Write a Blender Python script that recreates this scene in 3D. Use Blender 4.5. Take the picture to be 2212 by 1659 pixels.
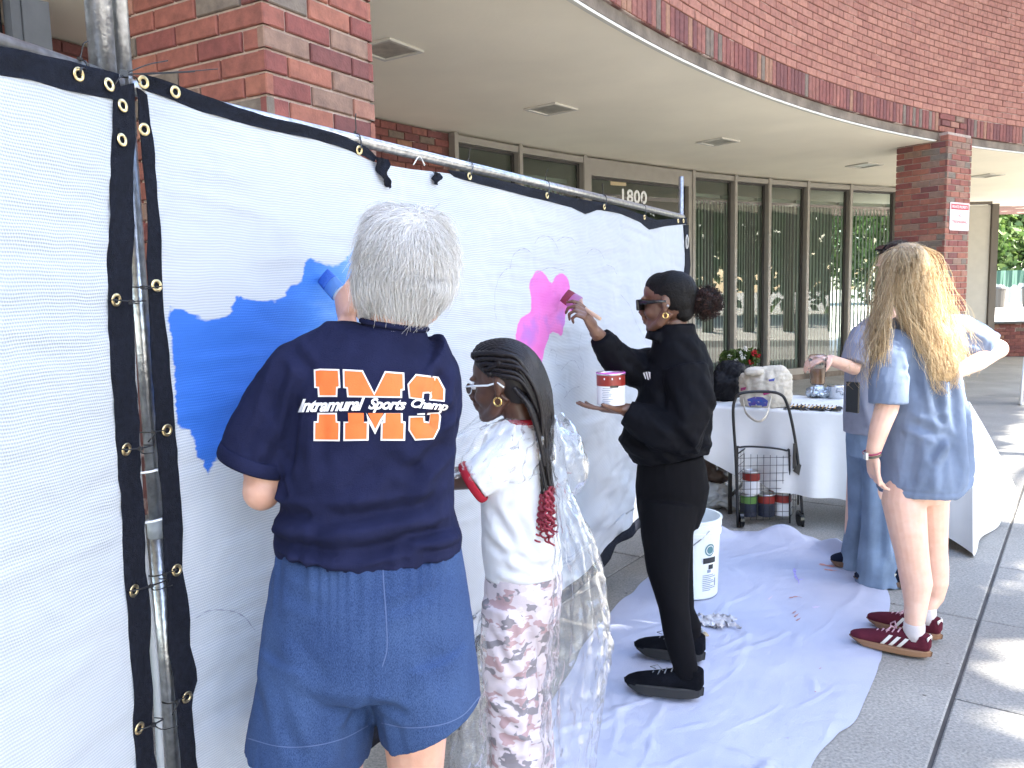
import bpy, bmesh, math, random
import numpy as np
from mathutils import Vector, Matrix
from mathutils.bvhtree import BVHTree
from mathutils.geometry import tessellate_polygon

random.seed(7); RNG = np.random.default_rng(7)
S = bpy.context.scene; COL = S.collection
for o in list(bpy.data.objects): bpy.data.objects.remove(o)

# ------------------------------------------------------------------ camera
EYE = np.array([0, 0, 1.52]); FPX = 1750.0; CXP, CYP = 1106.0, 829.5   # reference grid 2212 x 1659
PIT, ROL = math.radians(6.4), math.radians(1.35)
_f = np.array([0, math.cos(PIT), -math.sin(PIT)]); _u0 = np.array([0, math.sin(PIT), math.cos(PIT)]); _r0 = np.array([1., 0, 0])
_r = _r0*math.cos(ROL) - _u0*math.sin(ROL); _u = _r0*math.sin(ROL) + _u0*math.cos(ROL)
cd = bpy.data.cameras.new('camera'); cam = bpy.data.objects.new('camera', cd); COL.objects.link(cam)
cd.sensor_width = 36; cd.lens = 36*FPX/2212; cd.clip_start = 0.05; cd.clip_end = 600
M = Matrix(((_r[0], _u[0], -_f[0], EYE[0]), (_r[1], _u[1], -_f[1], EYE[1]), (_r[2], _u[2], -_f[2], EYE[2]), (0, 0, 0, 1)))
cam.matrix_world = M; S.camera = cam

# ------------------------------------------------------------------ light
SUN_EL = math.radians(42); SUN_DIR = np.array([0.93, -0.37]); SUN_DIR = SUN_DIR/np.linalg.norm(SUN_DIR)
SUN3 = np.array([SUN_DIR[0]*math.cos(SUN_EL), SUN_DIR[1]*math.cos(SUN_EL), math.sin(SUN_EL)])
w = bpy.data.worlds.new('World'); S.world = w; w.use_nodes = True
nt = w.node_tree; bg = nt.nodes['Background']; sky = nt.nodes.new('ShaderNodeTexSky')
sky.sky_type = 'NISHITA'; sky.sun_disc = False; sky.sun_elevation = SUN_EL
sky.sun_rotation = math.atan2(SUN_DIR[0], SUN_DIR[1]); sky.air_density = 1.0; sky.dust_density = 1.2; sky.ozone_density = 1.0
nt.links.new(sky.outputs[0], bg.inputs[0]); bg.inputs[1].default_value = 0.15
sl = bpy.data.lights.new('sun', 'SUN'); sl.energy = 5.0; sl.angle = math.radians(0.5); sl.color = (1, 0.95, 0.86)
so = bpy.data.objects.new('sun', sl); COL.objects.link(so); so.location = (6, -4, 12)
so.rotation_euler = Vector(SUN3).to_track_quat('Z', 'Y').to_euler()
S.view_settings.view_transform = 'Standard'; S.view_settings.look = 'None'; S.view_settings.gamma = 1
S.view_settings.use_curve_mapping = False; S.view_settings.exposure = 3.05
S.render.engine = 'CYCLES'; S.cycles.max_bounces = 6; S.cycles.transparent_max_bounces = 14; S.cycles.diffuse_bounces = 3

# ------------------------------------------------------------------ helpers
def ray(x, y): return _f + _r*(x-CXP)/FPX + _u*(CYP-y)/FPX
def at(x, y, Y):
    d = ray(x, y); return EYE + d*(Y/d[1])
def gnd(x, y, Z=0.0):
    d = ray(x, y); return EYE + d*((Z-EYE[2])/d[2])
def sc(Y): return Y/FPX
def V(*a): return np.array(a, float)
def nrm(v): v = np.asarray(v, float); return v/max(np.linalg.norm(v), 1e-9)
def lin(c):
    c = c/255.0; return c/12.92 if c <= 0.04045 else ((c+0.055)/1.055)**2.4
def rgb(r, g, b): return (lin(r), lin(g), lin(b), 1)

def link(name, me, mat=None, parent=None, smooth=False):
    ob = bpy.data.objects.new(name, me); COL.objects.link(ob)
    if mat is not None and len(me.materials) == 0: me.materials.append(mat)
    if smooth:
        me.polygons.foreach_set('use_smooth', [True]*len(me.polygons))
    if parent is not None: ob.parent = parent
    return ob
def mk(name, v, f, mat=None, parent=None, smooth=False):
    me = bpy.data.meshes.new(name); me.from_pydata([tuple(map(float, p)) for p in v], [], [tuple(map(int, q)) for q in f]); me.update()
    return link(name, me, mat, parent, smooth)
def tag(o, label=None, cat=None, group=None, kind=None):
    if label: o['label'] = label
    if cat: o['category'] = cat
    if group: o['group'] = group
    if kind: o['kind'] = kind
    return o
def thing(name, label, cat, loc=(0, 0, 0), group=None):
    o = bpy.data.objects.new(name, None); COL.objects.link(o); o.empty_display_size = 0.1
    o.location = loc; bpy.context.view_layer.update() if False else None
    return tag(o, label, cat, group)
def adopt(parent, *kids):          # children built in world coordinates, the empty sits at the thing's base
    for k in kids:
        k.parent = parent; k.matrix_parent_inverse = Matrix.Translation(-Vector(parent.location))

class MB:
    def __init__(s): s.v = []; s.f = []
    def add(s, v, f):
        n = len(s.v); s.v.extend([tuple(map(float, p)) for p in v]); s.f.extend([tuple(int(i)+n for i in q) for q in f]); return s
    def box(s, c, size, R=None):
        hx, hy, hz = [k/2 for k in size]; R = np.eye(3) if R is None else np.asarray(R)
        v = [V(*c) + R @ V(x, y, z) for x in (-hx, hx) for y in (-hy, hy) for z in (-hz, hz)]
        return s.add(v, [(0, 1, 3, 2), (4, 6, 7, 5), (0, 4, 5, 1), (2, 3, 7, 6), (0, 2, 6, 4), (1, 5, 7, 3)])
    def tube(s, pts, r, n=10, side=None, caps=True):
        v, f = tube(pts, r, n, side, caps); return s.add(v, f)
    def ell(s, c, r, R=None, n=16, m=10):
        v, f = ellipsoid(c, r, R, n, m); return s.add(v, f)
    def prism(s, poly, z0, z1):
        n = len(poly); v = [(p[0], p[1], z0) for p in poly] + [(p[0], p[1], z1) for p in poly]
        f = [(i, (i+1) % n, (i+1) % n+n, i+n) for i in range(n)] + [tuple(range(n))[::-1], tuple(range(n, 2*n))]
        return s.add(v, f)
    def build(s, name, mat=None, parent=None, smooth=False):
        o = mk(name, s.v, s.f, mat, None, smooth)
        if parent is not None: adopt(parent, o)
        return o

def rotz(a): c, s_ = math.cos(a), math.sin(a); return np.array([[c, -s_, 0], [s_, c, 0], [0, 0, 1]])
def frame_dirs(pts):
    pts = np.asarray(pts, float); d = np.gradient(pts, axis=0); return d/np.maximum(np.linalg.norm(d, axis=1), 1e-9)[:, None]
def tube(pts, r, n=10, side=None, caps=True):
    pts = np.asarray(pts, float); k = len(pts); T = frame_dirs(pts)
    R = [(q, q) if np.isscalar(q) else tuple(q) for q in (r if hasattr(r, '__len__') else [r]*k)]
    v = []; f = []; prev = None
    a = np.linspace(0, 2*math.pi, n, endpoint=False)
    for i in range(k):
        t = T[i]
        if side is not None: s0 = np.asarray(side[i] if np.ndim(side) == 2 else side, float)
        elif prev is not None: s0 = prev
        else: s0 = V(1, 0, 0) if abs(t[0]) < 0.8 else V(0, 1, 0)
        sd = s0 - t*(s0 @ t)
        if np.linalg.norm(sd) < 1e-4: sd = np.cross(t, V(0.3, 0.8, 0.5))
        sd = nrm(sd); o = np.cross(t, sd); prev = sd
        for q in a: v.append(pts[i] + sd*math.cos(q)*R[i][0] + o*math.sin(q)*R[i][1])
    for i in range(k-1):
        for j in range(n):
            j2 = (j+1) % n; f.append((i*n+j, i*n+j2, (i+1)*n+j2, (i+1)*n+j))
    if caps: f.append(tuple(range(n))[::-1]); f.append(tuple((k-1)*n+j for j in range(n)))
    return v, f
def ellipsoid(c, r, R=None, n=16, m=10):
    R = np.eye(3) if R is None else np.asarray(R); r = (r, r, r) if np.isscalar(r) else r
    v = [V(*c) + R @ V(0, 0, -r[2])]; f = []
    for i in range(1, m):
        t = -math.pi/2 + math.pi*i/m
        for j in range(n):
            a = 2*math.pi*j/n; v.append(V(*c) + R @ V(r[0]*math.cos(t)*math.cos(a), r[1]*math.cos(t)*math.sin(a), r[2]*math.sin(t)))
    v.append(V(*c) + R @ V(0, 0, r[2])); L = len(v)-1
    for j in range(n): f.append((0, 1+(j+1) % n, 1+j)); f.append((L, 1+(m-2)*n+j, 1+(m-2)*n+(j+1) % n))
    for i in range(m-2):
        for j in range(n): f.append((1+i*n+j, 1+i*n+(j+1) % n, 1+(i+1)*n+(j+1) % n, 1+(i+1)*n+j))
    return v, f
def lathe(prof, n=32, c=(0, 0, 0)):
    v = []; f = []; k = len(prof)
    for (r_, z) in prof:
        for j in range(n): a = 2*math.pi*j/n; v.append((c[0]+r_*math.cos(a), c[1]+r_*math.sin(a), c[2]+z))
    for i in range(k-1):
        for j in range(n): f.append((i*n+j, i*n+(j+1) % n, (i+1)*n+(j+1) % n, (i+1)*n+j))
    return v, f
def spline(pts, n):
    pts = np.asarray(pts, float); k = len(pts); P = np.vstack([2*pts[0]-pts[1], pts, 2*pts[-1]-pts[-2]]); out = []
    for u in np.linspace(0, k-1, n):
        i = min(int(u), k-2); t = u-i; p0, p1, p2, p3 = P[i:i+4]
        out.append(0.5*((2*p1)+(-p0+p2)*t+(2*p0-5*p1+4*p2-p3)*t*t+(-p0+3*p1-3*p2+p3)*t**3))
    return np.array(out)
def wav(p, scale=1.0, seed=0, octs=4):            # cheap smooth vector noise: warped sums of sines, about -1..1
    rg = np.random.default_rng(seed); p = np.asarray(p, float)*scale; out = np.zeros(len(p)); amp = 1.0; tot = 0
    for _ in range(octs):
        K = rg.normal(size=(5, 3)); ph = rg.uniform(0, 6.28, 5)
        q = np.sin(p @ K.T + ph); out += amp*np.sin(q.sum(1)*1.3 + (p @ rg.normal(size=3))); tot += amp
        p = p*2.03; amp *= 0.5
    return out/tot
def fuse(mb, voxel=0.006, smooth=4, name='tmp'):
    o = mk(name, mb.v, mb.f); md = o.modifiers.new('r', 'REMESH'); md.mode = 'VOXEL'; md.voxel_size = voxel; md.adaptivity = 0
    if smooth:
        m2 = o.modifiers.new('s', 'SMOOTH'); m2.factor = 0.5; m2.iterations = smooth
    dg = bpy.context.evaluated_depsgraph_get(); me = bpy.data.meshes.new_from_object(o.evaluated_get(dg))
    old = o.data; bpy.data.objects.remove(o); bpy.data.meshes.remove(old); me.name = name; return me
def getco(me):
    a = np.empty(len(me.vertices)*3); me.vertices.foreach_get('co', a); return a.reshape(-1, 3)
def getno(me):
    a = np.empty(len(me.vertices)*3); me.vertex_normals.foreach_get('vector', a); return a.reshape(-1, 3)
def setco(me, co): me.vertices.foreach_set('co', co.ravel()); me.update()
def folds(me, segs, axis=1, only_front=True):
    """press creases into cloth: segs = (p0, p1, width, depth); distance measured across the given axis"""
    co = getco(me); no = getno(me); keep = [i for i in range(3) if i != axis]; d = np.zeros(len(co))
    q = co[:, keep]
    for (p0, p1, wd, dp) in segs:
        a = np.asarray(p0)[keep]; b = np.asarray(p1)[keep]; ab = b-a; L = max(ab @ ab, 1e-9)
        t = np.clip(((q-a) @ ab)/L, 0, 1); dist = np.linalg.norm(q-(a+t[:, None]*ab), axis=1)
        end = np.clip(np.minimum(t, 1-t)*5+0.15, 0, 1)
        d += dp*end*(np.exp(-(dist/wd)**2) - 0.55*np.exp(-((dist-2.0*wd)/(0.8*wd))**2))
    if only_front: d *= np.clip(-no[:, axis]*1.6+0.2, 0, 1)
    setco(me, co+no*d[:, None])
def ripple(me, amp, scale, seed=0, stretch=(1, 1, 1), octs=4):
    co = getco(me); no = getno(me); setco(me, co+no*(amp*wav(co*np.array(stretch), scale, seed, octs))[:, None])
def strands(polys, r0, r1, name, mat, parent, n=3, smooth=True):
    v = []; f = []
    a = np.linspace(0, 2*math.pi, n, endpoint=False); ca, sa = np.cos(a), np.sin(a)
    for P in polys:
        P = np.asarray(P); k = len(P); T = frame_dirs(P); sd = np.cross(T, V(0.13, 0.31, 0.94)); sd /= np.maximum(np.linalg.norm(sd, axis=1), 1e-6)[:, None]; o = np.cross(T, sd)
        rr = np.linspace(r0, r1, k); b = len(v)
        for i in range(k):
            for j in range(n): v.append(P[i]+(sd[i]*ca[j]+o[i]*sa[j])*rr[i])
        for i in range(k-1):
            for j in range(n): j2 = (j+1) % n; f.append((b+i*n+j, b+i*n+j2, b+(i+1)*n+j2, b+(i+1)*n+j))
    o = mk(name, v, f, mat, None, smooth); adopt(parent, o); return o

# ------------------------------------------------------------------ materials
def mat(name, col, rough=0.6, metal=0.0, var=0.0, vscale=8, bump=0.0, bscale=60, spec=0.5, sss=0.0, col2=None, detail=6, coord='Object', sheen=0.0):
    m = bpy.data.materials.new(name); m.use_nodes = True; t = m.node_tree; b = t.nodes['Principled BSDF']
    b.inputs['Base Color'].default_value = col; b.inputs['Roughness'].default_value = rough; b.inputs['Metallic'].default_value = metal
    b.inputs['Specular IOR Level'].default_value = spec
    if sheen: b.inputs['Sheen Weight'].default_value = sheen
    if sss:
        b.inputs['Subsurface Weight'].default_value = sss; b.inputs['Subsurface Radius'].default_value = (0.012, 0.005, 0.003); b.inputs['Subsurface Scale'].default_value = 1.0
    tc = t.nodes.new('ShaderNodeTexCoord')
    if var or col2:
        nz = t.nodes.new('ShaderNodeTexNoise'); nz.inputs['Scale'].default_value = vscale; nz.inputs['Detail'].default_value = detail
        t.links.new(tc.outputs[coord], nz.inputs['Vector'])
        mx = t.nodes.new('ShaderNodeMix'); mx.data_type = 'RGBA'
        c2 = col2 if col2 else tuple(min(1, k*(1+var)) for k in col[:3])+(1,); c1 = col if col2 else tuple(k*(1-var) for k in col[:3])+(1,)
        mx.inputs[6].default_value = c1; mx.inputs[7].default_value = c2
        mr = t.nodes.new('ShaderNodeMapRange'); mr.inputs[1].default_value = 0.3; mr.inputs[2].default_value = 0.7
        t.links.new(nz.outputs[0], mr.inputs[0]); t.links.new(mr.outputs[0], mx.inputs[0]); t.links.new(mx.outputs[2], b.inputs['Base Color'])
    if bump:
        n2 = t.nodes.new('ShaderNodeTexNoise'); n2.inputs['Scale'].default_value = bscale; n2.inputs['Detail'].default_value = 5
        t.links.new(tc.outputs[coord], n2.inputs['Vector']); bp = t.nodes.new('ShaderNodeBump'); bp.inputs['Strength'].default_value = bump; bp.inputs['Distance'].default_value = 0.01
        t.links.new(n2.outputs[0], bp.inputs['Height']); t.links.new(bp.outputs[0], b.inputs['Normal'])
    return m
def N(t, kind, **kw):
    n = t.nodes.new(kind)
    for k, v_ in kw.items(): setattr(n, k, v_)
    return n
def ramp(t, stops, interp='LINEAR'):
    r_ = t.nodes.new('ShaderNodeValToRGB'); e = r_.color_ramp; e.interpolation = interp
    while len(e.elements) < len(stops): e.elements.new(0.5)
    for el, (p, c) in zip(e.elements, stops): el.position = p; el.color = c
    return r_
def brick_mat(name, stops):
    m = bpy.data.materials.new(name); m.use_nodes = True; t = m.node_tree; b = t.nodes['Principled BSDF']; b.inputs['Roughness'].default_value = 0.85
    oi = N(t, 'ShaderNodeObjectInfo'); ge = N(t, 'ShaderNodeNewGeometry'); ad = N(t, 'ShaderNodeMath', operation='ADD'); fr = N(t, 'ShaderNodeMath', operation='FRACT')
    t.links.new(oi.outputs['Random'], ad.inputs[0]); t.links.new(ge.outputs['Random Per Island'], ad.inputs[1]); t.links.new(ad.outputs[0], fr.inputs[0])
    rp = ramp(t, stops, 'CONSTANT'); t.links.new(fr.outputs[0], rp.inputs[0])
    nz = N(t, 'ShaderNodeTexNoise'); nz.inputs['Scale'].default_value = 22; nz.inputs['Detail'].default_value = 8; nz.inputs['Roughness'].default_value = 0.65
    t.links.new(ge.outputs['Position'], nz.inputs['Vector'])
    mx = N(t, 'ShaderNodeMix', data_type='RGBA', blend_type='MULTIPLY'); mx.inputs[0].default_value = 1
    r2 = ramp(t, [(0.25, (0.62, 0.6, 0.6, 1)), (0.75, (1.3, 1.25, 1.2, 1))]); t.links.new(nz.outputs[0], r2.inputs[0])
    t.links.new(rp.outputs[0], mx.inputs[6]); t.links.new(r2.outputs[0], mx.inputs[7]); t.links.new(mx.outputs[2], b.inputs['Base Color'])
    n3 = N(t, 'ShaderNodeTexNoise'); n3.inputs['Scale'].default_value = 120; n3.inputs['Detail'].default_value = 4; t.links.new(ge.outputs['Position'], n3.inputs['Vector'])
    bp = N(t, 'ShaderNodeBump'); bp.inputs['Strength'].default_value = 0.35; bp.inputs['Distance'].default_value = 0.006
    t.links.new(n3.outputs[0], bp.inputs['Height']); t.links.new(bp.outputs[0], b.inputs['Normal']); return m
MAT = {}
RED = [(0, (0.241, 0.086, 0.064, 1)), (0.22, (0.199, 0.063, 0.054, 1)), (0.42, (0.289, 0.113, 0.077, 1)), (0.58, (0.157, 0.057, 0.052, 1)), (0.68, (0.229, 0.145, 0.109, 1)), (0.82, (0.169, 0.139, 0.113, 1)), (0.92, (0.307, 0.151, 0.109, 1))]
PAINTED = [(0, (0.335, 0.150, 0.112, 1)), (0.3, (0.310, 0.136, 0.102, 1)), (0.6, (0.355, 0.163, 0.120, 1)), (0.85, (0.295, 0.124, 0.094, 1))]
SOLD = [(0, (0.200, 0.069, 0.060, 1)), (0.3, (0.150, 0.055, 0.053, 1)), (0.55, (0.237, 0.094, 0.075, 1)), (0.8, (0.275, 0.144, 0.094, 1)), (0.92, (0.163, 0.125, 0.100, 1))]
MAT['brick'] = brick_mat('brick', RED); MAT['brick_painted'] = brick_mat('brick_painted', PAINTED); MAT['soldier'] = brick_mat('soldier', SOLD)
MAT['mortar'] = mat('mortar', (0.42, 0.33, 0.28, 1), 0.95, var=0.2, vscale=30, bump=0.5, bscale=150)
MAT['mortar_dark'] = mat('mortar_dark', (0.13, 0.055, 0.047, 1), 0.95, var=0.3, vscale=6, bump=0.4, bscale=150)
def flecks(m, col, scale, lo, hi):
    t = m.node_tree; b = t.nodes['Principled BSDF']; src = b.inputs['Base Color'].links[0].from_socket; ge = N(t, 'ShaderNodeNewGeometry'); n = N(t, 'ShaderNodeTexNoise'); n.inputs['Scale'].default_value = scale; n.inputs['Detail'].default_value = 6; t.links.new(ge.outputs['Position'], n.inputs['Vector'])
    mr = N(t, 'ShaderNodeMapRange'); mr.inputs[1].default_value = lo; mr.inputs[2].default_value = hi; t.links.new(n.outputs[0], mr.inputs[0]); mx = N(t, 'ShaderNodeMix', data_type='RGBA'); mx.inputs[7].default_value = col; t.links.new(mr.outputs[0], mx.inputs[0]); t.links.new(src, mx.inputs[6]); t.links.new(mx.outputs[2], b.inputs['Base Color'])
flecks(MAT['mortar_dark'], (0.5, 0.4, 0.35, 1), 3.2, 0.58, 0.64)
MAT['soffit'] = mat('soffit', (0.86, 0.79, 0.64, 1), 0.9, var=0.05, vscale=1.2, bump=0.12, bscale=30)
MAT['white_trim'] = mat('white_trim', (0.60, 0.57, 0.5, 1), 0.7, var=0.05)
MAT['lintel'] = mat('lintel', (0.17, 0.135, 0.105, 1), 0.9, var=0.45, vscale=5, bump=0.4, bscale=40)
MAT['alu'] = mat('window_aluminium', (0.32, 0.295, 0.26, 1), 0.45, 0.3, var=0.06)
MAT['dark_alu'] = mat('dark_aluminium', (0.06, 0.055, 0.05, 1), 0.45, 0.4)
MAT['blind'] = mat('blind', (0.5, 0.5, 0.45, 1), 0.8)
MAT['room'] = mat('room_inside', (0.14, 0.14, 0.13, 1), 0.9)
MAT['galv'] = mat('galvanised_steel', (0.55, 0.56, 0.57, 1), 0.32, 0.9, col2=(0.3, 0.3, 0.31, 1), vscale=55, bump=0.15, bscale=90)
MAT['web'] = mat('black_webbing', (0.008, 0.0095, 0.016, 1), 0.85, spec=0.15, bump=0.5, bscale=420, var=0.3, vscale=90)
MAT['tie'] = mat('black_nylon', (0.012, 0.012, 0.013, 1), 0.4)
MAT['tie_white'] = mat('white_nylon', (0.7, 0.72, 0.75, 1), 0.4)
MAT['brass'] = mat('brass', (0.72, 0.58, 0.32, 1), 0.28, 1.0)
MAT['tape'] = mat('grey_tape', (0.33, 0.35, 0.37, 1), 0.45, bump=0.3, bscale=60)
def glass_mat(name, tint, base=0.10):
    m = bpy.data.materials.new(name); m.use_nodes = True; t = m.node_tree; t.nodes.remove(t.nodes['Principled BSDF'])
    tr = N(t, 'ShaderNodeBsdfTransparent'); tr.inputs[0].default_value = tint; gl = N(t, 'ShaderNodeBsdfGlossy'); gl.inputs['Roughness'].default_value = 0.015
    lw = N(t, 'ShaderNodeLayerWeight'); lw.inputs[0].default_value = 0.25; ad = N(t, 'ShaderNodeMath', operation='MULTIPLY_ADD'); ad.inputs[1].default_value = 0.9; ad.inputs[2].default_value = base
    mx = N(t, 'ShaderNodeMixShader'); t.links.new(lw.outputs['Fresnel'], ad.inputs[0]); t.links.new(ad.outputs[0], mx.inputs[0]); t.links.new(tr.outputs[0], mx.inputs[1]); t.links.new(gl.outputs[0], mx.inputs[2])
    t.links.new(mx.outputs[0], t.nodes['Material Output'].inputs[0]); return m
MAT['glass'] = glass_mat('window_glass', (0.62, 0.70, 0.65, 1), 0.07)

def concrete_mat(name, base):
    m = bpy.data.materials.new(name); m.use_nodes = True; t = m.node_tree; b = t.nodes['Principled BSDF']; b.inputs['Roughness'].default_value = 0.9
    ge = N(t, 'ShaderNodeNewGeometry')
    def nz(s_, d=6, r_=0.6):
        n = N(t, 'ShaderNodeTexNoise'); n.inputs['Scale'].default_value = s_; n.inputs['Detail'].default_value = d; n.inputs['Roughness'].default_value = r_; t.links.new(ge.outputs['Position'], n.inputs['Vector']); return n
    big = nz(1.1); fine = nz(95, 3); vo = N(t, 'ShaderNodeTexVoronoi'); vo.inputs['Scale'].default_value = 85; t.links.new(ge.outputs['Position'], vo.inputs['Vector'])
    r1 = ramp(t, [(0.3, tuple(k*0.72 for k in base)+(1,)), (0.7, tuple(k*1.15 for k in base)+(1,))]); t.links.new(big.outputs[0], r1.inputs[0])
    r2 = ramp(t, [(0.32, (0.70, 0.70, 0.71, 1)), (0.5, (1, 1, 1, 1)), (0.7, (1.28, 1.26, 1.23, 1))]); t.links.new(fine.outputs[0], r2.inputs[0])
    r3 = ramp(t, [(0.0, (1.5, 1.5, 1.5, 1)), (0.12, (1.0, 1.0, 1.0, 1)), (0.6, (0.86, 0.86, 0.86, 1))]); t.links.new(vo.outputs[0], r3.inputs[0])
    m1 = N(t, 'ShaderNodeMix', data_type='RGBA', blend_type='MULTIPLY'); m1.inputs[0].default_value = 1; t.links.new(r1.outputs[0], m1.inputs[6]); t.links.new(r2.outputs[0], m1.inputs[7])
    m2 = N(t, 'ShaderNodeMix', data_type='RGBA', blend_type='MULTIPLY'); m2.inputs[0].default_value = 0.8; t.links.new(m1.outputs[2], m2.inputs[6]); t.links.new(r3.outputs[0], m2.inputs[7])
    # gum spots and stains
    sp = nz(2.3, 2, 0.5); r4 = ramp(t, [(0.70, (1, 1, 1, 1)), (0.72, (0.35, 0.33, 0.32, 1))]); v2 = N(t, 'ShaderNodeTexVoronoi'); v2.inputs['Scale'].default_value = 6; t.links.new(ge.outputs['Position'], v2.inputs['Vector'])
    r5 = ramp(t, [(0.035, (0.3, 0.28, 0.27, 1)), (0.05, (1, 1, 1, 1))]); t.links.new(v2.outputs[0], r5.inputs[0])
    m3 = N(t, 'ShaderNodeMix', data_type='RGBA', blend_type='MULTIPLY'); m3.inputs[0].default_value = 0.8; t.links.new(m2.outputs[2], m3.inputs[6]); t.links.new(r5.outputs[0], m3.inputs[7])
    t.links.new(m3.outputs[2], b.inputs['Base Color'])
    bp = N(t, 'ShaderNodeBump'); bp.inputs['Strength'].default_value = 0.45; bp.inputs['Distance'].default_value = 0.006; t.links.new(fine.outputs[0], bp.inputs['Height']); t.links.new(bp.outputs[0], b.inputs['Normal']); return m
MAT['concrete'] = concrete_mat('concrete', (0.31, 0.30, 0.275)); MAT['joint'] = mat('joint_dirt', (0.075, 0.07, 0.065, 1), 0.95, var=0.3)
MAT['asphalt'] = concrete_mat('far_paving', (0.56, 0.53, 0.46))
# ================================================================== SETTING
ZS = 3.20                                   # soffit height
CF, RF = V(15.205, -4.393), 17.44           # circle of the brick fascia
CW, RW = V(15.558, -4.61), 20.9             # circle of the glazed wall
def ring(c, R, deg, z=0.0):
    a = math.radians(deg); return V(c[0]+R*math.cos(a), c[1]+R*math.sin(a), z)
def ang(c, p): return math.degrees(math.atan2(p[1]-c[1], p[0]-c[0]))
def arc_box(c, R0, R1, a0, a1, z0, z1, n=60, mb=None):
    mb = mb or MB(); v = []; f = []
    for i in range(n+1):
        a = a0+(a1-a0)*i/n
        v += [ring(c, R0, a, z0), ring(c, R1, a, z0), ring(c, R1, a, z1), ring(c, R0, a, z1)]
    for i in range(n):
        for k in range(4): f.append((4*i+k, 4*i+(k+1) % 4, 4*i+4+(k+1) % 4, 4*i+4+k))
    f += [(0, 3, 2, 1), (4*n, 4*n+1, 4*n+2, 4*n+3)]
    return mb.add(v, f)

# ground ------------------------------------------------------------
gm = mk('ground', [(-150, -150, -0.012), (250, -150, -0.012), (250, 250, -0.012), (-150, 250, -0.012)], [(0, 1, 2, 3)], MAT['asphalt']); tag(gm, kind='structure')
pv = mk('pavement', [(-9, -5, -0.008), (15, -5, -0.008), (15, 19, -0.008), (-9, 19, -0.008)], [(0, 1, 2, 3)], MAT['joint']); tag(pv, kind='structure')
hd = V(math.sin(math.radians(35.6)), math.cos(math.radians(35.6)), 0); pd = V(hd[1], -hd[0], 0); org = V(2.089, 3.528, 0)
slab_cache = {}
def slab(u0, u1, v0, v1):                    # u along the heading, v to the right of the main joint
    key = (round(u1-u0, 3), round(v1-v0, 3))
    if key not in slab_cache:
        a, b = u1-u0-0.008, v1-v0-(0.018 if abs(v0) < 0.01 or abs(v1) < 0.01 else 0.008); me = bpy.data.meshes.new('paving_slab'); bm = bmesh.new(); c = 0.006
        lo = [bm.verts.new((x, y, -0.0075)) for x, y in ((0, 0), (a, 0), (a, b), (0, b))]; md = [bm.verts.new((x, y, -0.004)) for x, y in ((0, 0), (a, 0), (a, b), (0, b))]
        hi = [bm.verts.new((x, y, 0)) for x, y in ((c, c), (a-c, c), (a-c, b-c), (c, b-c))]
        for k in range(4):
            bm.faces.new((lo[k], lo[(k+1) % 4], md[(k+1) % 4], md[k])); bm.faces.new((md[k], md[(k+1) % 4], hi[(k+1) % 4], hi[k]))
        bm.faces.new(hi); bm.normal_update(); bmesh.ops.recalc_face_normals(bm, faces=bm.faces); bm.to_mesh(me); bm.free(); me.materials.append(MAT['concrete']); slab_cache[key] = me
    p = org+hd*u0+pd*(v0+(0.010 if abs(v0) < 0.01 else 0.004))
    ob = bpy.data.objects.new('paving_slab', slab_cache[key]); COL.objects.link(ob); ob.parent = pv
    ob.matrix_local = Matrix(((hd[0], pd[0], 0, p[0]), (hd[1], pd[1], 0, p[1]), (0, 0, 1, random.uniform(-0.0012, 0.0012)), (0, 0, 0, 1)))
for i in range(-4, 9):
    for j in range(-4, 2):
        u0 = i*1.69; v0 = j*1.69; c = org+hd*(u0+.8)+pd*(v0+.8)
        if not (-8.5 < c[0] < 14.2 and -4 < c[1] < 18.2) or c[1] < 0.2: continue
        if j >= 0:
            slab(u0, u0+.845, v0, v0+1.69); slab(u0+.845, u0+1.69, v0, v0+1.69)
        else: slab(u0, u0+1.69, v0, v0+1.69)

# brick pieces -------------------------------------------------------
brick_cache = {}
def brick_mesh(L, H, D, m):
    key = (round(L, 3), round(H, 3), m)
    if key not in brick_cache:
        me = bpy.data.meshes.new('brick'); c = 0.004; x, z = L/2, H/2
        v = [(-x, D, -z), (x, D, -z), (x, D, z), (-x, D, z), (-x, c, -z), (x, c, -z), (x, c, z), (-x, c, z), (-x+c, 0, -z+c), (x-c, 0, -z+c), (x-c, 0, z-c), (-x+c, 0, z-c)]
        f = [(0, 1, 5, 4), (1, 2, 6, 5), (2, 3, 7, 6), (3, 0, 4, 7), (4, 5, 9, 8), (5, 6, 10, 9), (6, 7, 11, 10), (7, 4, 8, 11), (8, 9, 10, 11)]
        me.from_pydata(v, [], f); me.materials.append(MAT[m]); brick_cache[key] = me
    return brick_cache[key]
def brick(parent, c, t, n, L, H, m, D=0.03, as_stuff=None):
    me = brick_mesh(L, H, D, m); q = np.asarray(c)+np.asarray(n)*random.uniform(-0.0015, 0.0015)
    if as_stuff is not None:
        R = np.array([t, -np.asarray(n), (0, 0, 1)]).T
        as_stuff.add([q+R @ np.array(v.co) for v in me.vertices], [tuple(p.vertices) for p in me.polygons]); return
    ob = bpy.data.objects.new('brick', me); COL.objects.link(ob); ob.parent = parent; ob.matrix_parent_inverse = Matrix.Translation(-Vector(parent.location))
    ob.matrix_basis = Matrix(((t[0], -n[0], 0, q[0]), (t[1], -n[1], 0, q[1]), (t[2], -n[2], 1, q[2]), (0, 0, 0, 1)))
def proj(p):
    q = np.asarray(p)-EYE; z = q @ _f
    return (CXP+FPX*(q @ _r)/z, CYP-FPX*(q @ _u)/z, z) if z > 0.05 else (-1e5, -1e5, z)
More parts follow.
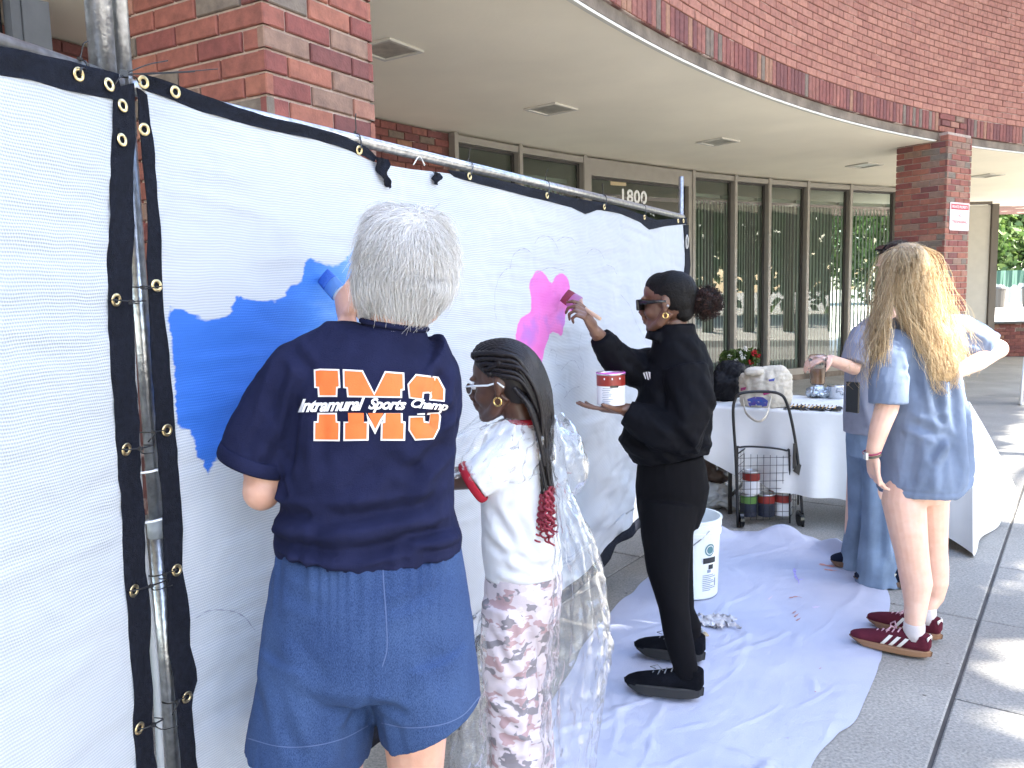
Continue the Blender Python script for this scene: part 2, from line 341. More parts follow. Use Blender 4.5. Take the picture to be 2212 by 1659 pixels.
def face_bricks(parent, o, t, n, wid, z0, z1, m, first, stuff, test, course=0.0725, L=0.215, jt=0.010, reverse=False):
    """running bond over a flat face; first = brick length at the start of even courses"""
    k = int(round((z1-z0)/course)); cnt = 0
    for i in range(k):
        zc = z0+(i+0.5)*course; x = 0.0; ln = (L-jt) if (i % 2 == first) else (L/2-jt)
        while x < wid-0.02:
            ll = min(ln, wid-x); xc = x+ll/2; xx = wid-xc if reverse else xc; c = np.asarray(o)+np.asarray(t)*xx+V(0, 0, zc)
            if ll > 0.025:
                if test(c): brick(parent, c, t, n, round(ll, 3), course-jt, m); cnt += 1
                elif stuff is not None: brick(parent, c, t, n, round(ll, 3), course-jt, m, as_stuff=stuff)
            x += ll+jt; ln = L-jt
    return cnt

# brick columns ------------------------------------------------------
def column(name, label, c0, t, wid, dep, test_front, test_side, group):
    t = nrm(V(t[0], t[1], 0)); n = V(t[1], -t[0], 0); s_ = -n; c0 = V(c0[0], c0[1], 0)
    T = thing(name, label, 'column', group=group); i_ = 0.012
    mb = MB(); p = [c0+t*i_+s_*i_, c0+t*(wid-i_)+s_*i_, c0+t*(wid-i_)+s_*(dep-i_), c0+t*i_+s_*(dep-i_)]; mb.prism(p, 0, ZS+0.09)
    core = mb.build('mortar_core', MAT['mortar'], T); st = MB()
    face_bricks(T, c0, t, n, wid, 0, ZS+0.09, 'brick', 0, st, test_front)
    face_bricks(T, c0+s_*dep, -s_, -t, dep, 0, ZS+0.09, 'brick', 1, st, test_side, reverse=True)
    face_bricks(T, c0+t*wid, s_, t, dep, 0, ZS+0.09, 'brick', 1, st, lambda c: False)
    if st.v: tag(st.build('brickwork', MAT['brick'], T), kind='stuff')
    return T
column('brick_column', 'thick red brick column rising behind the white mesh screen', (-.767, 2.70), (.5, .866), .545, .68, lambda c: c[2] > 1.9, lambda c: c[2] > 1.9, 'brick columns of the portico')
PT = nrm(V(.814, .58, 0)); PN = V(PT[1], -PT[0], 0); PC = V(5.205, 9.787, 0)
PIL = column('brick_column', 'far brick column that carries the no trespassing sign', PC, PT, .58, .63, lambda c: True, lambda c: c[2] > 0.95, 'brick columns of the portico')

# upper storey: fascia, lintel, soffit ------------------------------
B = thing('curved_building', 'curved red brick upper storey over a cream portico ceiling', 'building', (2, 9, 0))
up = arc_box(CF, RF+0.012, RF+9, 226, 92, ZS+0.10, 6.3, 90).build('fascia_wall', MAT['mortar_dark'], B)  # stretch behind the camera is unseen, lengthened to block sky light
arc_box(CF, RF+0.5, RF+9, 226, 163, 6.31, 9.5, 40).build('sky_blocker', MAT['mortar_dark'], B)  # unseen extra height, added to keep sky light off the near column
arc_box(CF, RF+0.03, RF+0.30, 198, 92, ZS+0.012, ZS+0.095, 90).build('lintel', MAT['lintel'], B)
a_l, a_r = 226, 92
mb = MB(); v = []; f = []; n = 80
for i in range(n+1):
    a = a_l+(a_r-a_l)*i/n
    v += [ring(CF, RF+0.05, a, ZS), ring(CW, RW+2.6, a, ZS), ring(CW, RW+2.6, a, ZS+0.01), ring(CF, RF+0.05, a, ZS+0.01)]
for i in range(n):
    for k in range(4): f.append((4*i+k, 4*i+4+k, 4*i+4+(k+1) % 4, 4*i+(k+1) % 4))
mb.add(v, f).build('soffit', MAT['soffit'], B)
arc_box(CF, RF+0.028, RF+0.06, 198, ang(CF, PC)+0.25, ZS-0.012, ZS+0.006, 80).build('drip_edge', MAT['white_trim'], B)
arc_box(CF, RF+0.028, RF+0.06, ang(CF, PC+PT*.58)-0.1, 100, ZS-0.012, ZS+0.006, 30).build('drip_edge', MAT['white_trim'], B)
st = MB(); ap0, ap1 = ang(CF, PC), ang(CF, PC+PT*.58)
dA = math.degrees(0.0745/RF); a = 150.0; cand = []
while a > 112:                                # soldier course
    p = ring(CF, RF, a, ZS+0.10+0.1075); t = V(math.sin(math.radians(a)), -math.cos(math.radians(a)), 0); nn = V(-math.cos(math.radians(a)), -math.sin(math.radians(a)), 0)
    if not (ap1-0.1 < a < ap0+0.1): cand.append((p, t, nn, 0.0635, 0.205, 'soldier', 0))
    a -= dA
for i in range(33):
    z = ZS+0.10+0.215+0.0725*(i+0.5); dB = math.degrees(0.215/RF); a = 151.0+(dB/2 if i % 2 else 0)
    while a > 112:
        p = ring(CF, RF, a, z); t = V(math.sin(math.radians(a)), -math.cos(math.radians(a)), 0); nn = V(-math.cos(math.radians(a)), -math.sin(math.radians(a)), 0)
        cand.append((p, t, nn, 0.206, 0.064, 'brick_painted', 1)); a -= dB
for i in range(3):                            # the pillar's bricks run on through the soldier course
    for x in ((0.1, 0.31, 0.5) if i % 2 else (0.05, 0.21, 0.42)):
        a = ap0+(ap1-ap0)*x/.58; p = ring(CF, RF-0.006, a, ZS+0.10+0.0725*(i+.5)); cand.append((p, PT, PN, 0.15 if x in (0.5,) else 0.19, 0.062, 'brick', 0))
vis = []; 
for q in cand:
    x, y, z = proj(q[0])
    if -60 < x < 2300 and -80 < y < 1700: vis.append((q[6], z, q))
vis.sort(key=lambda e: (e[0], e[1])); 
st2 = MB()
for k, (pri, z, q) in enumerate(vis):
    if k < 298: brick(up, q[0], q[1], q[2], q[3], q[4], q[5])
    else: brick(up, q[0], q[1], q[2], q[3], q[4], q[5], as_stuff=st2)
up_loc = Vector(B.location)
for o in [o for o in bpy.data.objects if o.parent == up]: o.matrix_parent_inverse = Matrix.Identity(4)
o = st2.build('brickwork', MAT['brick_painted'], B); tag(o, kind='stuff')

# recessed ceiling lights -------------------------------------------
lens = mat('light_lens', (0.36, 0.34, 0.28, 1), 0.35, var=0.25, vscale=14)
for k, (x, y) in enumerate([(-.80, 5.76), (.417, 7.69), (2.43, 9.56), (5.04, 11.68), (7.6, 13.1)]):
    a = ang(CF, (x, y)); R = rotz(math.radians(a)); L = thing('ceiling_light', ['square ceiling light half hidden behind the thick brick column', 'square ceiling light above the first windows right of the brick wall', 'square ceiling light in front of the glass door', 'square ceiling light just left of the far brick column', 'square ceiling light right of the far brick column'][k], 'light', (x, y, ZS), 'square lights in the portico ceiling')
    c = V(x, y, ZS-0.009); mb = MB()
    for (dx, dy, sx, sy) in ((0.165, 0, .03, .36), (-0.165, 0, .03, .36), (0, 0.165, .30, .03), (0, -0.165, .30, .03)): mb.box(c+R @ V(dx, dy, 0), (sx, sy, 0.016), R)
    mb.build('trim', MAT['white_trim'], L); MB().box(V(x, y, ZS-0.004), (.30, .30, 0.005), R).build('lens', lens, L)

# glazed ground floor -------------------------------------------------
WALL = thing('storefront', 'storefront of tall blind hung windows, glass door and red brick panel', 'storefront', (2.5, 11.5, 0))
ST = [(-.52, 8.64), (.19, 9.4), (.95, 10.29), (2.53, 11.9), (3.33, 12.42), (4.04, 12.79), (4.81, 13.29), (5.72, 13.79), (6.72, 14.34), (7.7, 14.78)]
ths = [ang(CW, p) for p in ST]; NODE = [ring(CW, RW, a) for a in ths]
def fr(a, b): t = nrm(b-a); return t, V(t[1], -t[0], 0)
for k in range(len(NODE)-1):
    a, b = NODE[k], NODE[k+1]; t, nn = fr(a, b); Lw = np.linalg.norm(b-a); R = np.array([t, -nn, (0, 0, 1)]).T; mid = (a+b)/2
    door = k == 2; W = MB(); sd_ = 0.09 if door else 0.012; tp_ = 2.96 if door else 3.10; v4 = []
    for yy_ in (-0.06, 0.06):
        for (x_, z_) in ((-Lw/2+.028, .09), (Lw/2-.028, .09), (Lw/2-.028, 3.17), (-Lw/2+.028, 3.17), (-Lw/2+.028+sd_, .19), (Lw/2-.028-sd_, .19), (Lw/2-.028-sd_, tp_), (-Lw/2+.028+sd_, tp_)): v4.append(mid+t*x_-nn*yy_+V(0, 0, z_))
    f4 = []
    for i_ in range(4):
        j_ = (i_+1) % 4; f4 += [(i_, j_, 4+j_, 4+i_), (8+i_, 12+i_, 12+j_, 8+j_), (i_, 8+i_, 8+j_, j_), (4+i_, 4+j_, 12+j_, 12+i_)]
    W.add(v4, f4)
    fo = W.build('door' if door else 'window', MAT['alu'], WALL)
    MB().box(a+V(0, 0, 1.66), (0.055, 0.15, 3.06), R).build('mullion', MAT['alu'], WALL)
    ins = -nn*0.03; g = MB(); top = 2.96 if door else 3.10; e = 0.115 if door else 0.03
    p0, p1 = a+t*e+ins, b-t*e+ins; g.add([p0+V(0, 0, .19), p1+V(0, 0, .19), p1+V(0, 0, top), p0+V(0, 0, top)], [(0, 1, 2, 3)])
    go = g.build('pane', MAT['glass']); go.parent = fo; go.matrix_parent_inverse = Matrix.Identity(4)
    dk = MB(); dk.box(b-t*(e+.028)-nn*0.012+V(0, 0, (top+.19)/2), (0.05, 0.02, top-.2), R); dk.box(mid-nn*0.012+V(0, 0, top-.016), (Lw-2*e-.06, 0.02, 0.03), R)
    do = dk.build('gasket', MAT['dark_alu']); do.parent = fo; do.matrix_parent_inverse = Matrix.Identity(4)
    if not door:
        bl = MB(); nS = 13
        for j in range(nS):
            c = a+t*((j+.5)*Lw/nS)-nn*0.24; rr = math.radians(24); R2 = R @ rotz(rr); bl.box(c+V(0, 0, 1.45), (Lw/nS*1.02, 0.004, 2.75), R2)
        bl.box(mid-nn*0.24+V(0, 0, 2.9), (Lw-.06, 0.06, 0.05), R)
        bo = bl.build('blinds', MAT['blind']); bo.parent = fo; bo.matrix_parent_inverse = Matrix.Identity(4)
MB().box(NODE[-1]+V(0, 0, 1.66), (0.055, 0.15, 3.06), R).build('mullion', MAT['alu'], WALL)
arc_box(CW, RW-0.06, RW+0.2, ths[0], ths[-1], 0, 0.088, 30).build('sill', MAT['lintel'], WALL)
arc_box(CW, RW+3.0, RW+3.2, 160, ths[-1]-1, 0, ZS-0.02, 30).build('inner_wall', MAT['room'], WALL)
# paper and house number in the door glass
a, b = NODE[2], NODE[3]; t, nn = fr(a, b)
def on_door(px, py):
    d = ray(px, py); q = a-nn*0.03; k = ((q-EYE) @ nn)/(d @ nn); return EYE+d*k
p = [on_door(x, y)+nn*0.006 for x, y in ((1318, 400), (1352, 402), (1352, 372), (1318, 366))]
paper = mk('notice', p, [(0, 1, 2, 3)], mat('manila_paper', (0.55, 0.44, 0.26, 1), 0.8)); adopt(WALL, paper)
def text_mesh(txt, size=1.0, bold=0.0, shear=0.0, align='CENTER', extrude=0.0, res=3, spacing=1.0):
    c = bpy.data.curves.new('t', 'FONT'); c.body = txt; c.size = size; c.offset = bold; c.shear = shear; c.align_x = align; c.align_y = 'CENTER'; c.extrude = extrude; c.resolution_u = res; c.space_character = spacing; c.fill_mode = 'FRONT' if extrude == 0 else 'BOTH'
    o = bpy.data.objects.new('t', c); COL.objects.link(o); dg = bpy.context.evaluated_depsgraph_get(); dg.update()
    me = bpy.data.meshes.new_from_object(o.evaluated_get(dg)); bpy.data.objects.remove(o); bpy.data.curves.remove(c); return me
me = text_mesh('1800', 1.0, 0.028, spacing=1.06); co = getco(me); q0 = on_door(1370, 425); wpx = np.linalg.norm(on_door(1397, 431)-on_door(1343, 429)); hz = 0.18
co[:, 0] *= wpx/np.ptp(co[:, 0]); co[:, 1] *= hz/np.ptp(co[:, 1]); co -= (co.min(0)+co.max(0))/2
setco(me, np.array([q0+t*x+V(0, 0, y)+nn*0.008 for x, y, _ in co])); num = link('house_number', me, mat('white_vinyl', (0.85, 0.85, 0.82, 1), 0.6)); adopt(WALL, num); num['label'] = 'white house number 1800 on the door glass'

# brick panel left of the windows and on to the left
bw = arc_box(CW, RW+0.012, RW+0.3, 160, ths[0]+0.09, 0, ZS-0.015, 30).build('brick_wall', MAT['mortar_dark'], WALL)
dB = math.degrees(0.215/RW); cnt = 0
for i in range(16):
    a_ = ths[0]+0.09+(dB*0.5 if i % 2 else 0)+dB*0.5; z = 2.02+0.0725*(i+.5)
    while a_ < 154:
        if proj(ring(CW, RW, a_, z))[0] > -120:
            r_ = math.radians(a_); brick(bw, ring(CW, RW, a_, z), V(math.sin(r_), -math.cos(r_), 0), V(-math.cos(r_), -math.sin(r_), 0), 0.205, 0.0625, 'soldier'); cnt += 1
        a_ += dB
# grey metal post and frame at the far left, in front of the brick wall
gp = mat('grey_blue_paint', (0.21, 0.24, 0.30, 1), 0.5, var=0.1, bump=0.1)
DF = thing('metal_door_frame', 'grey painted metal door frame at the far left under the ceiling', 'door frame', (-3.2, 4.9, 0)); dm = MB()
dd = nrm(V(0.62, 0.78, 0)); dn = V(dd[1], -dd[0], 0); R = np.array([dd, -dn, (0, 0, 1)]).T; q0 = at(96, 60, 4.75); q0[2] = 0
dm.box(q0-dd*0.07+V(0, 0, 1.59), (0.14, 0.16, 3.18), R); dm.build('jamb', gp, DF); dm = MB(); dm.box(q0-dd*0.17+dn*0.02+V(0, 0, 1.59), (0.05, 0.10, 3.18), R); dm.build('stop', gp, DF)
dm = MB(); dm.box(q0-dd*0.50-dn*0.06+V(0, 0, 1.59), (0.6, 0.03, 3.18), R); dm.build('door_leaf', mat('dark_glazing', (0.03, 0.035, 0.045, 1), 0.2), DF)
dm = MB(); dm.box(q0-dd*0.27-dn*0.02+V(0, 0, 1.59), (0.06, 0.05, 3.18), R); dm.build('stile', gp, DF)

# beyond the far column: cream panel, dark jamb, low wall, fence, trees
PW = thing('cream_wall_panel', 'tall cream wall panel with a dark metal jamb beyond the far column', 'wall', tuple(at(2110, 700, 15.6)[:2])+(0,))
x0, x1, x2 = at(2066, 600, 15.6), at(2131, 600, 15.6), at(2146, 600, 15.6)
mb = MB(); mb.box(((x0[0]+x1[0])/2, 15.6, 1.48), (x1[0]-x0[0], 0.1, 2.96)); mb.build('panel', mat('cream_paint', (0.5, 0.47, 0.41, 1), 0.8, var=0.05), PW)
mb = MB(); mb.box(((x1[0]+x2[0])/2+.002, 15.58, 1.49), (x2[0]-x1[0]-.004, 0.16, 2.98)); mb.box(((x0[0]+x1[0])/2, 15.57, 3.0), (x1[0]-x0[0]-.006, 0.14, 0.05)); mb.build('jamb', mat('brown_metal', (0.13, 0.11, 0.09, 1), 0.5, 0.2), PW)
LW = thing('low_brick_wall', 'low dark brick wall below the opening at right', 'wall', (10.5, 16.4, 0)); mb = MB(); mb.box((10.75, 16.55, 0.335), (3.4, 0.26, 0.67)); mb.build('mortar_core', MAT['mortar_dark'], LW)
face_bricks(LW, (9.05, 16.415, 0), (1, 0, 0), (0, -1, 0), 3.4, 0, 0.65, 'soldier', 0, None, lambda c: proj(c)[0] < 2260)
mb = MB(); mb.box((10.75, 16.5, 0.69), (3.44, 0.4, 0.035)); mb.build('coping', MAT['dark_alu'], LW)
FN = thing('site_fence', 'distant white and green screened fence behind the opening', 'fence', (38, 55, 0))
fm = bpy.data.materials.new('green_white_screen'); fm.use_nodes = True; t_ = fm.node_tree; b_ = t_.nodes['Principled BSDF']; b_.inputs['Roughness'].default_value = 0.8
gc = N(t_, 'ShaderNodeNewGeometry'); sx = N(t_, 'ShaderNodeSeparateXYZ'); t_.links.new(gc.outputs['Position'], sx.inputs[0]); nz = N(t_, 'ShaderNodeTexNoise'); nz.inputs['Scale'].default_value = 1.1; t_.links.new(gc.outputs['Position'], nz.inputs['Vector'])
ad = N(t_, 'ShaderNodeMath', operation='MULTIPLY_ADD'); ad.inputs[1].default_value = 2.4; t_.links.new(nz.outputs[0], ad.inputs[0]); t_.links.new(sx.outputs[2], ad.inputs[2])
rp = ramp(t_, [(0.0, (0.22, 0.23, 0.22, 1)), (0.1, (0.02, 0.065, 0.045, 1))]); mr = N(t_, 'ShaderNodeMapRange'); mr.inputs[1].default_value = 2.4; mr.inputs[2].default_value = 3.2; t_.links.new(ad.outputs[0], mr.inputs[0]); t_.links.new(mr.outputs[0], rp.inputs[0]); t_.links.new(rp.outputs[0], b_.inputs['Base Color'])
for i in range(5):
    x = 29.5+i*2.6; v, f = [], []
    for j in range(14):
        u = j/13; v += [(x+u*2.55, 55+0.06*math.sin(j*1.7+i), 0.05), (x+u*2.55, 55+0.06*math.sin(j*1.7+i+1), 2.25)]
    f = [(2*j, 2*j+2, 2*j+3, 2*j+1) for j in range(13)]; adopt(FN, mk('screen_panel', v, f, fm)); adopt(FN, MB().tube([(x, 55.1, 0), (x, 55.1, 2.35)], 0.04, 6).build('post', MAT['galv']))
for k, px in enumerate((2158, 2222)):
    p = at(px, 640, 48); T = tag(MB().build('litter_bin'), ['dark bin standing before the distant fence', 'dark bin at the right picture edge before the distant fence'][k], 'bin', 'bins by the distant fence')
    mbin = MB(); v, f = lathe([(0.30, 0), (0.36, 1.05), (0.39, 1.06), (0.39, 1.12), (0.3, 1.2), (0, 1.22)], 14, (p[0], 48, 0)); mbin.add(v, f); me = mbin.build('b', MAT['dark_alu']).data
    ob = bpy.data.objects['b']; T.data = me; bpy.data.objects.remove(ob)

# trees --------------------------------------------------------------
leafm = bpy.data.materials.new('leaf'); leafm.use_nodes = True; t_ = leafm.node_tree; b_ = t_.nodes['Principled BSDF']; b_.inputs['Roughness'].default_value = 0.55
ge = N(t_, 'ShaderNodeNewGeometry'); rp = ramp(t_, [(0, (0.035, 0.075, 0.015, 1)), (0.5, (0.07, 0.13, 0.025, 1)), (1, (0.13, 0.19, 0.05, 1))]); t_.links.new(ge.outputs['Random Per Island'], rp.inputs[0]); t_.links.new(rp.outputs[0], b_.inputs['Base Color'])
tl = N(t_, 'ShaderNodeBsdfTranslucent'); t_.links.new(rp.outputs[0], tl.inputs[0]); mx = N(t_, 'ShaderNodeMixShader'); mx.inputs[0].default_value = 0.3; t_.links.new(b_.outputs[0], mx.inputs[1]); t_.links.new(tl.outputs[0], mx.inputs[2]); t_.links.new(mx.outputs[0], t_.nodes['Material Output'].inputs[0])
bark = mat('bark', (0.09, 0.07, 0.05, 1), 0.95, var=0.4, vscale=9, bump=0.8, bscale=25)
def tree(label, base, z0, z1, rx, nleaf, size, pw=4, group=None, seed=0, keep=None):
    rg = np.random.default_rng(seed); T = thing('street_tree', label, 'tree', base, group); bx, by = base[0], base[1]; zc, hz = (z0+z1)/2, (z1-z0)/2
    mb = MB(); pts = [(bx, by, -0.1), (bx+.05, by, z0*.5), (bx-.05, by+.1, z0), (bx+.1, by, zc), (bx, by, z1-1)]; mb.tube(spline(pts, 12), list(np.linspace(0.2, 0.05, 12)), 9)
    for _ in range(14):
        a = rg.uniform(0, 6.28); z = rg.uniform(z0*.9, z1*.8); L = rx*rg.uniform(.6, .9); mb.tube(spline([(bx, by, z), (bx+math.cos(a)*L*.5, by+math.sin(a)*L*.5, z+L*.35), (bx+math.cos(a)*L, by+math.sin(a)*L, z+L*.55)], 6), list(np.linspace(.09, .02, 6)), 6)
    mb.build('trunk', bark, T, True)
    cl = []
    while len(cl) < 420:
        p = rg.uniform(-1, 1, 3)
        if (abs(p)**pw).sum() < 1: cl.append((bx+p[0]*rx, by+p[1]*rx, zc+p[2]*hz))
    cl = np.array(cl); k = rg.integers(0, len(cl), nleaf); P = cl[k]+rg.normal(size=(nleaf, 3))*np.array([.42, .42, .36])*(rx/2.6)
    if keep is not None: P = P[keep(P)]
    m = len(P); A = rg.normal(size=(m, 3)); A /= np.linalg.norm(A, axis=1)[:, None]; Bv = np.cross(A, rg.normal(size=(m, 3))); Bv /= np.linalg.norm(Bv, axis=1)[:, None]; s_ = size*rg.uniform(.6, 1.2, m)[:, None]
    v = np.stack([P-A*s_, P-Bv*s_*.55, P+A*s_, P+Bv*s_*.55], 1).reshape(-1, 3); me = bpy.data.meshes.new('crown')
    me.vertices.add(len(v)); me.vertices.foreach_set('co', v.ravel()); me.loops.add(4*m); me.loops.foreach_set('vertex_index', np.arange(4*m)); me.polygons.add(m); me.polygons.foreach_set('loop_start', np.arange(m)*4); me.polygons.foreach_set('loop_total', np.full(m, 4)); me.update(calc_edges=True)
    adopt(T, link('crown', me, leafm)); return T
cot = 1/math.tan(SUN_EL)
def shadow_xy(P): return P[:, :2]-SUN_DIR*(P[:, 2]*cot)[:, None]
BL0, BLD = V(1.6, 2.4), nrm(V(4.07, 6.47)); BLN = V(BLD[1], -BLD[0])      # edge of the trees' shade on the paving
def shade_keep(P):
    q = shadow_xy(P)-BL0; u = q @ BLD; d = q @ BLN
    lim = np.interp(u, BU, BD)-0.10+0.05*np.sin(u*7.7)+0.04*np.sin(u*17)
    ok = d < lim
    for c_, r_ in SUNNY:                     # a gap in the foliage that lets sun onto the blonde person's back
        w_ = P-c_; along = w_ @ SUN3; ok &= ~((along > 0) & (np.linalg.norm(w_-along[:, None]*SUN3, axis=1) < r_))
    return ok
SUNNY = [(at(2045, 620, 3.25), .20), (at(2060, 730, 3.22), .24), (at(2130, 735, 3.3), .20), (at(2045, 830, 3.2), .18)]
_bp = np.array([(0.2, 0.0), (1.58, 2.39), (1.72, 2.69), (2.0, 3.25), (2.55, 3.45), (2.75, 3.72), (2.36, 3.86), (2.46, 4.08), (3.0, 4.35), (3.25, 4.75), (3.02, 5.1), (4.06, 6.71), (5.67, 8.87), (8.5, 13.0)])-BL0
BU, BD = _bp @ BLD, _bp @ BLN; _o = np.argsort(BU); BU, BD = BU[_o], BD[_o]
def shade_tree(k, u, far, label):
    c = BL0+BLD*u+SUN_DIR*far; zb = far*math.tan(SUN_EL)
    tree(label, (c[0], c[1], 0), zb-2.4, zb+10.0, 3.1, 15000, 0.24, 6, 'tall trees along the plaza', 11+k, shade_keep)
for k, u in enumerate((-4.6, 0.4, 5.4, 10.4, 15.4)):
    shade_tree(k, u, 11.0+0.6*(k % 2), ['tall leafy tree nearest behind the camera at right', 'tall leafy tree at right of the camera', 'tall leafy tree right of the white table', 'tall leafy tree right of the far column', 'last tall leafy tree of the plaza row'][k])
for k, (bx, by, zz, rr) in enumerate([(34, 62, 11, 4.2), (40, 64, 12, 4.6), (45, 60, 10, 4.0), (29, 66, 11, 4.5)]):
    tree(['sunlit leafy tree behind the distant fence, second from the left', 'tallest sunlit leafy tree behind the distant fence', 'sunlit leafy tree behind the right end of the distant fence', 'leftmost sunlit leafy tree behind the distant fence'][k], (bx, by, 0), 1.2, zz, rr, 7000, 0.3, 2.5, 'trees behind the distant fence', 31+k)
for k, (bx, by) in enumerate([(27, -6), (33, 0), (37, 7), (24, -14), (31, -20), (42, 15), (46, 24), (18, -24)]):
    tree('leafy tree across the sunny forecourt seen only as a reflection, '+['straight across', 'right of the middle', 'third from the right', 'left of the middle', 'farther left', 'second from the right', 'rightmost', 'leftmost'][k], (bx, by, 0), 0.9, 11, 4.6, 4500, 0.42, 2.5, 'trees across the forecourt', 51+k)
# ================================================================== MESH SCREENS ON THE PIPE FRAME
ZR = 1.93; KF = (ZR-1.52)/(1.885-1.52)
def zf(z): return 1.52-(1.52-z)*KF
FA, FB = gnd(283, 178, ZR), gnd(1475, 467, ZR); FT = nrm(FB-FA); FNR = V(FT[1], -FT[0], 0)     # right screen: along FT, normal to the camera side
LA = gnd(0, 83, ZR); LT = nrm(FA-LA); LT[2] = 0; LT = nrm(LT); LNR = V(LT[1], -LT[0], 0)
def pl(px, py, side='R', off=0.0):
    n, a = (FNR, FA) if side == 'R' else (LNR, FA); d = ray(px, py); k = ((a+n*off-EYE) @ n)/(d @ n); return EYE+d*k
def plsz(px, py, side='R'):
    p = pl(px, py, side, 0.03); t = FT if side == 'R' else LT; return (p-FA) @ t, p[2]
def billow(s, z, side):
    p = np.stack([s, z, np.zeros_like(s)], -1).reshape(-1, 3)
    d = 0.011*wav(p*V(1.0, 0.8, 1), 2.3, 5 if side == 'R' else 6, 2)+0.0022*wav(p*V(0.5, 1.6, 1), 16, 9, 2)
    if side == 'R':
        far = np.clip((p[:, 0]-1.15)/1.0, 0, 1); low = np.clip((1.30-p[:, 1])/0.7, 0, 1)
        dg = p[:, 1]+0.28*p[:, 0]; d = d+far*low*(0.010*np.sin(dg*31+2.2*np.sin(p[:, 0]*5))+0.006*np.sin((p[:, 1]-0.5*p[:, 0])*47+1.5*np.sin(p[:, 0]*9)))*(0.5+0.5*wav(p, 4, 3, 2))
    return d.reshape(s.shape)
def sdist(P, poly):
    poly = np.asarray(poly); n = len(poly); d = np.full(len(P), 1e9); ins = np.zeros(len(P), bool)
    for i in range(n):
        a, b = poly[i], poly[(i+1) % n]; ab = b-a; t = np.clip(((P-a) @ ab)/max(ab @ ab, 1e-12), 0, 1); d = np.minimum(d, np.linalg.norm(P-(a+t[:, None]*ab), axis=1))
        c = (a[1] > P[:, 1]) != (b[1] > P[:, 1]); xx = (b[0]-a[0])*(P[:, 1]-a[1])/(b[1]-a[1]+1e-12)+a[0]; ins ^= c & (P[:, 0] < xx)
    return np.where(ins, -d, d)
blue_px = [(362, 658), (380, 664), (400, 673), (440, 690), (470, 690), (493, 681), (505, 655), (512, 636), (532, 645), (560, 649), (590, 650), (612, 640), (622, 622), (638, 612), (650, 600), (652, 568), (662, 558), (675, 566), (700, 572), (722, 573), (742, 556), (758, 540), (764, 517), (779, 520), (800, 560), (810, 640), (790, 690), (748, 706), (742, 690), (728, 700), (736, 716), (716, 720), (722, 740), (700, 744), (690, 765), (668, 780), (640, 800), (590, 880), (566, 930), (530, 955), (508, 972), (476, 985), (455, 1002), (446, 1030), (436, 998), (422, 984), (414, 950), (408, 928), (382, 922), (380, 905), (376, 850), (372, 790), (366, 720)]
zp = lambda x, y: (1061.8+.2*x, 486.6+.2*y)
pink_px = [zp(*q) for q in [(420, 680), (432, 610), (455, 550), (490, 502), (530, 482), (570, 505), (600, 555), (622, 605), (650, 625), (672, 592), (700, 548), (735, 522), (775, 520), (815, 548), (840, 600), (852, 660), (850, 740), (870, 830), (905, 870), (912, 942), (850, 925), (815, 918), (800, 960), (785, 1050), (762, 1100), (762, 1190), (735, 1195), (700, 1170), (650, 1150), (620, 1175), (600, 1240), (570, 1310), (552, 1400), (530, 1500), (505, 1530), (440, 1400), (360, 1310), (285, 1290), (272, 1180), (290, 1085), (335, 990), (395, 957), (425, 935), (430, 860), (432, 780)]]
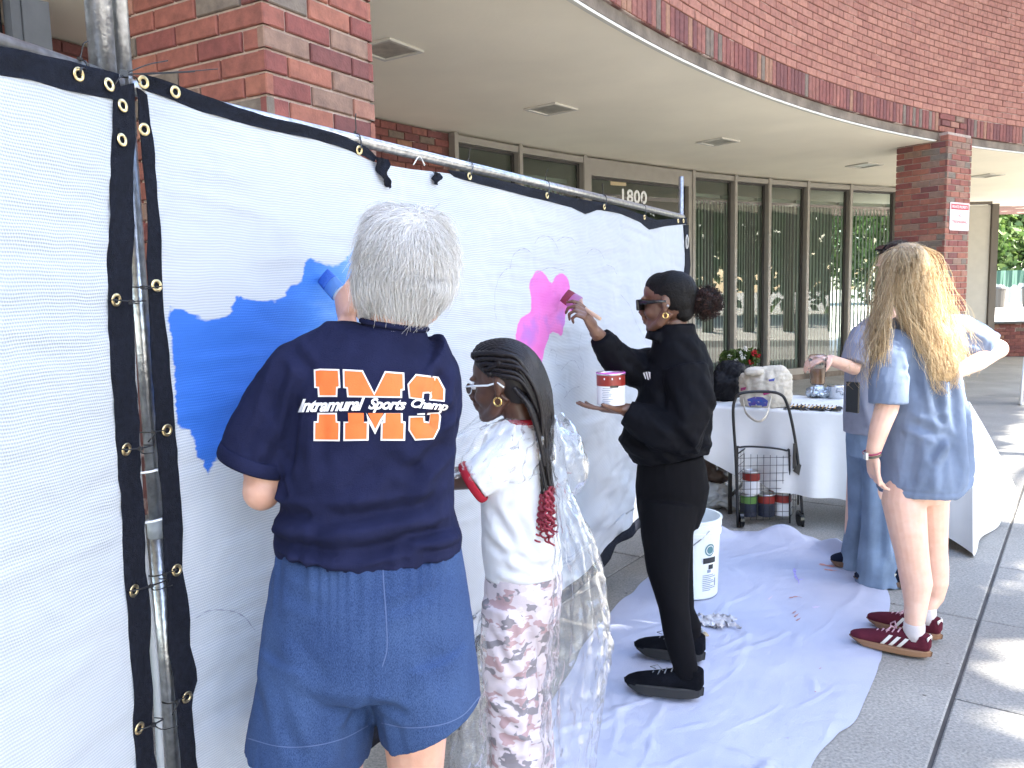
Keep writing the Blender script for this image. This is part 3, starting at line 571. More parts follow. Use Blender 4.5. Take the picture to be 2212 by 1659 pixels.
def screen_mat():
    m = bpy.data.materials.new('white_mesh_fabric'); m.use_nodes = True; t = m.node_tree; b = t.nodes['Principled BSDF']; b.inputs['Roughness'].default_value = 0.65
    at_ = lambda n_: N(t, 'ShaderNodeAttribute', attribute_name=n_)
    pc = at_('pc'); sx = N(t, 'ShaderNodeSeparateXYZ'); t.links.new(pc.outputs['Vector'], sx.inputs[0])
    def math_(op, a, b_=None, c=None):
        n = N(t, 'ShaderNodeMath', operation=op)
        for i, q in enumerate((a, b_, c)):
            if q is None: continue
            if isinstance(q, (int, float)): n.inputs[i].default_value = q
            else: t.links.new(q, n.inputs[i])
        return n.outputs[0]
    nzw = N(t, 'ShaderNodeTexNoise'); nzw.inputs['Scale'].default_value = 9; t.links.new(pc.outputs['Vector'], nzw.inputs['Vector'])
    zz = math_('MULTIPLY_ADD', nzw.outputs[0], 0.012, sx.outputs[1])
    rib = math_('SINE', math_('MULTIPLY', zz, 2*math.pi/0.0056)); rib01 = math_('MULTIPLY_ADD', rib, 0.5, 0.5)
    thr = math_('SINE', math_('MULTIPLY_ADD', sx.outputs[0], 2*math.pi/0.0048, math_('MULTIPLY', math_('FLOOR', math_('MULTIPLY', zz, 1/0.0056)), 2.4)))
    r1 = ramp(t, [(0.0, (0.43, 0.47, 0.54, 1)), (0.45, (0.535, 0.57, 0.62, 1)), (1, (0.59, 0.615, 0.65, 1))]); t.links.new(rib01, r1.inputs[0])
    soil = N(t, 'ShaderNodeTexNoise'); soil.inputs['Scale'].default_value = 3; soil.inputs['Detail'].default_value = 8; t.links.new(pc.outputs['Vector'], soil.inputs['Vector'])
    rs = ramp(t, [(0.3, (0.93, 0.95, 0.97, 1)), (0.7, (1, 1, 1, 1))]); t.links.new(soil.outputs[0], rs.inputs[0])
    mS = N(t, 'ShaderNodeMix', data_type='RGBA', blend_type='MULTIPLY'); mS.inputs[0].default_value = 1; t.links.new(r1.outputs[0], mS.inputs[6]); t.links.new(rs.outputs[0], mS.inputs[7])
    # brush marks: noise drawn out sideways
    mp = N(t, 'ShaderNodeMapping'); mp.inputs['Scale'].default_value = (22, 70, 1); t.links.new(pc.outputs['Vector'], mp.inputs[0]); nb = N(t, 'ShaderNodeTexNoise'); nb.inputs['Scale'].default_value = 1; nb.inputs['Detail'].default_value = 5; t.links.new(mp.outputs[0], nb.inputs['Vector'])
    n2 = N(t, 'ShaderNodeTexNoise'); n2.inputs['Scale'].default_value = 7.5; n2.inputs['Detail'].default_value = 5; t.links.new(pc.outputs['Vector'], n2.inputs['Vector'])
    def mask(name, rag, thin_at=None):
        sd = at_(name).outputs['Fac']; e = math_('MULTIPLY_ADD', math_('SUBTRACT', nb.outputs[0], 0.5), rag, sd)
        mr = N(t, 'ShaderNodeMapRange'); mr.inputs[1].default_value = 0.002; mr.inputs[2].default_value = -0.003; t.links.new(e, mr.inputs[0]); return mr.outputs[0]
    mb_, mp_ = mask('blue', 0.024), mask('pink', 0.012)
    thin = N(t, 'ShaderNodeMapRange'); thin.inputs[1].default_value = 0.30; thin.inputs[2].default_value = 0.62; t.links.new(sx.outputs[0], thin.inputs[0])
    th2 = math_('MULTIPLY', math_('MULTIPLY', thin.outputs[0], n2.outputs[0]), 1.8)
    rb = ramp(t, [(0.0, (0.028, 0.15, 0.60, 1)), (0.35, (0.045, 0.20, 0.66, 1)), (0.7, (0.14, 0.32, 0.70, 1)), (1, (0.42, 0.52, 0.68, 1))]); t.links.new(math_('ADD', th2, math_('MULTIPLY_ADD', nb.outputs[0], 0.35, math_('MULTIPLY_ADD', rib01, -0.10, -0.14))), rb.inputs[0])
    rp = ramp(t, [(0.3, (0.68, 0.14, 0.50, 1)), (0.54, (0.70, 0.17, 0.53, 1)), (0.66, (0.50, 0.16, 0.55, 1)), (0.8, (0.40, 0.18, 0.56, 1))]); t.links.new(n2.outputs[0], rp.inputs[0])
    m1 = N(t, 'ShaderNodeMix', data_type='RGBA'); t.links.new(mb_, m1.inputs[0]); t.links.new(mS.outputs[2], m1.inputs[6]); t.links.new(rb.outputs[0], m1.inputs[7])
    m2 = N(t, 'ShaderNodeMix', data_type='RGBA'); t.links.new(mp_, m2.inputs[0]); t.links.new(m1.outputs[2], m2.inputs[6]); t.links.new(rp.outputs[0], m2.inputs[7])
    t.links.new(m2.outputs[2], b.inputs['Base Color'])
    bp = N(t, 'ShaderNodeBump'); bp.inputs['Strength'].default_value = 0.5; bp.inputs['Distance'].default_value = 0.0012
    t.links.new(math_('MULTIPLY_ADD', thr, 0.25, rib01), bp.inputs['Height']); t.links.new(bp.outputs[0], b.inputs['Normal'])
    tl = N(t, 'ShaderNodeBsdfTranslucent'); t.links.new(m2.outputs[2], tl.inputs[0]); mx = N(t, 'ShaderNodeMixShader'); mx.inputs[0].default_value = 0.22; t.links.new(b.outputs[0], mx.inputs[1]); t.links.new(tl.outputs[0], mx.inputs[2]); t.links.new(mx.outputs[0], t.nodes['Material Output'].inputs[0]); return m
MAT['screen'] = screen_mat()
def add_attr(me, name, arr):
    a = me.attributes.new(name, 'FLOAT', 'POINT'); a.data.foreach_set('value', np.asarray(arr, np.float32).ravel())
def fabric(name, parent, side, s0, s1, zb, ztop, ds, smin=None):
    ns = int(abs(s1-s0)/ds); nz = int((1.9-zb)/ds); ss = np.linspace(s0, s1, ns+1); u = np.linspace(0, 1, nz+1)
    Sg, U = np.meshgrid(ss, u, indexing='ij'); Zt = np.interp(Sg, ztop[:, 0], ztop[:, 1]); Zg = zb+(Zt-zb)*U
    if smin is not None:                      # wavy vertical edge next to the post
        lo = np.interp(-Zg, -smin[:, 1], smin[:, 0]); f_ = (Sg-s0)/(s1-s0); Sg = lo+(s1-lo)*f_
    t, n = (FT, FNR) if side == 'R' else (LT, LNR); d = 0.03+billow(Sg, Zg, side)
    P = FA[None, None]*V(1, 1, 0)+Sg[..., None]*t+d[..., None]*n; P[..., 2] = Zg
    if side == 'R': P[..., 2] -= (1-U)*0.03*np.sin(Sg*4.0+0.6)*(U < 0.08)
    m = nz+1; f = [(i*m+j, (i+1)*m+j, (i+1)*m+j+1, i*m+j+1) for i in range(ns) for j in range(nz)]
    o = mk(name, P.reshape(-1, 3), f, MAT['screen'], None, True); me = o.data; q = np.stack([Sg.ravel(), Zg.ravel()], -1)
    pc = me.attributes.new('pc', 'FLOAT_VECTOR', 'POINT'); pc.data.foreach_set('vector', np.c_[q, np.zeros(len(q))].astype(np.float32).ravel())
    if side == 'R':
        add_attr(me, 'blue', sdist(q, [plsz(*p) for p in blue_px])); add_attr(me, 'pink', sdist(q, [plsz(*p) for p in pink_px]))
    else: add_attr(me, 'blue', np.ones(len(q))); add_attr(me, 'pink', np.ones(len(q)))
    adopt(parent, o); return o
def surf(s, z, side, lift=0.0):
    t, n = (FT, FNR) if side == 'R' else (LT, LNR); s, z = np.atleast_1d(s).astype(float), np.atleast_1d(z).astype(float)
    P = FA*V(1, 1, 0)+s[:, None]*t+(0.03+billow(s, z, side)+lift)[:, None]*n; P[:, 2] = z; return P
def hem(name, parent, side, e0, e1, k=40, lift=0.003, th=0.0022, m=MAT['web'], fold=0.002):
    """webbing strip between two edge polylines given in picture units"""
    n = FNR if side == 'R' else LNR; a = np.array([plsz(*p, side) for p in e0]); b = np.array([plsz(*p, side) for p in e1])
    def rs(q):
        L = np.r_[0, np.cumsum(np.linalg.norm(np.diff(q, axis=0), axis=1))]; u = np.linspace(0, L[-1], k); return np.c_[np.interp(u, L, q[:, 0]), np.interp(u, L, q[:, 1])]
    a, b = rs(a), rs(b); v = []; f = []; m4 = 5
    for i in range(k):
        for j in range(m4):
            w_ = j/(m4-1); s, z = a[i]*(1-w_)+b[i]*w_; p = surf(s, z, side, lift)[0]+n*fold*math.sin(i*0.9+j*1.3); v.append(p)
    base = len(v); v += [p-n*th for p in v]
    for i in range(k-1):
        for j in range(m4-1): f.append((i*m4+j, i*m4+j+1, (i+1)*m4+j+1, (i+1)*m4+j)); f.append((base+i*m4+j, base+(i+1)*m4+j, base+(i+1)*m4+j+1, base+i*m4+j+1))
    for i in range(k-1):
        for j in (0, m4-1): f.append((i*m4+j, (i+1)*m4+j, base+(i+1)*m4+j, base+i*m4+j))
    o = mk(name, v, f, m, None, True); adopt(parent, o); return o
gro = None
def grommet(parent, px, py, side, r=0.0115):
    global gro
    if gro is None:
        v, f = [], []
        for i in range(20):
            a = 2*math.pi*i/20
            for j in range(7):
                b = 2*math.pi*j/7; R_ = 0.0088+0.0034*math.cos(b); v.append((R_*math.cos(a), R_*math.sin(a), 0.0016*math.sin(b)))
        for i in range(20):
            for j in range(7): f.append((i*7+j, ((i+1) % 20)*7+j, ((i+1) % 20)*7+(j+1) % 7, i*7+(j+1) % 7))
        gro = mk('grommet', v, f, MAT['brass'], None, True)
        bpy.data.objects.remove(gro); gro = [m for m in bpy.data.meshes if m.name.startswith('grommet')][0]
    s, z = plsz(px, py, side); n, t = (FNR, FT) if side == 'R' else (LNR, LT); p = surf(s, z, side, 0.0055)[0]; k = r/0.0115
    o = bpy.data.objects.new('grommet', gro); COL.objects.link(o)
    tilt = random.uniform(-.12, .12); n2 = nrm(n+V(0, 0, 1)*tilt); t2 = nrm(t-n2*(t @ n2)); u2 = np.cross(n2, t2)
    o.matrix_world = Matrix(((t2[0]*k, u2[0]*k, n2[0]*k, p[0]), (t2[1]*k, u2[1]*k, n2[1]*k, p[1]), (t2[2]*k, u2[2]*k, n2[2]*k, p[2]), (0, 0, 0, 1))); adopt(parent, o); return p
def ztie(parent, pts, m='tie', r=0.0022, name='zip_tie', k=18):
    v, f = tube(spline(pts, k), [(r, r*0.55)]*k, 6); o = mk(name, v, f, MAT[m], None, True); adopt(parent, o); return o

# pipe frame ------------------------------------------------------------
FRM = thing('pipe_frame', 'galvanised steel pipe frame that holds the white mesh screens', 'frame', (FA[0], FA[1], 0))
def pipe(name, pts, r, m='galv', n=18):
    v, f = tube(pts, r, n); o = mk(name, v, f, MAT[m], None, True); adopt(FRM, o); return o
up_ = V(0, 0, 1)
PX = pl(312, 760, 'R', -0.012); PX[2] = 0                                   # main post behind the gap
pipe('post', [PX+up_*0, PX+up_*zf(0.62)], 0.0192); pipe('post', [PX+up_*zf(0.60), PX+up_*zf(1.13)], 0.0168); pipe('post', [PX+up_*zf(1.11), PX+up_*zf(1.80)], 0.0144)
for z_, r_ in ((zf(0.61), 0.0215), (zf(1.12), 0.0192)): pipe('collar', [PX+up_*(z_-.018), PX+up_*(z_+.018)], r_, 'tape')
P2 = pl(281, 760, 'L', -0.005); P2[2] = 0; pipe('taped_conduit', spline([P2+V(.004, 0, .02), P2+V(-.002, 0, .5), P2+V(.002, 0, .8), P2+V(-.004, 0, 1.1), P2+V(.003, 0, 1.45), P2+V(0.004, 0, 1.69)], 30), 0.0074, 'tape', 10)
def vert(px, py, r, z0, z1, off=0.0, name='post', side='R'):
    p = pl(px, py, side, off); p[2] = 0; pipe(name, [p+up_*z0, p+up_*z1], r); return p
pL = vert(219, 100, 0.0230, zf(1.862), 2.75, -0.015, 'corner_post', 'L'); pR = vert(262, 100, 0.0166, zf(1.80), 2.75, -0.02, 'corner_post')
zr = zf(1.878)
q0 = LA+LT*(-1.6); q0[2] = zr+.004; q1 = FA-LT*0.02-LNR*0.012; q1[2] = zr+.004; pipe('top_rail', [q0, q1], 0.0160)
qa = FA-FNR*0.004; qa[2] = zr; qb = FB-FNR*0.004+FT*0.01; qb[2] = zr+0.004; pipe('top_rail', [qa, qb], 0.0152)
pf = FB-FNR*0.01; pf[2] = 0; pipe('post', [pf, pf+up_*2.15], 0.0140)
# screens ---------------------------------------------------------------
SR = thing('mesh_screen', 'white mesh screen being painted with blue and pink clouds', 'screen', (FA[0]+FT[0], FA[1]+FT[1], 0), 'white mesh screens on the pipe frame')
SLf = thing('mesh_screen', 'unpainted white mesh screen at the left picture edge', 'screen', (LA[0], LA[1], 0), 'white mesh screens on the pipe frame')
topR = [(305, 192), (430, 240), (560, 275), (680, 300), (750, 322), (800, 348), (835, 360), (900, 371), (985, 379), (1010, 387), (1100, 411), (1180, 431), (1240, 447), (1265, 461), (1290, 451), (1340, 461), (1385, 477), (1405, 494), (1440, 486), (1480, 481)]
ztR = np.array([plsz(*p) for p in topR]); ztR[:, 1] += 0.004
leftR = np.array([plsz(*p) for p in [(312, 210), (326, 400), (341, 620), (348, 700), (366, 850), (368, 930), (386, 1100), (389, 1231), (401, 1300), (406, 1400), (421, 1460), (404, 1520), (414, 1600), (421, 1659), (430, 1900)]])
sE = plsz(1480, 500)[0]
fabric('fabric', SR, 'R', 0.03, sE, zf(0.47), ztR, 0.0105, leftR)
topL = [(-500, -10), (0, 163), (60, 172), (140, 196), (235, 214), (262, 222)]; ztL = np.array([plsz(*p, 'L') for p in topL])
rightL = np.array([plsz(*p, 'L') for p in [(262, 205), (256, 640), (262, 800), (276, 950), (290, 1150), (296, 1300), (305, 1400), (318, 1600), (325, 1659), (345, 1900)]])
fabric('fabric', SLf, 'L', -0.01, -1.2, zf(0.47), ztL, 0.0105, rightL)
hem('top_hem', SR, 'R', [(300, 160), (372, 182), (430, 206), (560, 249), (680, 277), (745, 296), (790, 318), (814, 340)], [(305, 194), (372, 218), (430, 242), (560, 277), (680, 302), (750, 324), (785, 338), (806, 350)])
hem('top_hem', SR, 'R', [(968, 367), (1010, 371), (1100, 393), (1180, 412), (1240, 428), (1300, 438), (1390, 463), (1420, 475), (1482, 470)], [(985, 381), (1010, 389), (1100, 413), (1180, 433), (1240, 449), (1265, 463), (1290, 453), (1340, 463), (1385, 479), (1405, 496), (1440, 488), (1482, 484)], 60)
hem('torn_strap', SR, 'R', [(802, 340), (806, 362), (814, 384), (828, 405)], [(836, 345), (832, 365), (831, 385), (835, 408)], 14, 0.012, fold=0.006)
hem('torn_strap', SR, 'R', [(930, 372), (929, 385), (931, 396)], [(949, 374), (948, 387), (940, 400)], 10, 0.010, fold=0.005)
hem('side_hem', SR, 'R', [(290, 190), (297, 300), (306, 400), (313, 640), (333, 930), (350, 1100), (358, 1231), (366, 1400), (378, 1500), (388, 1659), (395, 1900)], [(314, 205), (330, 400), (345, 620), (352, 700), (370, 850), (372, 930), (390, 1100), (393, 1231), (405, 1300), (410, 1400), (426, 1460), (408, 1520), (418, 1600), (425, 1659), (434, 1900)], 60)
hem('side_hem', SR, 'R', [(1474, 486), (1478, 560), (1474, 620), (1470, 700), (1468, 900), (1462, 1100)], [(1486, 486), (1487, 530), (1491, 580), (1486, 620), (1482, 700), (1480, 900), (1476, 1100)], 30)
hem('top_hem', SLf, 'L', [(-400, -20), (0, 100), (60, 113), (140, 132), (200, 148), (250, 160)], [(-400, 40), (0, 163), (60, 173), (140, 197), (235, 215), (255, 222)], 40)
hem('side_hem', SLf, 'L', [(238, 190), (235, 400), (233, 640), (240, 800), (255, 950), (270, 1150), (273, 1300), (285, 1400), (300, 1600), (302, 1659), (322, 1900)], [(283, 180), (284, 400), (285, 640), (290, 750), (300, 900), (308, 1000), (315, 1150), (320, 1300), (330, 1450), (340, 1600), (345, 1659), (360, 1900)], 60)
# bottom hem of the painted screen
v, f = [], []; kk = 90; ss = np.linspace(0.06, sE-0.01, kk)
for i, s in enumerate(ss):
    zb = zf(0.47)-0.03*math.sin(s*4.0+0.6)
    for j, dz in enumerate((-0.012, 0.008, 0.03)): v.append(surf(s, zb+dz, 'R', 0.013)[0]+FNR*0.004*math.sin(i*.5+j))
b0 = len(v); v += [p-FNR*0.022 for p in v]
for i in range(kk-1):
    for j in range(2): f.append((i*3+j, (i+1)*3+j, (i+1)*3+j+1, i*3+j+1)); f.append((b0+i*3+j, b0+i*3+j+1, b0+(i+1)*3+j+1, b0+(i+1)*3+j))
    f.append((i*3, b0+i*3, b0+i*3+3, i*3+3)); f.append((i*3+2, i*3+5, b0+i*3+5, b0+i*3+2))
adopt(SR, mk('bottom_hem', v, f, MAT['web'], None, True))
for (x, y) in [(303, 179), (372, 200), (772, 325), (1017, 380), (1182, 422), (1300, 447), (1395, 469), (1462, 477), (1473, 477), (304, 281), (328, 617), (355, 929), (379, 1231), (401, 1505), (1328, 1186)]:
    if y != 1186: grommet(SR, x, y, 'R', 0.0118)
for (x, y) in [(160, 162), (225, 184), (256, 229), (254, 303), (249, 648), (273, 971), (287, 1276), (308, 1574)]: grommet(SLf, x, y, 'L', 0.0118)
# zip ties: loop from a grommet over the rail, with a cut tail
def rail_tie(parent, gx, gy, rx, ry, side, tail, m='tie'):
    n = FNR if side == 'R' else LNR; t = FT if side == 'R' else LT; g = surf(*plsz(gx, gy, side), side, 0.008)[0]; c = pl(rx, ry, side, 0.0)
    c[2] = zr; pts = [g-n*0.016, g, g+n*0.004+up_*0.01, c+n*0.017+up_*0.0, c+n*0.012+up_*0.012, c+up_*0.0165, c-n*0.014+up_*0.006, c-n*0.015-up_*0.008]
    ztie(parent, pts, m, k=24); h = c+up_*0.0165; ztie(parent, [h-t*0.002, h+up_*0.012+t*0.004, h+V(*tail)*0.5+up_*0.012, h+V(*tail)], m, 0.0016, k=10)
    MB().box(h+up_*0.002, (0.007, 0.006, 0.006)).build('tie_head', MAT[m], parent)
rail_tie(SLf, 160, 162, 172, 118, 'L', (0.012, 0.01, 0.034)); rail_tie(SR, 772, 325, 768, 303, 'R', (0.004, 0.0, 0.05)); rail_tie(SR, 1017, 380, 1012, 362, 'R', (0.01, 0.0, 0.04)); rail_tie(SR, 1182, 422, 1178, 400, 'R', (0.012, 0, 0.04)); rail_tie(SR, 1300, 447, 1302, 427, 'R', (0.0, 0, 0.05)); rail_tie(SR, 1395, 469, 1388, 448, 'R', (0.0, 0, 0.03))
for (gx, gy, ex, ey, tx, ty) in [(328, 617, 284, 620, 350, 618), (355, 929, 306, 934, 320, 955), (379, 1231, 330, 1245, 362, 1262), (401, 1505, 362, 1520, 372, 1545)]:
    g = pl(gx, gy, 'R', 0.042); e = pl(ex, ey, 'R', 0.022); md = pl((gx+ex)/2, (gy+ey)/2+2, 'R', 0.045); ztie(SR, [g-FNR*.01, g, md, e, e-FNR*0.03], k=16); ztie(SR, [md, pl((gx+ex)/2+4, (gy+ey)/2+6, 'R', 0.05), pl(tx, ty, 'R', 0.046)], r=0.0016, k=8); MB().box(md+FNR*.002, (0.007, 0.007, 0.006)).build('tie_head', MAT['tie'], SR)
for (gx, gy, ex, ey, tx, ty) in [(249, 648, 315, 650, 300, 655), (273, 971, 330, 962, 332, 978), (287, 1276, 362, 1252, 372, 1264), (308, 1574, 352, 1553, 384, 1568)]:
    g = pl(gx, gy, 'L', 0.042); e = pl(ex, ey, 'L', 0.028); md = pl((gx+ex)/2, (gy+ey)/2+2, 'L', 0.05); ztie(SLf, [g-LNR*.01, g, md, e, e-LNR*0.02], k=16); ztie(SLf, [md, pl((gx+tx)/2+6, (gy+ty)/2+5, 'L', 0.055), pl(tx, ty, 'L', 0.05)], r=0.0016, k=8); MB().box(md+LNR*.002, (0.007, 0.007, 0.006)).build('tie_head', MAT['tie'], SLf)
for (x0, y0, x1, y1) in [(302, 1022, 356, 1007), (312, 1129, 361, 1113)]:
    a, b = pl(x0, y0, 'R', 0.012), pl(x1, y1, 'R', 0.012); m_ = (a+b)/2+FNR*0.012; ztie(FRM, [a-FNR*.03, a, m_, b, b-FNR*.03], 'tie_white', 0.0045)
kn = pl(268, 160, 'R', 0.05)                                             # bunch of ties at the corner
for (ex, ey, mx_, my_) in [(362, 131, 318, 140), (470, 149, 390, 155), (300, 178, 290, 165), (240, 195, 255, 172), (420, 155, 330, 160)]: ztie(SR, [kn, pl(mx_, my_, 'R', 0.06), pl(ex, ey, 'R', 0.05)], r=0.0019, k=12)
MB().box(kn, (0.014, 0.012, 0.011), rotz(0.4)).build('tie_head', MAT['tie'], SR)
ca = pl(1484, 515, 'R', 0.05); ztie(SR, [ca+V(0, 0, .02), ca+V(.006, 0, 0), ca+V(.004, 0, -.05), ca+V(-.004, 0, -.05), ca+V(-.005, 0, 0), ca+V(0, 0, .02)], 'galv', 0.003, 'carabiner', 20)
for (a0, a1, a2) in [((893, 356), (906, 338), (918, 356)), ((908, 340), (912, 345), (917, 358))]: ztie(SR, [pl(*q, 'R', 0.03) for q in (a0, a1, a2)], 'tie_white', 0.0018, k=10)
# pencil outline of the clouds
penc = mat('pencil', (0.30, 0.32, 0.40, 1), 0.7)
def sketch(px, wd=0.0028):
    q = np.array([plsz(*p) for p in px]); q = spline(np.c_[q, np.zeros(len(q))], len(px)*6)[:, :2]; P = surf(q[:, 0], q[:, 1], 'R', 0.0016); T = frame_dirs(P); v = []; f = []
    for i in range(len(P)):
        o_ = nrm(np.cross(T[i], FNR))*wd*0.5*(0.6+0.4*math.sin(i*1.3)); v += [P[i]-o_, P[i]+o_]
    f = [(2*i, 2*i+1, 2*i+3, 2*i+2) for i in range(len(P)-1)]; adopt(SR, mk('pencil_line', v, f, penc))
for L_ in [[(1072, 690), (1070, 660), (1075, 620), (1090, 588), (1108, 578)], [(1108, 580), (1110, 560), (1122, 542), (1138, 537), (1152, 548)], [(1158, 526), (1168, 512), (1184, 510), (1198, 520), (1208, 545)], [(1205, 520), (1220, 512), (1238, 516), (1247, 530)], [(1270, 548), (1282, 538), (1296, 542), (1308, 562)], [(1310, 572), (1325, 578), (1335, 592)], [(1345, 636), (1362, 660), (1370, 690), (1382, 718), (1394, 745)], [(908, 455), (920, 445), (930, 450)], [(925, 462), (938, 448), (948, 440)], [(420, 1335), (450, 1318), (490, 1318), (520, 1330), (545, 1360)],
           [(1182, 770), (1190, 755), (1200, 765), (1196, 785), (1206, 790)], [(1210, 800), (1225, 782), (1240, 780), (1250, 800)], [(1185, 850), (1200, 830), (1215, 835), (1222, 855)], [(1215, 860), (1232, 840), (1250, 835)], [(1190, 880), (1205, 872), (1212, 890)], [(1252, 720), (1248, 760), (1258, 790), (1250, 820)], [(1160, 590), (1190, 578), (1220, 584)]]: sketch(L_)
# ================================================================== PEOPLE
def skin_mat(name, col, col2, rough=0.5):
    m = mat(name, col, rough, col2=col2, vscale=26, bump=0.08, bscale=260, sss=0.12, detail=4); return m
SKIN_L = skin_mat('light_skin', (0.56, 0.31, 0.22, 1), (0.64, 0.38, 0.28, 1)); SKIN_P = skin_mat('pale_skin', (0.66, 0.40, 0.30, 1), (0.72, 0.47, 0.37, 1))
SKIN_D = skin_mat('dark_skin', (0.075, 0.033, 0.020, 1), (0.10, 0.046, 0.029, 1), 0.42); SKIN_B = skin_mat('brown_skin', (0.115, 0.055, 0.034, 1), (0.145, 0.072, 0.045, 1), 0.42)
def cloth_mat(name, col, var=0.12, weave=500, bump=0.25, rough=0.95, sheen=0.0, vscale=14, col2=None):
    return mat(name, col, rough, var=var, vscale=vscale, bump=bump, bscale=weave, spec=0.08, sheen=sheen, col2=col2)
def basis(fwd, up=(0, 0, 1)):
    f_ = nrm(fwd); l_ = nrm(np.cross(up, f_)); u_ = np.cross(f_, l_); return np.array([f_, l_, u_]).T      # columns: forward, left, up
def head(mb, c, fwd, up=(0, 0, 1), k=1.0, wide=1.0, lips=1.0, ears=True, neck=None, nose=1.0):
    Bm = basis(fwd, up); W_ = lambda *p: np.asarray(c)+Bm @ (V(*p)*k)
    def el(p, r, Rr=None): mb.ell(W_(*p), tuple(np.array(r)*k), Bm if Rr is None else Bm @ Rr, 20, 14)
    el((-.016, 0, .032), (.094, .076*wide, .086)); el((-.035, 0, .0), (.066, .066*wide, .07)); el((.034, 0, -.02), (.056, .060*wide, .08)); el((.045, 0, .045), (.046, .058*wide, .05))
    el((.058, 0, -.078), (.034, .036*wide, .034)); el((.076, 0, -.098), (.017, .02*wide, .016))
    for s_ in (-1, 1):
        mb.tube([W_(-.012, s_*.056*wide, -.038), W_(.02, s_*.052*wide, -.075), W_(.066, s_*.018*wide, -.098)], [.022*k, .021*k, .018*k], 10)
        el((.057, s_*.035*wide, -.032), (.028, .025, .026)); el((.083, s_*.026*wide, .024), (.014, .024, .009))
        mb.ell(W_(.101, s_*.0115, -.037), (.010*k*nose, .0085*k*nose, .0075*k*nose), Bm)
        if ears:
            Re = Bm @ rotz(s_*0.35); mb.ell(W_(-.012, s_*.075*wide, .002), (.017*k, .0065*k, .026*k), Re); mb.ell(W_(-.006, s_*.0735*wide, -.022), (.010*k, .006*k, .014*k), Re)
    mb.tube([W_(.085, 0, .02), W_(.094, 0, -.005), W_(.109, 0, -.030), W_(.100, 0, -.042)], [.0075*k, .008*k, .0115*k*nose, .008*k], 10)
    mb.tube([W_(.092, -.02, -.0585), W_(.0985, -.007, -.0555), W_(.0985, .007, -.0555), W_(.092, .02, -.0585)], [.004*k, .0068*k*lips, .0068*k*lips, .004*k], 8)
    mb.tube([W_(.089, -.018, -.0665), W_(.0955, 0, -.0695), W_(.089, .018, -.0665)], [.004*k, .0082*k*lips, .004*k], 8)
    if neck is not None: mb.tube(neck[0], neck[1], 16)
    return W_
def hand(mb, wrist, fwd, palm, thumb, k=1.0, curl=(0.5, 0.5, 0.5, 0.5), thumb_curl=0.4, spread=0.06, tdir=None):
    """palm: direction the palm faces; thumb: direction of the thumb's side of the palm"""
    f_ = nrm(fwd); p_ = nrm(np.asarray(palm)-f_*(np.asarray(palm) @ f_)); s_ = np.cross(f_, p_); s_ = s_ if s_ @ np.asarray(thumb) > 0 else -s_
    w_ = np.asarray(wrist, float); mb.tube([w_-f_*.02*k, w_+f_*.012*k, w_+f_*.045*k, w_+f_*.085*k], [(.026*k, .02*k), (.031*k, .019*k), (.039*k, .0165*k), (.040*k, .0125*k)], 14, side=s_)
    L = (.040, .045, .042, .033)
    for i in range(4):
        o_ = w_+f_*(.083-.004*abs(i-1.2))*k+s_*(.030-.020*i)*k; a = 0; d = f_; pts = [o_-f_*.012*k]; q = o_; sp = s_*spread*(1.5-i)
        for j, fr_ in enumerate((1.0, .68, .55)):
            a += curl[i]*(0.8 if j == 0 else 1.15); d = nrm(f_*math.cos(a)+p_*math.sin(a)+sp*(j == 0)); pts.append(q); q = q+d*L[i]*fr_*k
        pts.append(q); mb.tube(pts, [.0092*k, .0092*k, .0086*k, .0078*k, .0066*k], 9); mb.ell(q, .0068*k, None, 8, 6)
    b_ = w_+f_*.022*k+s_*.026*k; d = nrm(f_*.62+s_*.62+p_*.42) if tdir is None else nrm(tdir); q1 = b_+d*.040*k; d2 = nrm(d+(-s_*.5+p_*.6+f_*.4)*thumb_curl); q2 = q1+d2*.032*k; q3 = q2+nrm(d2+(-s_*.4+f_*.2)*thumb_curl)*.026*k
    mb.tube([b_-d*.012*k, b_, q1, q2, q3], [.014*k, .0155*k, .0115*k, .0095*k, .0072*k], 10); mb.ell(q3, .0074*k, None, 8, 6)
def body_obj(mb, T, m, voxel=0.0045, smooth=3, name='body'):
    me = fuse(mb, voxel, smooth, name); o = link(name, me, m, None, True); adopt(T, o); return o
def garment(name, mb, T, m, voxel=0.0065, smooth=5, fl=None, rip=None, label=None, post=None):
    me = fuse(mb, voxel, smooth, name)
    if rip:
        for (a_, s_, sd, st_) in rip: ripple(me, a_, s_, sd, st_)
    if fl: folds(me, fl)
    if post: co = getco(me); no = getno(me); setco(me, post(co, no))
    o = link(name, me, m, None, True); adopt(T, o)
    if label: o['label'] = label
    return o
CURJ = np.zeros(3)
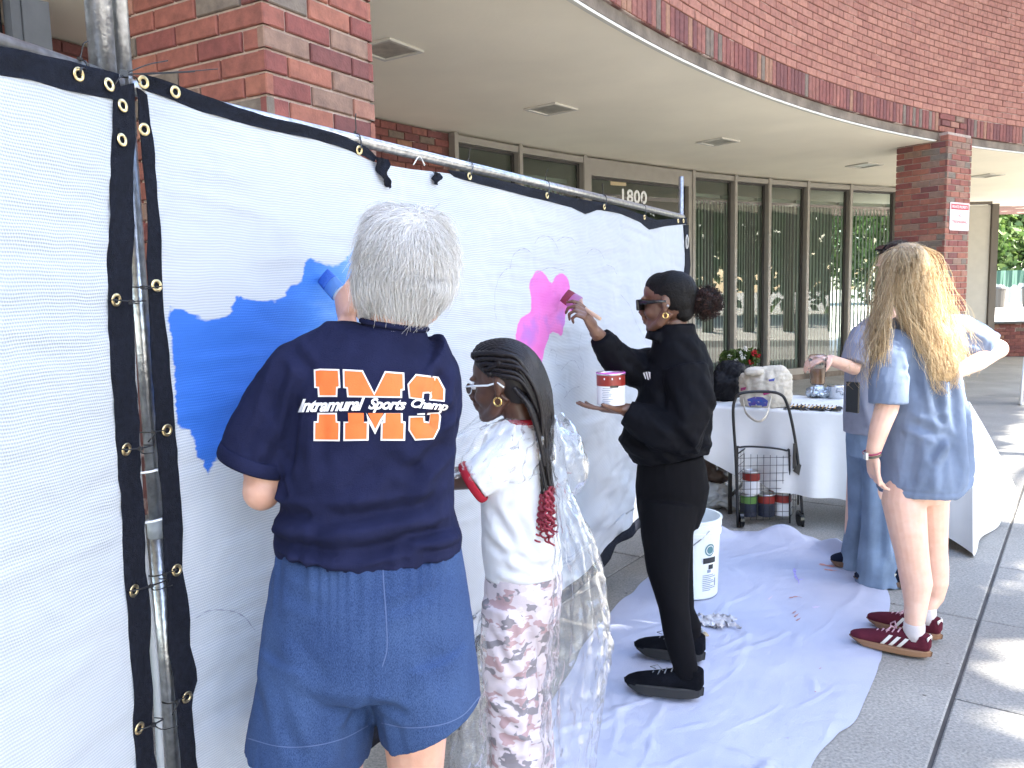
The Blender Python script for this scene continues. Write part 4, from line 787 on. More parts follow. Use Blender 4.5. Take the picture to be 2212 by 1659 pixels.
def hair_on(me_or_obj, roots, flow, steps, step, lift, rng, jitter=0.25, liftj=0.5, flick=0.0):
    global CURJ
    me = me_or_obj.data if hasattr(me_or_obj, 'data') else me_or_obj
    bm = bmesh.new(); bm.from_mesh(me); bv = BVHTree.FromBMesh(bm); bm.free(); out = []
    for r_ in roots:
        p = Vector(r_); P = []; n_ = int(steps*rng.uniform(.6, 1.0)); j = rng.normal(size=3)*jitter; lf = lift*(1+liftj*rng.normal()); CURJ = rng.normal(size=3); fk = flick*abs(rng.normal())
        for i in range(n_):
            h, nn, _, _ = bv.find_nearest(p)
            if h is None: break
            P.append(np.array(h)+np.array(nn)*(lf*(0.35+0.65*math.sin(min(1, i/n_*1.2)*math.pi*0.5))+fk*(i/n_)**3)); d = np.asarray(flow(np.array(h), np.array(nn), i/n_))+j; nn = np.array(nn); d = d-nn*(d @ nn); d = nrm(d); p = Vector(np.array(h)+d*step)
        if len(P) > 3: out.append(np.array(P))
    return out
def hair_mat(name, stops, rough=0.38):
    m = bpy.data.materials.new(name); m.use_nodes = True; t = m.node_tree; b = t.nodes['Principled BSDF']; b.inputs['Roughness'].default_value = rough; b.inputs['Specular IOR Level'].default_value = 0.45
    ge = N(t, 'ShaderNodeNewGeometry'); rp = ramp(t, stops); t.links.new(ge.outputs['Random Per Island'], rp.inputs[0]); t.links.new(rp.outputs[0], b.inputs['Base Color'])
    tl = N(t, 'ShaderNodeBsdfTranslucent'); t.links.new(rp.outputs[0], tl.inputs[0]); mx = N(t, 'ShaderNodeMixShader'); mx.inputs[0].default_value = 0.25; t.links.new(b.outputs[0], mx.inputs[1]); t.links.new(tl.outputs[0], mx.inputs[2]); t.links.new(mx.outputs[0], t.nodes['Material Output'].inputs[0]); return m
def shoe(T, heel, toe, m_up, m_sole, k=1.0, w=0.046, h=0.085, collar=0.095, lift=0.0, sole_h=.027):
    """trainer with a shaped upper, sole, tongue, laces and collar; returns a local frame"""
    heel = np.asarray(heel, float); toe = np.asarray(toe, float); d = toe-heel; d[2] = 0; L = np.linalg.norm(d); d = d/L; s_ = V(-d[1], d[0], 0); z = V(0, 0, 1)
    W_ = lambda x, y, zz: heel+d*x*L+s_*y+z*(zz+lift)
    mb = MB(); prof = [(.0, .55, .050, .030), (.06, .78, .052, .040), (.2, .84, .048, .044), (.38, .82, .044, .042), (.55, .90, .038, .034), (.72, 1.0, .032, .028), (.86, .92, .028, .022), (.96, .62, .024, .016), (1.0, .3, .022, .010)]
    mb.tube([W_(x, 0, zc+.006) for x, _, zc, _ in prof], [(w*a, hh) for _, a, _, hh in prof], 18, side=s_)
    mb.tube([W_(.13, 0, .045), W_(.12, 0, collar)], [(w*.72, .044*k), (w*.70, .040*k)], 16, side=s_); mb.tube([W_(.30, 0, collar*.86), W_(.42, 0, .075), (W_(.60, 0, .062))], [(.022, .012), (.024, .012), (.018, .008)], 12, side=s_)
    me = fuse(mb, 0.0045, 3, 'upper'); co = getco(me); zz = co[:, 2]-lift; co[:, 2] = np.maximum(zz, 0.014)+lift; setco(me, co); u_ = link('upper', me, m_up, None, True); adopt(T, u_)
    v, f = [], []; n = 28; out = []
    for i in range(n):
        a = 2*math.pi*i/n; x = 0.5-0.515*math.cos(a); wd = w*1.06*math.sqrt(max(0, 1-abs(2*x-1)**3.2))*(0.84+0.16*math.sin(min(1, max(0, x))*2.2)); out.append((x, math.copysign(wd, math.sin(a))))
    for zz, g in ((0.0, .96), (.004, 1.0), (sole_h-.005, 1.02), (sole_h, .96)): v += [W_(.5+(x-.5)*g, y*g, zz+(0.012 if x > .9 else 0)*(zz < .01)) for x, y in out]
    for r_ in range(3): f += [(r_*n+i, r_*n+(i+1) % n, (r_+1)*n+(i+1) % n, (r_+1)*n+i) for i in range(n)]
    f += [tuple(range(n))[::-1], tuple(range(3*n, 4*n))]; so_ = mk('sole', v, f, m_sole, None, False); adopt(T, so_)
    return W_, u_
def stripe_patch(me_obj, px_poly, Yd, m, T, name, lift=0.0012, cell=6, back=False):
    """flat print laid on a garment: polygon in picture units, cut fine and laid onto the cloth surface"""
    polys = px_poly if isinstance(px_poly[0][0], (tuple, list, np.ndarray)) else [px_poly]
    bm = bmesh.new()
    for pg in polys:
        vs = [bm.verts.new((p[0], p[1], 0)) for p in pg]; tr = tessellate_polygon([[Vector((p[0], p[1], 0)) for p in pg]])
        for a, b, c in tr:
            try: bm.faces.new((vs[a], vs[b], vs[c]))
            except ValueError: pass
    return lay(bm, me_obj, m, T, name, lift, cell)
def lay(bm, obj, m, T, name, lift, cell):
    xs = [v.co.x for v in bm.verts]; ys = [v.co.y for v in bm.verts]
    for ax, lo, hi in ((0, min(xs), max(xs)), (1, min(ys), max(ys))):
        c = lo+cell
        while c < hi:
            bmesh.ops.bisect_plane(bm, geom=bm.verts[:]+bm.edges[:]+bm.faces[:], plane_co=((c, 0, 0) if ax == 0 else (0, c, 0)), plane_no=((1, 0, 0) if ax == 0 else (0, 1, 0))); c += cell
    b2 = bmesh.new(); b2.from_mesh(obj.data); bv = BVHTree.FromBMesh(b2); b2.free(); bad = []
    for v in bm.verts:
        d = Vector(ray(v.co.x, v.co.y)).normalized(); h, nn, _, _ = bv.ray_cast(Vector(EYE), d)
        if h is None: bad.append(v); continue
        v.co = h-d*lift
    bmesh.ops.delete(bm, geom=bad, context='VERTS'); me = bpy.data.meshes.new(name); bm.to_mesh(me); bm.free(); o = link(name, me, m, None, True); adopt(T, o); return o

# ---------------------------------------------------------------- silver haired painter, seen from behind
Y0 = 1.60; k_ = sc(Y0)
def p_(x, y, dy=0.0): return at(x, y, Y0+dy)
T1 = thing('person', 'silver haired person in navy shirt and denim shorts painting blue cloud', 'person', (p_(800, 1500)[0], Y0, 0), 'people painting and talking')
X = V(1, 0, 0)
mb = MB(); hc = p_(876, 592, 0.01); fw1 = V(-.5, .85, -.18)
W1 = head(mb, hc, fw1, (-.06, .12, 1), 1.0, 1.0, neck=([p_(866, 640, 0.0), p_(858, 690, -.01), p_(848, 740, .01), p_(840, 800, .01)], [.054, .053, .050, .06]))
mb.tube([p_(830, 770), p_(805, 900), p_(800, 1050), p_(800, 1200), p_(800, 1380)], [(.12, .07), (.13, .085), (.125, .085), (.15, .1), (.16, .105)], 20, side=X)
zl = lambda p, z: V(p[0], p[1], z)
for (hx, kx, lean) in ((715, 722, 0), (893, 897, 0)):
    h_ = p_(hx, 1400); kn = p_(kx, 1650, 0); mb.tube([h_, (h_+kn)/2, zl(kn, .47), zl(kn, .44), zl(kn, .30), zl(kn, .10), zl(kn, .06)], [.085, .073, .052, .050, .052, .034, .036], 16); mb.tube([zl(kn, .045)+V(0, -.05, 0), zl(kn, .045)+V(0, .05, 0), zl(kn, .03)+V(0, .17, 0)], [.034, .040, .026], 12)
sl_, el_, wr = p_(650, 810), p_(566, 1056, 0.0), p_(752, 700, 0.20)
mb.tube([sl_, (sl_+el_)/2, el_], [.054, .047, .040], 14); mb.tube([el_+V(-.004, 0, .01), el_*.65+wr*.35, el_*.3+wr*.7, wr], [.040, .042, .031, .024], 14); mb.ell(p_(566, 1060, -.01), (.038, .042, .040))
BR0 = p_(762, 672, .2)                      # brush axis
hand(mb, wr, nrm(p_(742, 650, .225)-wr), (.65, .55, .1), (.1, .3, .8), 0.95, (.75, .85, .95, 1.0), 0.5)
mb.tube([p_(920, 810), p_(945, 880, .06), p_(930, 1000, .2)], [.04, .036, .034], 12); mb.tube([p_(930, 1000, .2), p_(850, 960, .25)], [.036, .026], 12)
b1 = body_obj(mb, T1, SKIN_L, 0.0042, 3)
# navy T-shirt
NAVY = cloth_mat('navy_cotton', (0.0135, 0.016, 0.045, 1), 0.2, 420, 0.3)
mb = MB()
mb.tube([p_(852, 700), p_(851, 713), p_(848, 727), p_(838, 748), p_(822, 790), p_(806, 850), p_(799, 950), p_(795, 1050), p_(793, 1110), p_(797, 1160), p_(798, 1190)], [(.060, .060), (.066, .062), (.085, .068), (.128, .084), (.158, .105), (.168, .120), (.172, .125), (.174, .128), (.179, .135), (.188, .142), (.186, .142)], 36, side=X)
mb.tube([p_(735, 775), p_(655, 815), p_(604, 880), p_(566, 950), p_(550, 995)], [(.074, .085), (.076, .08), (.074, .072), (.073, .07), (.070, .068)], 24, side=X)
mb.tube([p_(905, 775), p_(943, 815, .02), p_(958, 880, .05), p_(952, 940, .10)], [(.066, .08), (.050, .07), (.040, .062), (.034, .056)], 24, side=X)
F = lambda x0, y0, x1, y1, w_, d_: (p_(x0, y0), p_(x1, y1), w_*k_, d_)
fl = [(a_, b_, w_, d_*1.7) for a_, b_, w_, d_ in [F(590, 1090, 700, 1078, 12, -.007), F(600, 1130, 720, 1110, 14, .008), F(720, 1080, 960, 1060, 13, -.007), F(700, 1125, 940, 1090, 13, .007), F(780, 1150, 985, 1118, 12, -.008), F(610, 1160, 780, 1172, 12, .006), F(640, 1060, 560 + 60, 1020, 10, -.006), F(880, 1130, 1000, 1150, 10, .007), F(900, 1000, 975, 940, 14, -.006), F(930, 900, 985, 880, 12, -.007), F(640, 760, 600, 900, 14, -.005), F(660, 860, 640, 1010, 12, -.006), F(690, 830, 700, 1000, 16, .004), F(620, 900, 575, 985, 14, .004), F(860, 1000, 780, 1060, 18, .004), F(640, 1180, 800, 1188, 8, -.004), F(950, 980, 900, 1080, 14, .005), F(960, 790, 940, 900, 12, -.007), F(640, 745, 700, 800, 12, -.004), F(850, 960, 930, 1010, 14, -.004)]]
def tail(co, no):                           # bunched lower hem
    px = (co[:, 2]-p_(800, 1190)[2]); g = np.exp(-(px/0.05)**2); return co+no*(g*0.004*np.sin(co[:, 0]*95+3*np.sin(co[:, 0]*31)))[:, None]
sh1 = garment('shirt', mb, T1, NAVY, 0.0052, 4, fl, [(.0022, 14, 4, (1, 1, .7)), (.0011, 40, 8, (1, .6, 1))], None, tail)
mbc = MB(); ring_ = [p_(852, 702)+V(.061*math.cos(a), .061*math.sin(a), -.010*math.cos(a)) for a in np.linspace(0, 2*math.pi, 33)]
v, f = tube(ring_, [(.0085, .006)]*33, 8, caps=False); adopt(T1, mk('collar', v, f, NAVY, None, True))
cu = [p_(552, 990)+nrm(V(1, 0, -.42))*.072*math.cos(a)+V(0, 1, 0)*.070*math.sin(a) for a in np.linspace(0, 2*math.pi, 41)]; v, f = tube(cu, [(.016, .0035)]*41, 8, side=np.cross(nrm(V(1, 0, -.42)), V(0, 1, 0)), caps=False); adopt(T1, mk('sleeve_cuff', v, f, NAVY, None, True))
# print on the back
q = lambda x, y: ((720+x/5.395)*.8848, (880+y/5.395)*.8848)
O_I1 = [(248, 120), (330, 108), (585, 115), (600, 360), (562, 365), (558, 480), (305, 480), (298, 365), (255, 360)]
O_M1 = [(630, 115), (895, 128), (1045, 425), (1185, 140), (1440, 160), (1445, 392), (1412, 395), (1412, 494), (688, 484), (678, 370), (636, 362)]
O_S1 = [(1482, 312), (1592, 178), (1892, 215), (1980, 378), (1972, 545), (1770, 525), (1778, 442), (1760, 432), (1702, 436), (1690, 525), (1502, 498)]
O_I2 = [(298, 690), (552, 690), (556, 800), (596, 806), (590, 1064), (245, 1060), (248, 802), (292, 800)]
O_M2 = [(680, 690), (940, 690), (1055, 880), (1180, 694), (1418, 694), (1420, 800), (1458, 806), (1450, 1058), (1128, 1056), (1134, 810), (1162, 800), (1150, 780), (1056, 975), (958, 790), (950, 802), (976, 808), (970, 1055), (638, 1062), (640, 806), (684, 800)]
O_S2 = [(1500, 732), (1710, 730), (1716, 800), (1765, 806), (1780, 716), (1612, 714), (1610, 700), (1778, 690), (1905, 682), (1925, 742), (1906, 900), (1835, 1038), (1582, 1056), (1494, 918)]
def inset(pg, d):
    pg = np.array(pg, float); n = len(pg); A = sum(pg[i][0]*pg[(i+1) % n][1]-pg[(i+1) % n][0]*pg[i][1] for i in range(n)); sg = 1 if A > 0 else -1; out = []
    for i in range(n):
        a, b, c = pg[i-1], pg[i], pg[(i+1) % n]; e1, e2 = nrm(b-a), nrm(c-b); n1, n2 = V(-e1[1], e1[0])*sg, V(-e2[1], e2[0])*sg; m_ = n1+n2; m_ = m_/max(m_ @ m_/2, .5)
        out.append(tuple(b+m_*d))
    return out
WHT = mat('white_print', (0.80, 0.80, 0.80, 1), 0.75, bump=0.15, bscale=400); ORG = mat('orange_print', (0.86, 0.155, 0.030, 1), 0.7, var=0.06, vscale=30, bump=0.2, bscale=400)
M2hole = None
for pg in (O_I1, O_M1, O_S1, O_I2, O_M2, O_S2):
    stripe_patch(sh1, [q(*p) for p in pg], Y0, WHT, T1, 'print_outline', .0022, 7)
    if pg is O_S2: ins = [(1520, 752), (1690, 750), (1698, 818), (1772, 828), (1786, 704), (1892, 702), (1902, 742), (1888, 892), (1822, 1022), (1592, 1034), (1516, 912)]
    elif pg is O_M2: ins = None
    else: ins = inset(pg, 21)
    if ins: stripe_patch(sh1, [q(*p) for p in ins], Y0, ORG, T1, 'print_letter', .0050, 7)
for pg in ([(700, 692), (905, 692), (908, 820), (948, 826), (944, 1034), (660, 1038), (662, 826), (704, 820)], [(962, 694), (1166, 694), (1058, 905)], [(1196, 696), (1394, 696), (1396, 822), (1434, 828), (1428, 1034), (1152, 1034), (1158, 828), (1192, 822)]): stripe_patch(sh1, [q(*p) for p in pg], Y0, ORG, T1, 'print_letter', .0050, 7)
# band of script lettering across the letters
def px_text(txt, x0, x1, yc, h, slope=0.0, shear=0.35, bold=0.02, arc=0.0, squeeze=None):
    me = text_mesh(txt, 1.0, bold, shear, spacing=0.92); co = getco(me); lo, hi = co.min(0), co.max(0); bm = bmesh.new(); bm.from_mesh(me)
    for v in bm.verts:
        u = (v.co.x-lo[0])/(hi[0]-lo[0]); u2 = u if squeeze is None else squeeze(u); w_ = (v.co.y-lo[1])/(hi[1]-lo[1])-.5; v.co = Vector((x0+(x1-x0)*u2, yc-w_*h+slope*(u-.5)*(x1-x0)+arc*math.sin(u*math.pi), 0))
    return bm
for (t_, x0, x1, y_, h_, sl2) in [('Intramural', 40, 925, 585, 175, -.03), ('Sports', 965, 1470, 595, 195, .02), ('Champ', 1530, 2020, 600, 155, .10)]:
    a, b = q(x0, y_), q(x1, y_); bm = px_text(t_, a[0], b[0], a[1], h_*.8848/5.395, sl2, 0.42, 0.035); lay(bm, sh1, WHT, T1, 'script_print', .0066, 9)
# denim shorts
def denim_mat():
    m = bpy.data.materials.new('denim'); m.use_nodes = True; t = m.node_tree; b = t.nodes['Principled BSDF']; b.inputs['Roughness'].default_value = 0.9; b.inputs['Specular IOR Level'].default_value = 0.2
    tc = N(t, 'ShaderNodeTexCoord'); mp = N(t, 'ShaderNodeMapping'); mp.inputs['Scale'].default_value = (950, 950, 300); t.links.new(tc.outputs['Object'], mp.inputs[0]); n1 = N(t, 'ShaderNodeTexNoise'); n1.inputs['Scale'].default_value = 1; n1.inputs['Detail'].default_value = 3; t.links.new(mp.outputs[0], n1.inputs['Vector'])
    n2 = N(t, 'ShaderNodeTexNoise'); n2.inputs['Scale'].default_value = 7; n2.inputs['Detail'].default_value = 7; t.links.new(tc.outputs['Object'], n2.inputs['Vector'])
    r1 = ramp(t, [(0.3, (0.014, 0.034, 0.10, 1)), (0.7, (0.052, 0.094, 0.215, 1))]); t.links.new(n1.outputs[0], r1.inputs[0]); r2 = ramp(t, [(0.3, (0.78, 0.8, 0.86, 1)), (0.72, (1.28, 1.22, 1.14, 1))]); t.links.new(n2.outputs[0], r2.inputs[0])
    m1 = N(t, 'ShaderNodeMix', data_type='RGBA', blend_type='MULTIPLY'); m1.inputs[0].default_value = 1; t.links.new(r1.outputs[0], m1.inputs[6]); t.links.new(r2.outputs[0], m1.inputs[7]); t.links.new(m1.outputs[2], b.inputs['Base Color'])
    bp = N(t, 'ShaderNodeBump'); bp.inputs['Strength'].default_value = 0.35; bp.inputs['Distance'].default_value = 0.002; t.links.new(n1.outputs[0], bp.inputs['Height']); t.links.new(bp.outputs[0], b.inputs['Normal']); return m
DENIM = denim_mat()
mb = MB()
mb.tube([p_(800, 1180), p_(800, 1215), p_(800, 1270), p_(799, 1340), p_(797, 1420), p_(797, 1450)], [(.184, .14), (.192, .148), (.203, .160), (.214, .166), (.222, .165), (.21, .15)], 36, side=X)
mb.tube([p_(695, 1380), p_(690, 1470), p_(678, 1540), p_(665, 1612)], [(.118, .15), (.122, .150), (.126, .145), (.130, .14)], 28, side=X)
mb.tube([p_(905, 1380), p_(915, 1450), p_(924, 1500), p_(930, 1556)], [(.112, .15), (.113, .150), (.110, .145), (.106, .14)], 28, side=X)
gz = p_(800, 1190)[2]
def gath(co, no):
    d = gz-co[:, 2]; g = np.exp(-np.clip(d, 0, 1)/0.055); lo = np.clip((1-(co[:, 2]-p_(662, 1612)[2])/0.07), 0, 1)
    seam = np.exp(-((co[:, 0]-p_(828, 1300)[0]-0.010*np.sin((co[:, 2]-.9)*6))/0.006)**2)*(co[:, 1] < Y0)*(co[:, 2] > p_(800, 1450)[2])
    s_ = 0.0032*np.sin(co[:, 0]*230+4*np.sin(co[:, 0]*37))*g+0.0015*np.sin(co[:, 0]*300)*lo
    co = co+no*(s_-0.003*seam)[:, None]
    # right leg hem rises to the right, left hem dips to the left
    xr, xl = p_(800, 1600)[0], p_(662, 1612)[0]; R_ = co[:, 0] > xr; t_ = np.clip((p_(930, 1500)[2]-co[:, 2])/0.07, 0, 1)
    co[:, 2] += np.where(R_, (co[:, 0]-p_(880, 1550)[0])*0.42*t_, 0)*np.clip((co[:, 0]-xr)/.04, 0, 1); t2 = np.clip((p_(662, 1540)[2]-co[:, 2])/0.08, 0, 1); co[:, 2] += np.where(~R_, (co[:, 0]-p_(700, 1600)[0])*0.13*t2, 0)*np.clip((xr-co[:, 0])/.04, 0, 1)
    return co
fl = [F(828, 1445, 770, 1520, 12, -.006), F(830, 1440, 900, 1470, 12, -.006), F(640, 1330, 720, 1420, 20, .004), F(640, 1450, 690, 1560, 16, -.004), F(600, 1300, 560, 1500, 18, .003), F(930, 1330, 990, 1450, 18, -.003), F(760, 1470, 740, 1600, 14, .005), F(850, 1480, 870, 1570, 12, .005), F(960, 1230, 860, 1260, 12, -.003), F(640, 1240, 740, 1250, 14, -.003), F(580, 1400, 640, 1480, 18, .004), F(545, 1330, 560, 1350, 9, -.008)]
shorts = garment('shorts', mb, T1, DENIM, 0.0055, 4, fl, [(.002, 11, 12, (1, 1, .6))], None, gath)
# stitching: centre seam and hems laid on the denim
STITCH = mat('stitch', (0.075, 0.115, 0.24, 1), 0.8)
def laid_line(obj, pts, wd, m, T, name, lift=.0015):
    pts = spline(np.c_[np.array(pts, float), np.zeros(len(pts))], 60)[:, :2]; d = np.gradient(pts, axis=0); nn = np.c_[-d[:, 1], d[:, 0]]; nn /= np.linalg.norm(nn, axis=1)[:, None]; bm = bmesh.new(); A = [bm.verts.new((*(p+n_*wd/2), 0)) for p, n_ in zip(pts, nn)]; B_ = [bm.verts.new((*(p-n_*wd/2), 0)) for p, n_ in zip(pts, nn)]
    for i in range(len(pts)-1): bm.faces.new((A[i], A[i+1], B_[i+1], B_[i]))
    return lay(bm, obj, m, T, name, lift, 40)
laid_line(shorts, [(826, 1200), (829, 1260), (834, 1330), (836, 1400), (826, 1440)], 2.4, STITCH, T1, 'stitching')
laid_line(shorts, [(532, 1594), (600, 1612), (670, 1612), (740, 1596), (795, 1568)], 2.4, STITCH, T1, 'stitching'); laid_line(shorts, [(824, 1562), (880, 1572), (950, 1566), (1000, 1545), (1036, 1505)], 2.4, STITCH, T1, 'stitching')
# hair
mb = MB(); Wm = W1
hcc = p_(880, 568, -.004)
mb.ell(p_(880, 560, 0), (.093, .098, .098)); mb.ell(p_(858, 605, .0), (.078, .085, .075)); mb.ell(p_(900, 595, 0), (.070, .08, .075)); mb.tube([p_(878, 600, -.02), p_(870, 645, -.018), p_(868, 672, -.012), p_(868, 690, -.01)], [(.085, .075), (.068, .058), (.052, .046), (.040, .04)], 24, side=X); mb.ell(p_(935, 560, .01), (.040, .06, .07)); mb.ell(p_(850, 500, .02), (.055, .07, .045)); mb.ell(p_(905, 505, .01), (.06, .06, .045)); mb.ell(p_(806, 610, .02), (.028, .05, .07))
SILV = hair_mat('silver_hair', [(0, (0.56, 0.54, 0.51, 1)), (0.25, (0.80, 0.79, 0.77, 1)), (0.7, (0.88, 0.87, 0.86, 1)), (1, (0.93, 0.93, 0.92, 1))])
capm = mat('silver_hair_base', (0.68, 0.66, 0.63, 1), 0.7, var=0.3, vscale=60)
hm = fuse(mb, 0.006, 5, 'hair_cap'); hc1 = link('hair_cap', hm, capm, None, True); adopt(T1, hc1)
whorl = np.array(p_(905, 505, -.055)); rg = np.random.default_rng(3); co = getco(hm); no = getno(hm)
sel = np.where((co[:, 2] > p_(870, 668)[2]))[0]; idx = rg.choice(sel, 5200); roots = co[idx]
xn_ = p_(868, 690)[0]; zn_ = p_(868, 640)[2]
def flow1(p, n, t):
    a = p-whorl-CURJ*V(.022, .018, .012); a[2] -= 0.02; lowr = np.clip((zn_-p[2])/.04+.6, 0, 1.2); return nrm(a)*1.0+V((xn_-p[0])*9*lowr+.25*math.sin(p[2]*55+p[0]*30), 0, -.65-0.5*t)
pol = hair_on(hm, roots, flow1, 15, 0.0078, 0.007, rg, 0.20, .5, .010)
pol += hair_on(hm, co[rg.choice(sel, 800)], lambda p, n, t: flow1(p, n, t)+V(.5*math.sin(p[2]*140), .2, .3), 10, 0.0080, 0.0105, rg, 0.35, .6)
strands(pol, 0.00068, 0.00025, 'hair', SILV, T1)
# brush in the painter's hand
PB = thing('paint_brush', 'flat brush with blue bristles held up by the silver haired person', 'brush', tuple(BR0), 'paint brushes in use')
def brush(T, a, b, wdir, handle, ferr, brist, w_=0.026, tipm=None):
    ax = nrm(b-a); s_ = nrm(np.asarray(wdir)-ax*(np.asarray(wdir) @ ax)); L = np.linalg.norm(b-a); P = lambda u: a+ax*L*u
    v, f = tube([P(-.55), P(-.35), P(0.0), P(.25), P(.42)], [(.006, .004), (.0075, .006), (.007, .0055), (.012, .006), (w_*.95, .007)], 14, side=s_); adopt(T, mk('handle', v, f, handle, None, True))
    v, f = tube([P(.40), P(.43), P(.68), P(.70)], [(w_, .0085), (w_*1.02, .009), (w_*1.02, .009), (w_, .0085)], 16, side=s_); adopt(T, mk('ferrule', v, f, ferr, None, True))
    v, f = tube([P(.68), P(.82), P(.95), P(1.02)], [(w_*.98, .008), (w_*.98, .0075), (w_*.95, .005), (w_*.9, .002)], 16, side=s_); adopt(T, mk('bristles', v, f, brist, None, True))
WOODW = mat('white_lacquer', (0.72, 0.70, 0.66, 1), 0.4); STEEL = mat('ferrule_steel', (0.5, 0.52, 0.55, 1), 0.3, 0.9)
brush(PB, p_(754, 657, .24), pl(698, 596, 'R', .05), np.cross(pl(698, 596, 'R', .05)-p_(754, 657, .24), V(0, 1, 0)), WOODW, mat('blue_ferrule', (0.09, 0.22, 0.52, 1), 0.35, 0.3), mat('blue_bristle', (0.02, 0.10, 0.45, 1), 0.6, bump=0.6, bscale=300), 0.022)
# ---------------------------------------------------------------- girl with braids under a clear plastic sheet
Y0 = 2.15; k_ = sc(Y0)
T2 = thing('person', 'girl with long braids and glasses in white tee and pink camouflage trousers', 'person', (p_(1125, 1500)[0], Y0, 0), 'people painting and talking')
mb = MB(); hc = p_(1088, 828); W2 = head(mb, hc, (-.93, .34, -.10), (0, 0, 1), 0.88, 1.0, 1.25, neck=([p_(1108, 850), p_(1122, 895), p_(1130, 940)], [.044, .043, .055]), nose=1.1)
mb.tube([p_(1130, 930), p_(1118, 1050), p_(1128, 1240)], [(.06, .04), (.07, .05), (.07, .05)], 16, side=X)
mb.tube([p_(1096, 975, -.03), p_(1034, 1030, -.07), p_(958, 1035, -.02)], [.032, .034, .031], 14); mb.tube([p_(958, 1035, -.02), p_(900, 985, .1)], [.031, .022], 12); hand(mb, p_(900, 985, .1), (-.5, .6, .4), (0, .6, -.6), (0, .2, .8), .8)
for (a, b, dy) in ((1105, 1122, -.04), (1160, 1165, .08)):
    h_ = p_(a, 1260, dy); kn = p_(b, 1640, dy); mb.tube([h_, zl(kn, .38), zl(kn, .1), zl(kn, .05)], [.04, .036, .03, .03], 12); mb.tube([zl(kn, .04), zl(kn, .035)+V(-.12, .03, 0)], [.034, .026], 10)
body_obj(mb, T2, SKIN_D, 0.0042, 3)
eye_w = mat('eye_white', (0.7, 0.68, 0.66, 1), 0.2); eye_d = mat('eye_dark', (0.01, 0.006, 0.004, 1), 0.1)
def eye(T, W_, k, s_):
    v, f = ellipsoid(W_(.0865, s_*.028, -.002), (.0105*k, .0105*k, .0075*k)); adopt(T, mk('eye', v, f, eye_w, None, True)); v, f = ellipsoid(W_(.0945, s_*.029, -.002), .0048*k); adopt(T, mk('iris', v, f, eye_d, None, True))
eye(T2, W2, .88, 1)
gold = mat('gold', (0.85, 0.6, 0.22, 1), 0.25, 1.0)
rg_ = [W2(-.006, .082, -.046)+(W2(.012, .082, -.046)-W2(0, .082, -.046))*math.cos(a)+(W2(0, .082, -.034)-W2(0, .082, -.046))*math.sin(a) for a in np.linspace(0, 2*math.pi, 21)]; v, f = tube(rg_, [.0024]*21, 8, caps=False); adopt(T2, mk('earring', v, f, gold, None, True))
clearf = mat('clear_acetate', (0.75, 0.78, 0.8, 1), 0.15); G2 = thing('glasses', 'clear framed glasses worn by the girl with braids', 'glasses', tuple(W2(.1, 0, 0)))
for s_ in (-1, 1):
    lp = [W2(.104+.004*math.cos(a)*0, s_*(.031+.023*math.cos(a)), -.004+.018*math.sin(a)) for a in np.linspace(0, 2*math.pi, 25)]; v, f = tube(lp, [.0015]*25, 8, caps=False); adopt(G2, mk('rim', v, f, clearf, None, True))
    v, f = tube([W2(.102, s_*.054, .004), W2(.08, s_*.070, .006), W2(.02, s_*.079, .004), W2(-.012, s_*.080, .010), W2(-.03, s_*.079, -.006)], [(.0014, .0026)]*5, 8); adopt(G2, mk('temple', v, f, clearf, None, True))
    lv = [W2(.104, s_*.031, -.004)]+[W2(.104, s_*(.031+.021*math.cos(a)), -.004+.016*math.sin(a)) for a in np.linspace(0, 2*math.pi, 17)[:-1]]; adopt(G2, mk('lens', lv, [(0, i+1, (i+1) % 16+1) for i in range(16)], glass_mat('lens_glass', (0.95, 0.96, 0.96, 1), 0.05)))
v, f = tube([W2(.104, -.009, .002), W2(.107, 0, .005), W2(.104, .009, .002)], [.0022]*3, 8); adopt(G2, mk('bridge', v, f, clearf, None, True))
BLK_H = hair_mat('black_hair', [(0, (0.006, 0.005, 0.006, 1)), (1, (0.022, 0.017, 0.018, 1))], 0.42)
mb = MB()
for (p, r_) in (((-.022, 0, .040), (.094, .077, .083)), ((-.045, 0, .005), (.066, .070, .075)), ((.02, 0, .062), (.064, .064, .058))): mb.ell(W2(*p), tuple(np.array(r_)*.90), basis((-.93, .34, -.10)), 20, 14)
hm = fuse(mb, .006, 4, 'hair_cap'); adopt(T2, link('hair_cap', hm, mat('scalp', (0.012, 0.009, 0.009, 1), 0.6), None, True))
def braid(T, pts, r, m, n=60, per=0.013, name='braid'):
    P = spline(pts, n); L = np.r_[0, np.cumsum(np.linalg.norm(np.diff(P, axis=0), axis=1))]; v = []; f = []; 
    rr = [(r*(.78+.34*abs(math.sin(math.pi*s/per)))*(1-.35*(s/L[-1])), r*(.78+.34*abs(math.cos(math.pi*s/per)))*(1-.35*(s/L[-1]))) for s in L]; v, f = tube(P, rr, 8); o = mk(name, v, f, m, None, True); adopt(T, o)
rg = np.random.default_rng(21)
for j, y_ in enumerate(np.linspace(-.07, .080, 20)):
    a = y_/.078; top = math.sqrt(max(0.03, 1-a*a*.92)); x0 = .088-.075*abs(a)**2.2; jit = rg.normal(size=3)*.004
    lo = .5+.5*max(0, a)
    pts = [W2(x0, y_*1.02, .045+.045*top), W2(x0-.035, y_*1.05, .057+.068*top), W2(-.03, y_*1.06, .050+.078*top), W2(-.092, y_*.98, .032+.052*top), W2(-.122, y_*.86, -.02), W2(-.128+jit[0], y_*.74, -.085), W2(-.122+jit[1], y_*.62, -.16), W2(-.112+jit[2], y_*.5, -.25)]
    braid(T2, pts, .0068, BLK_H, 90)
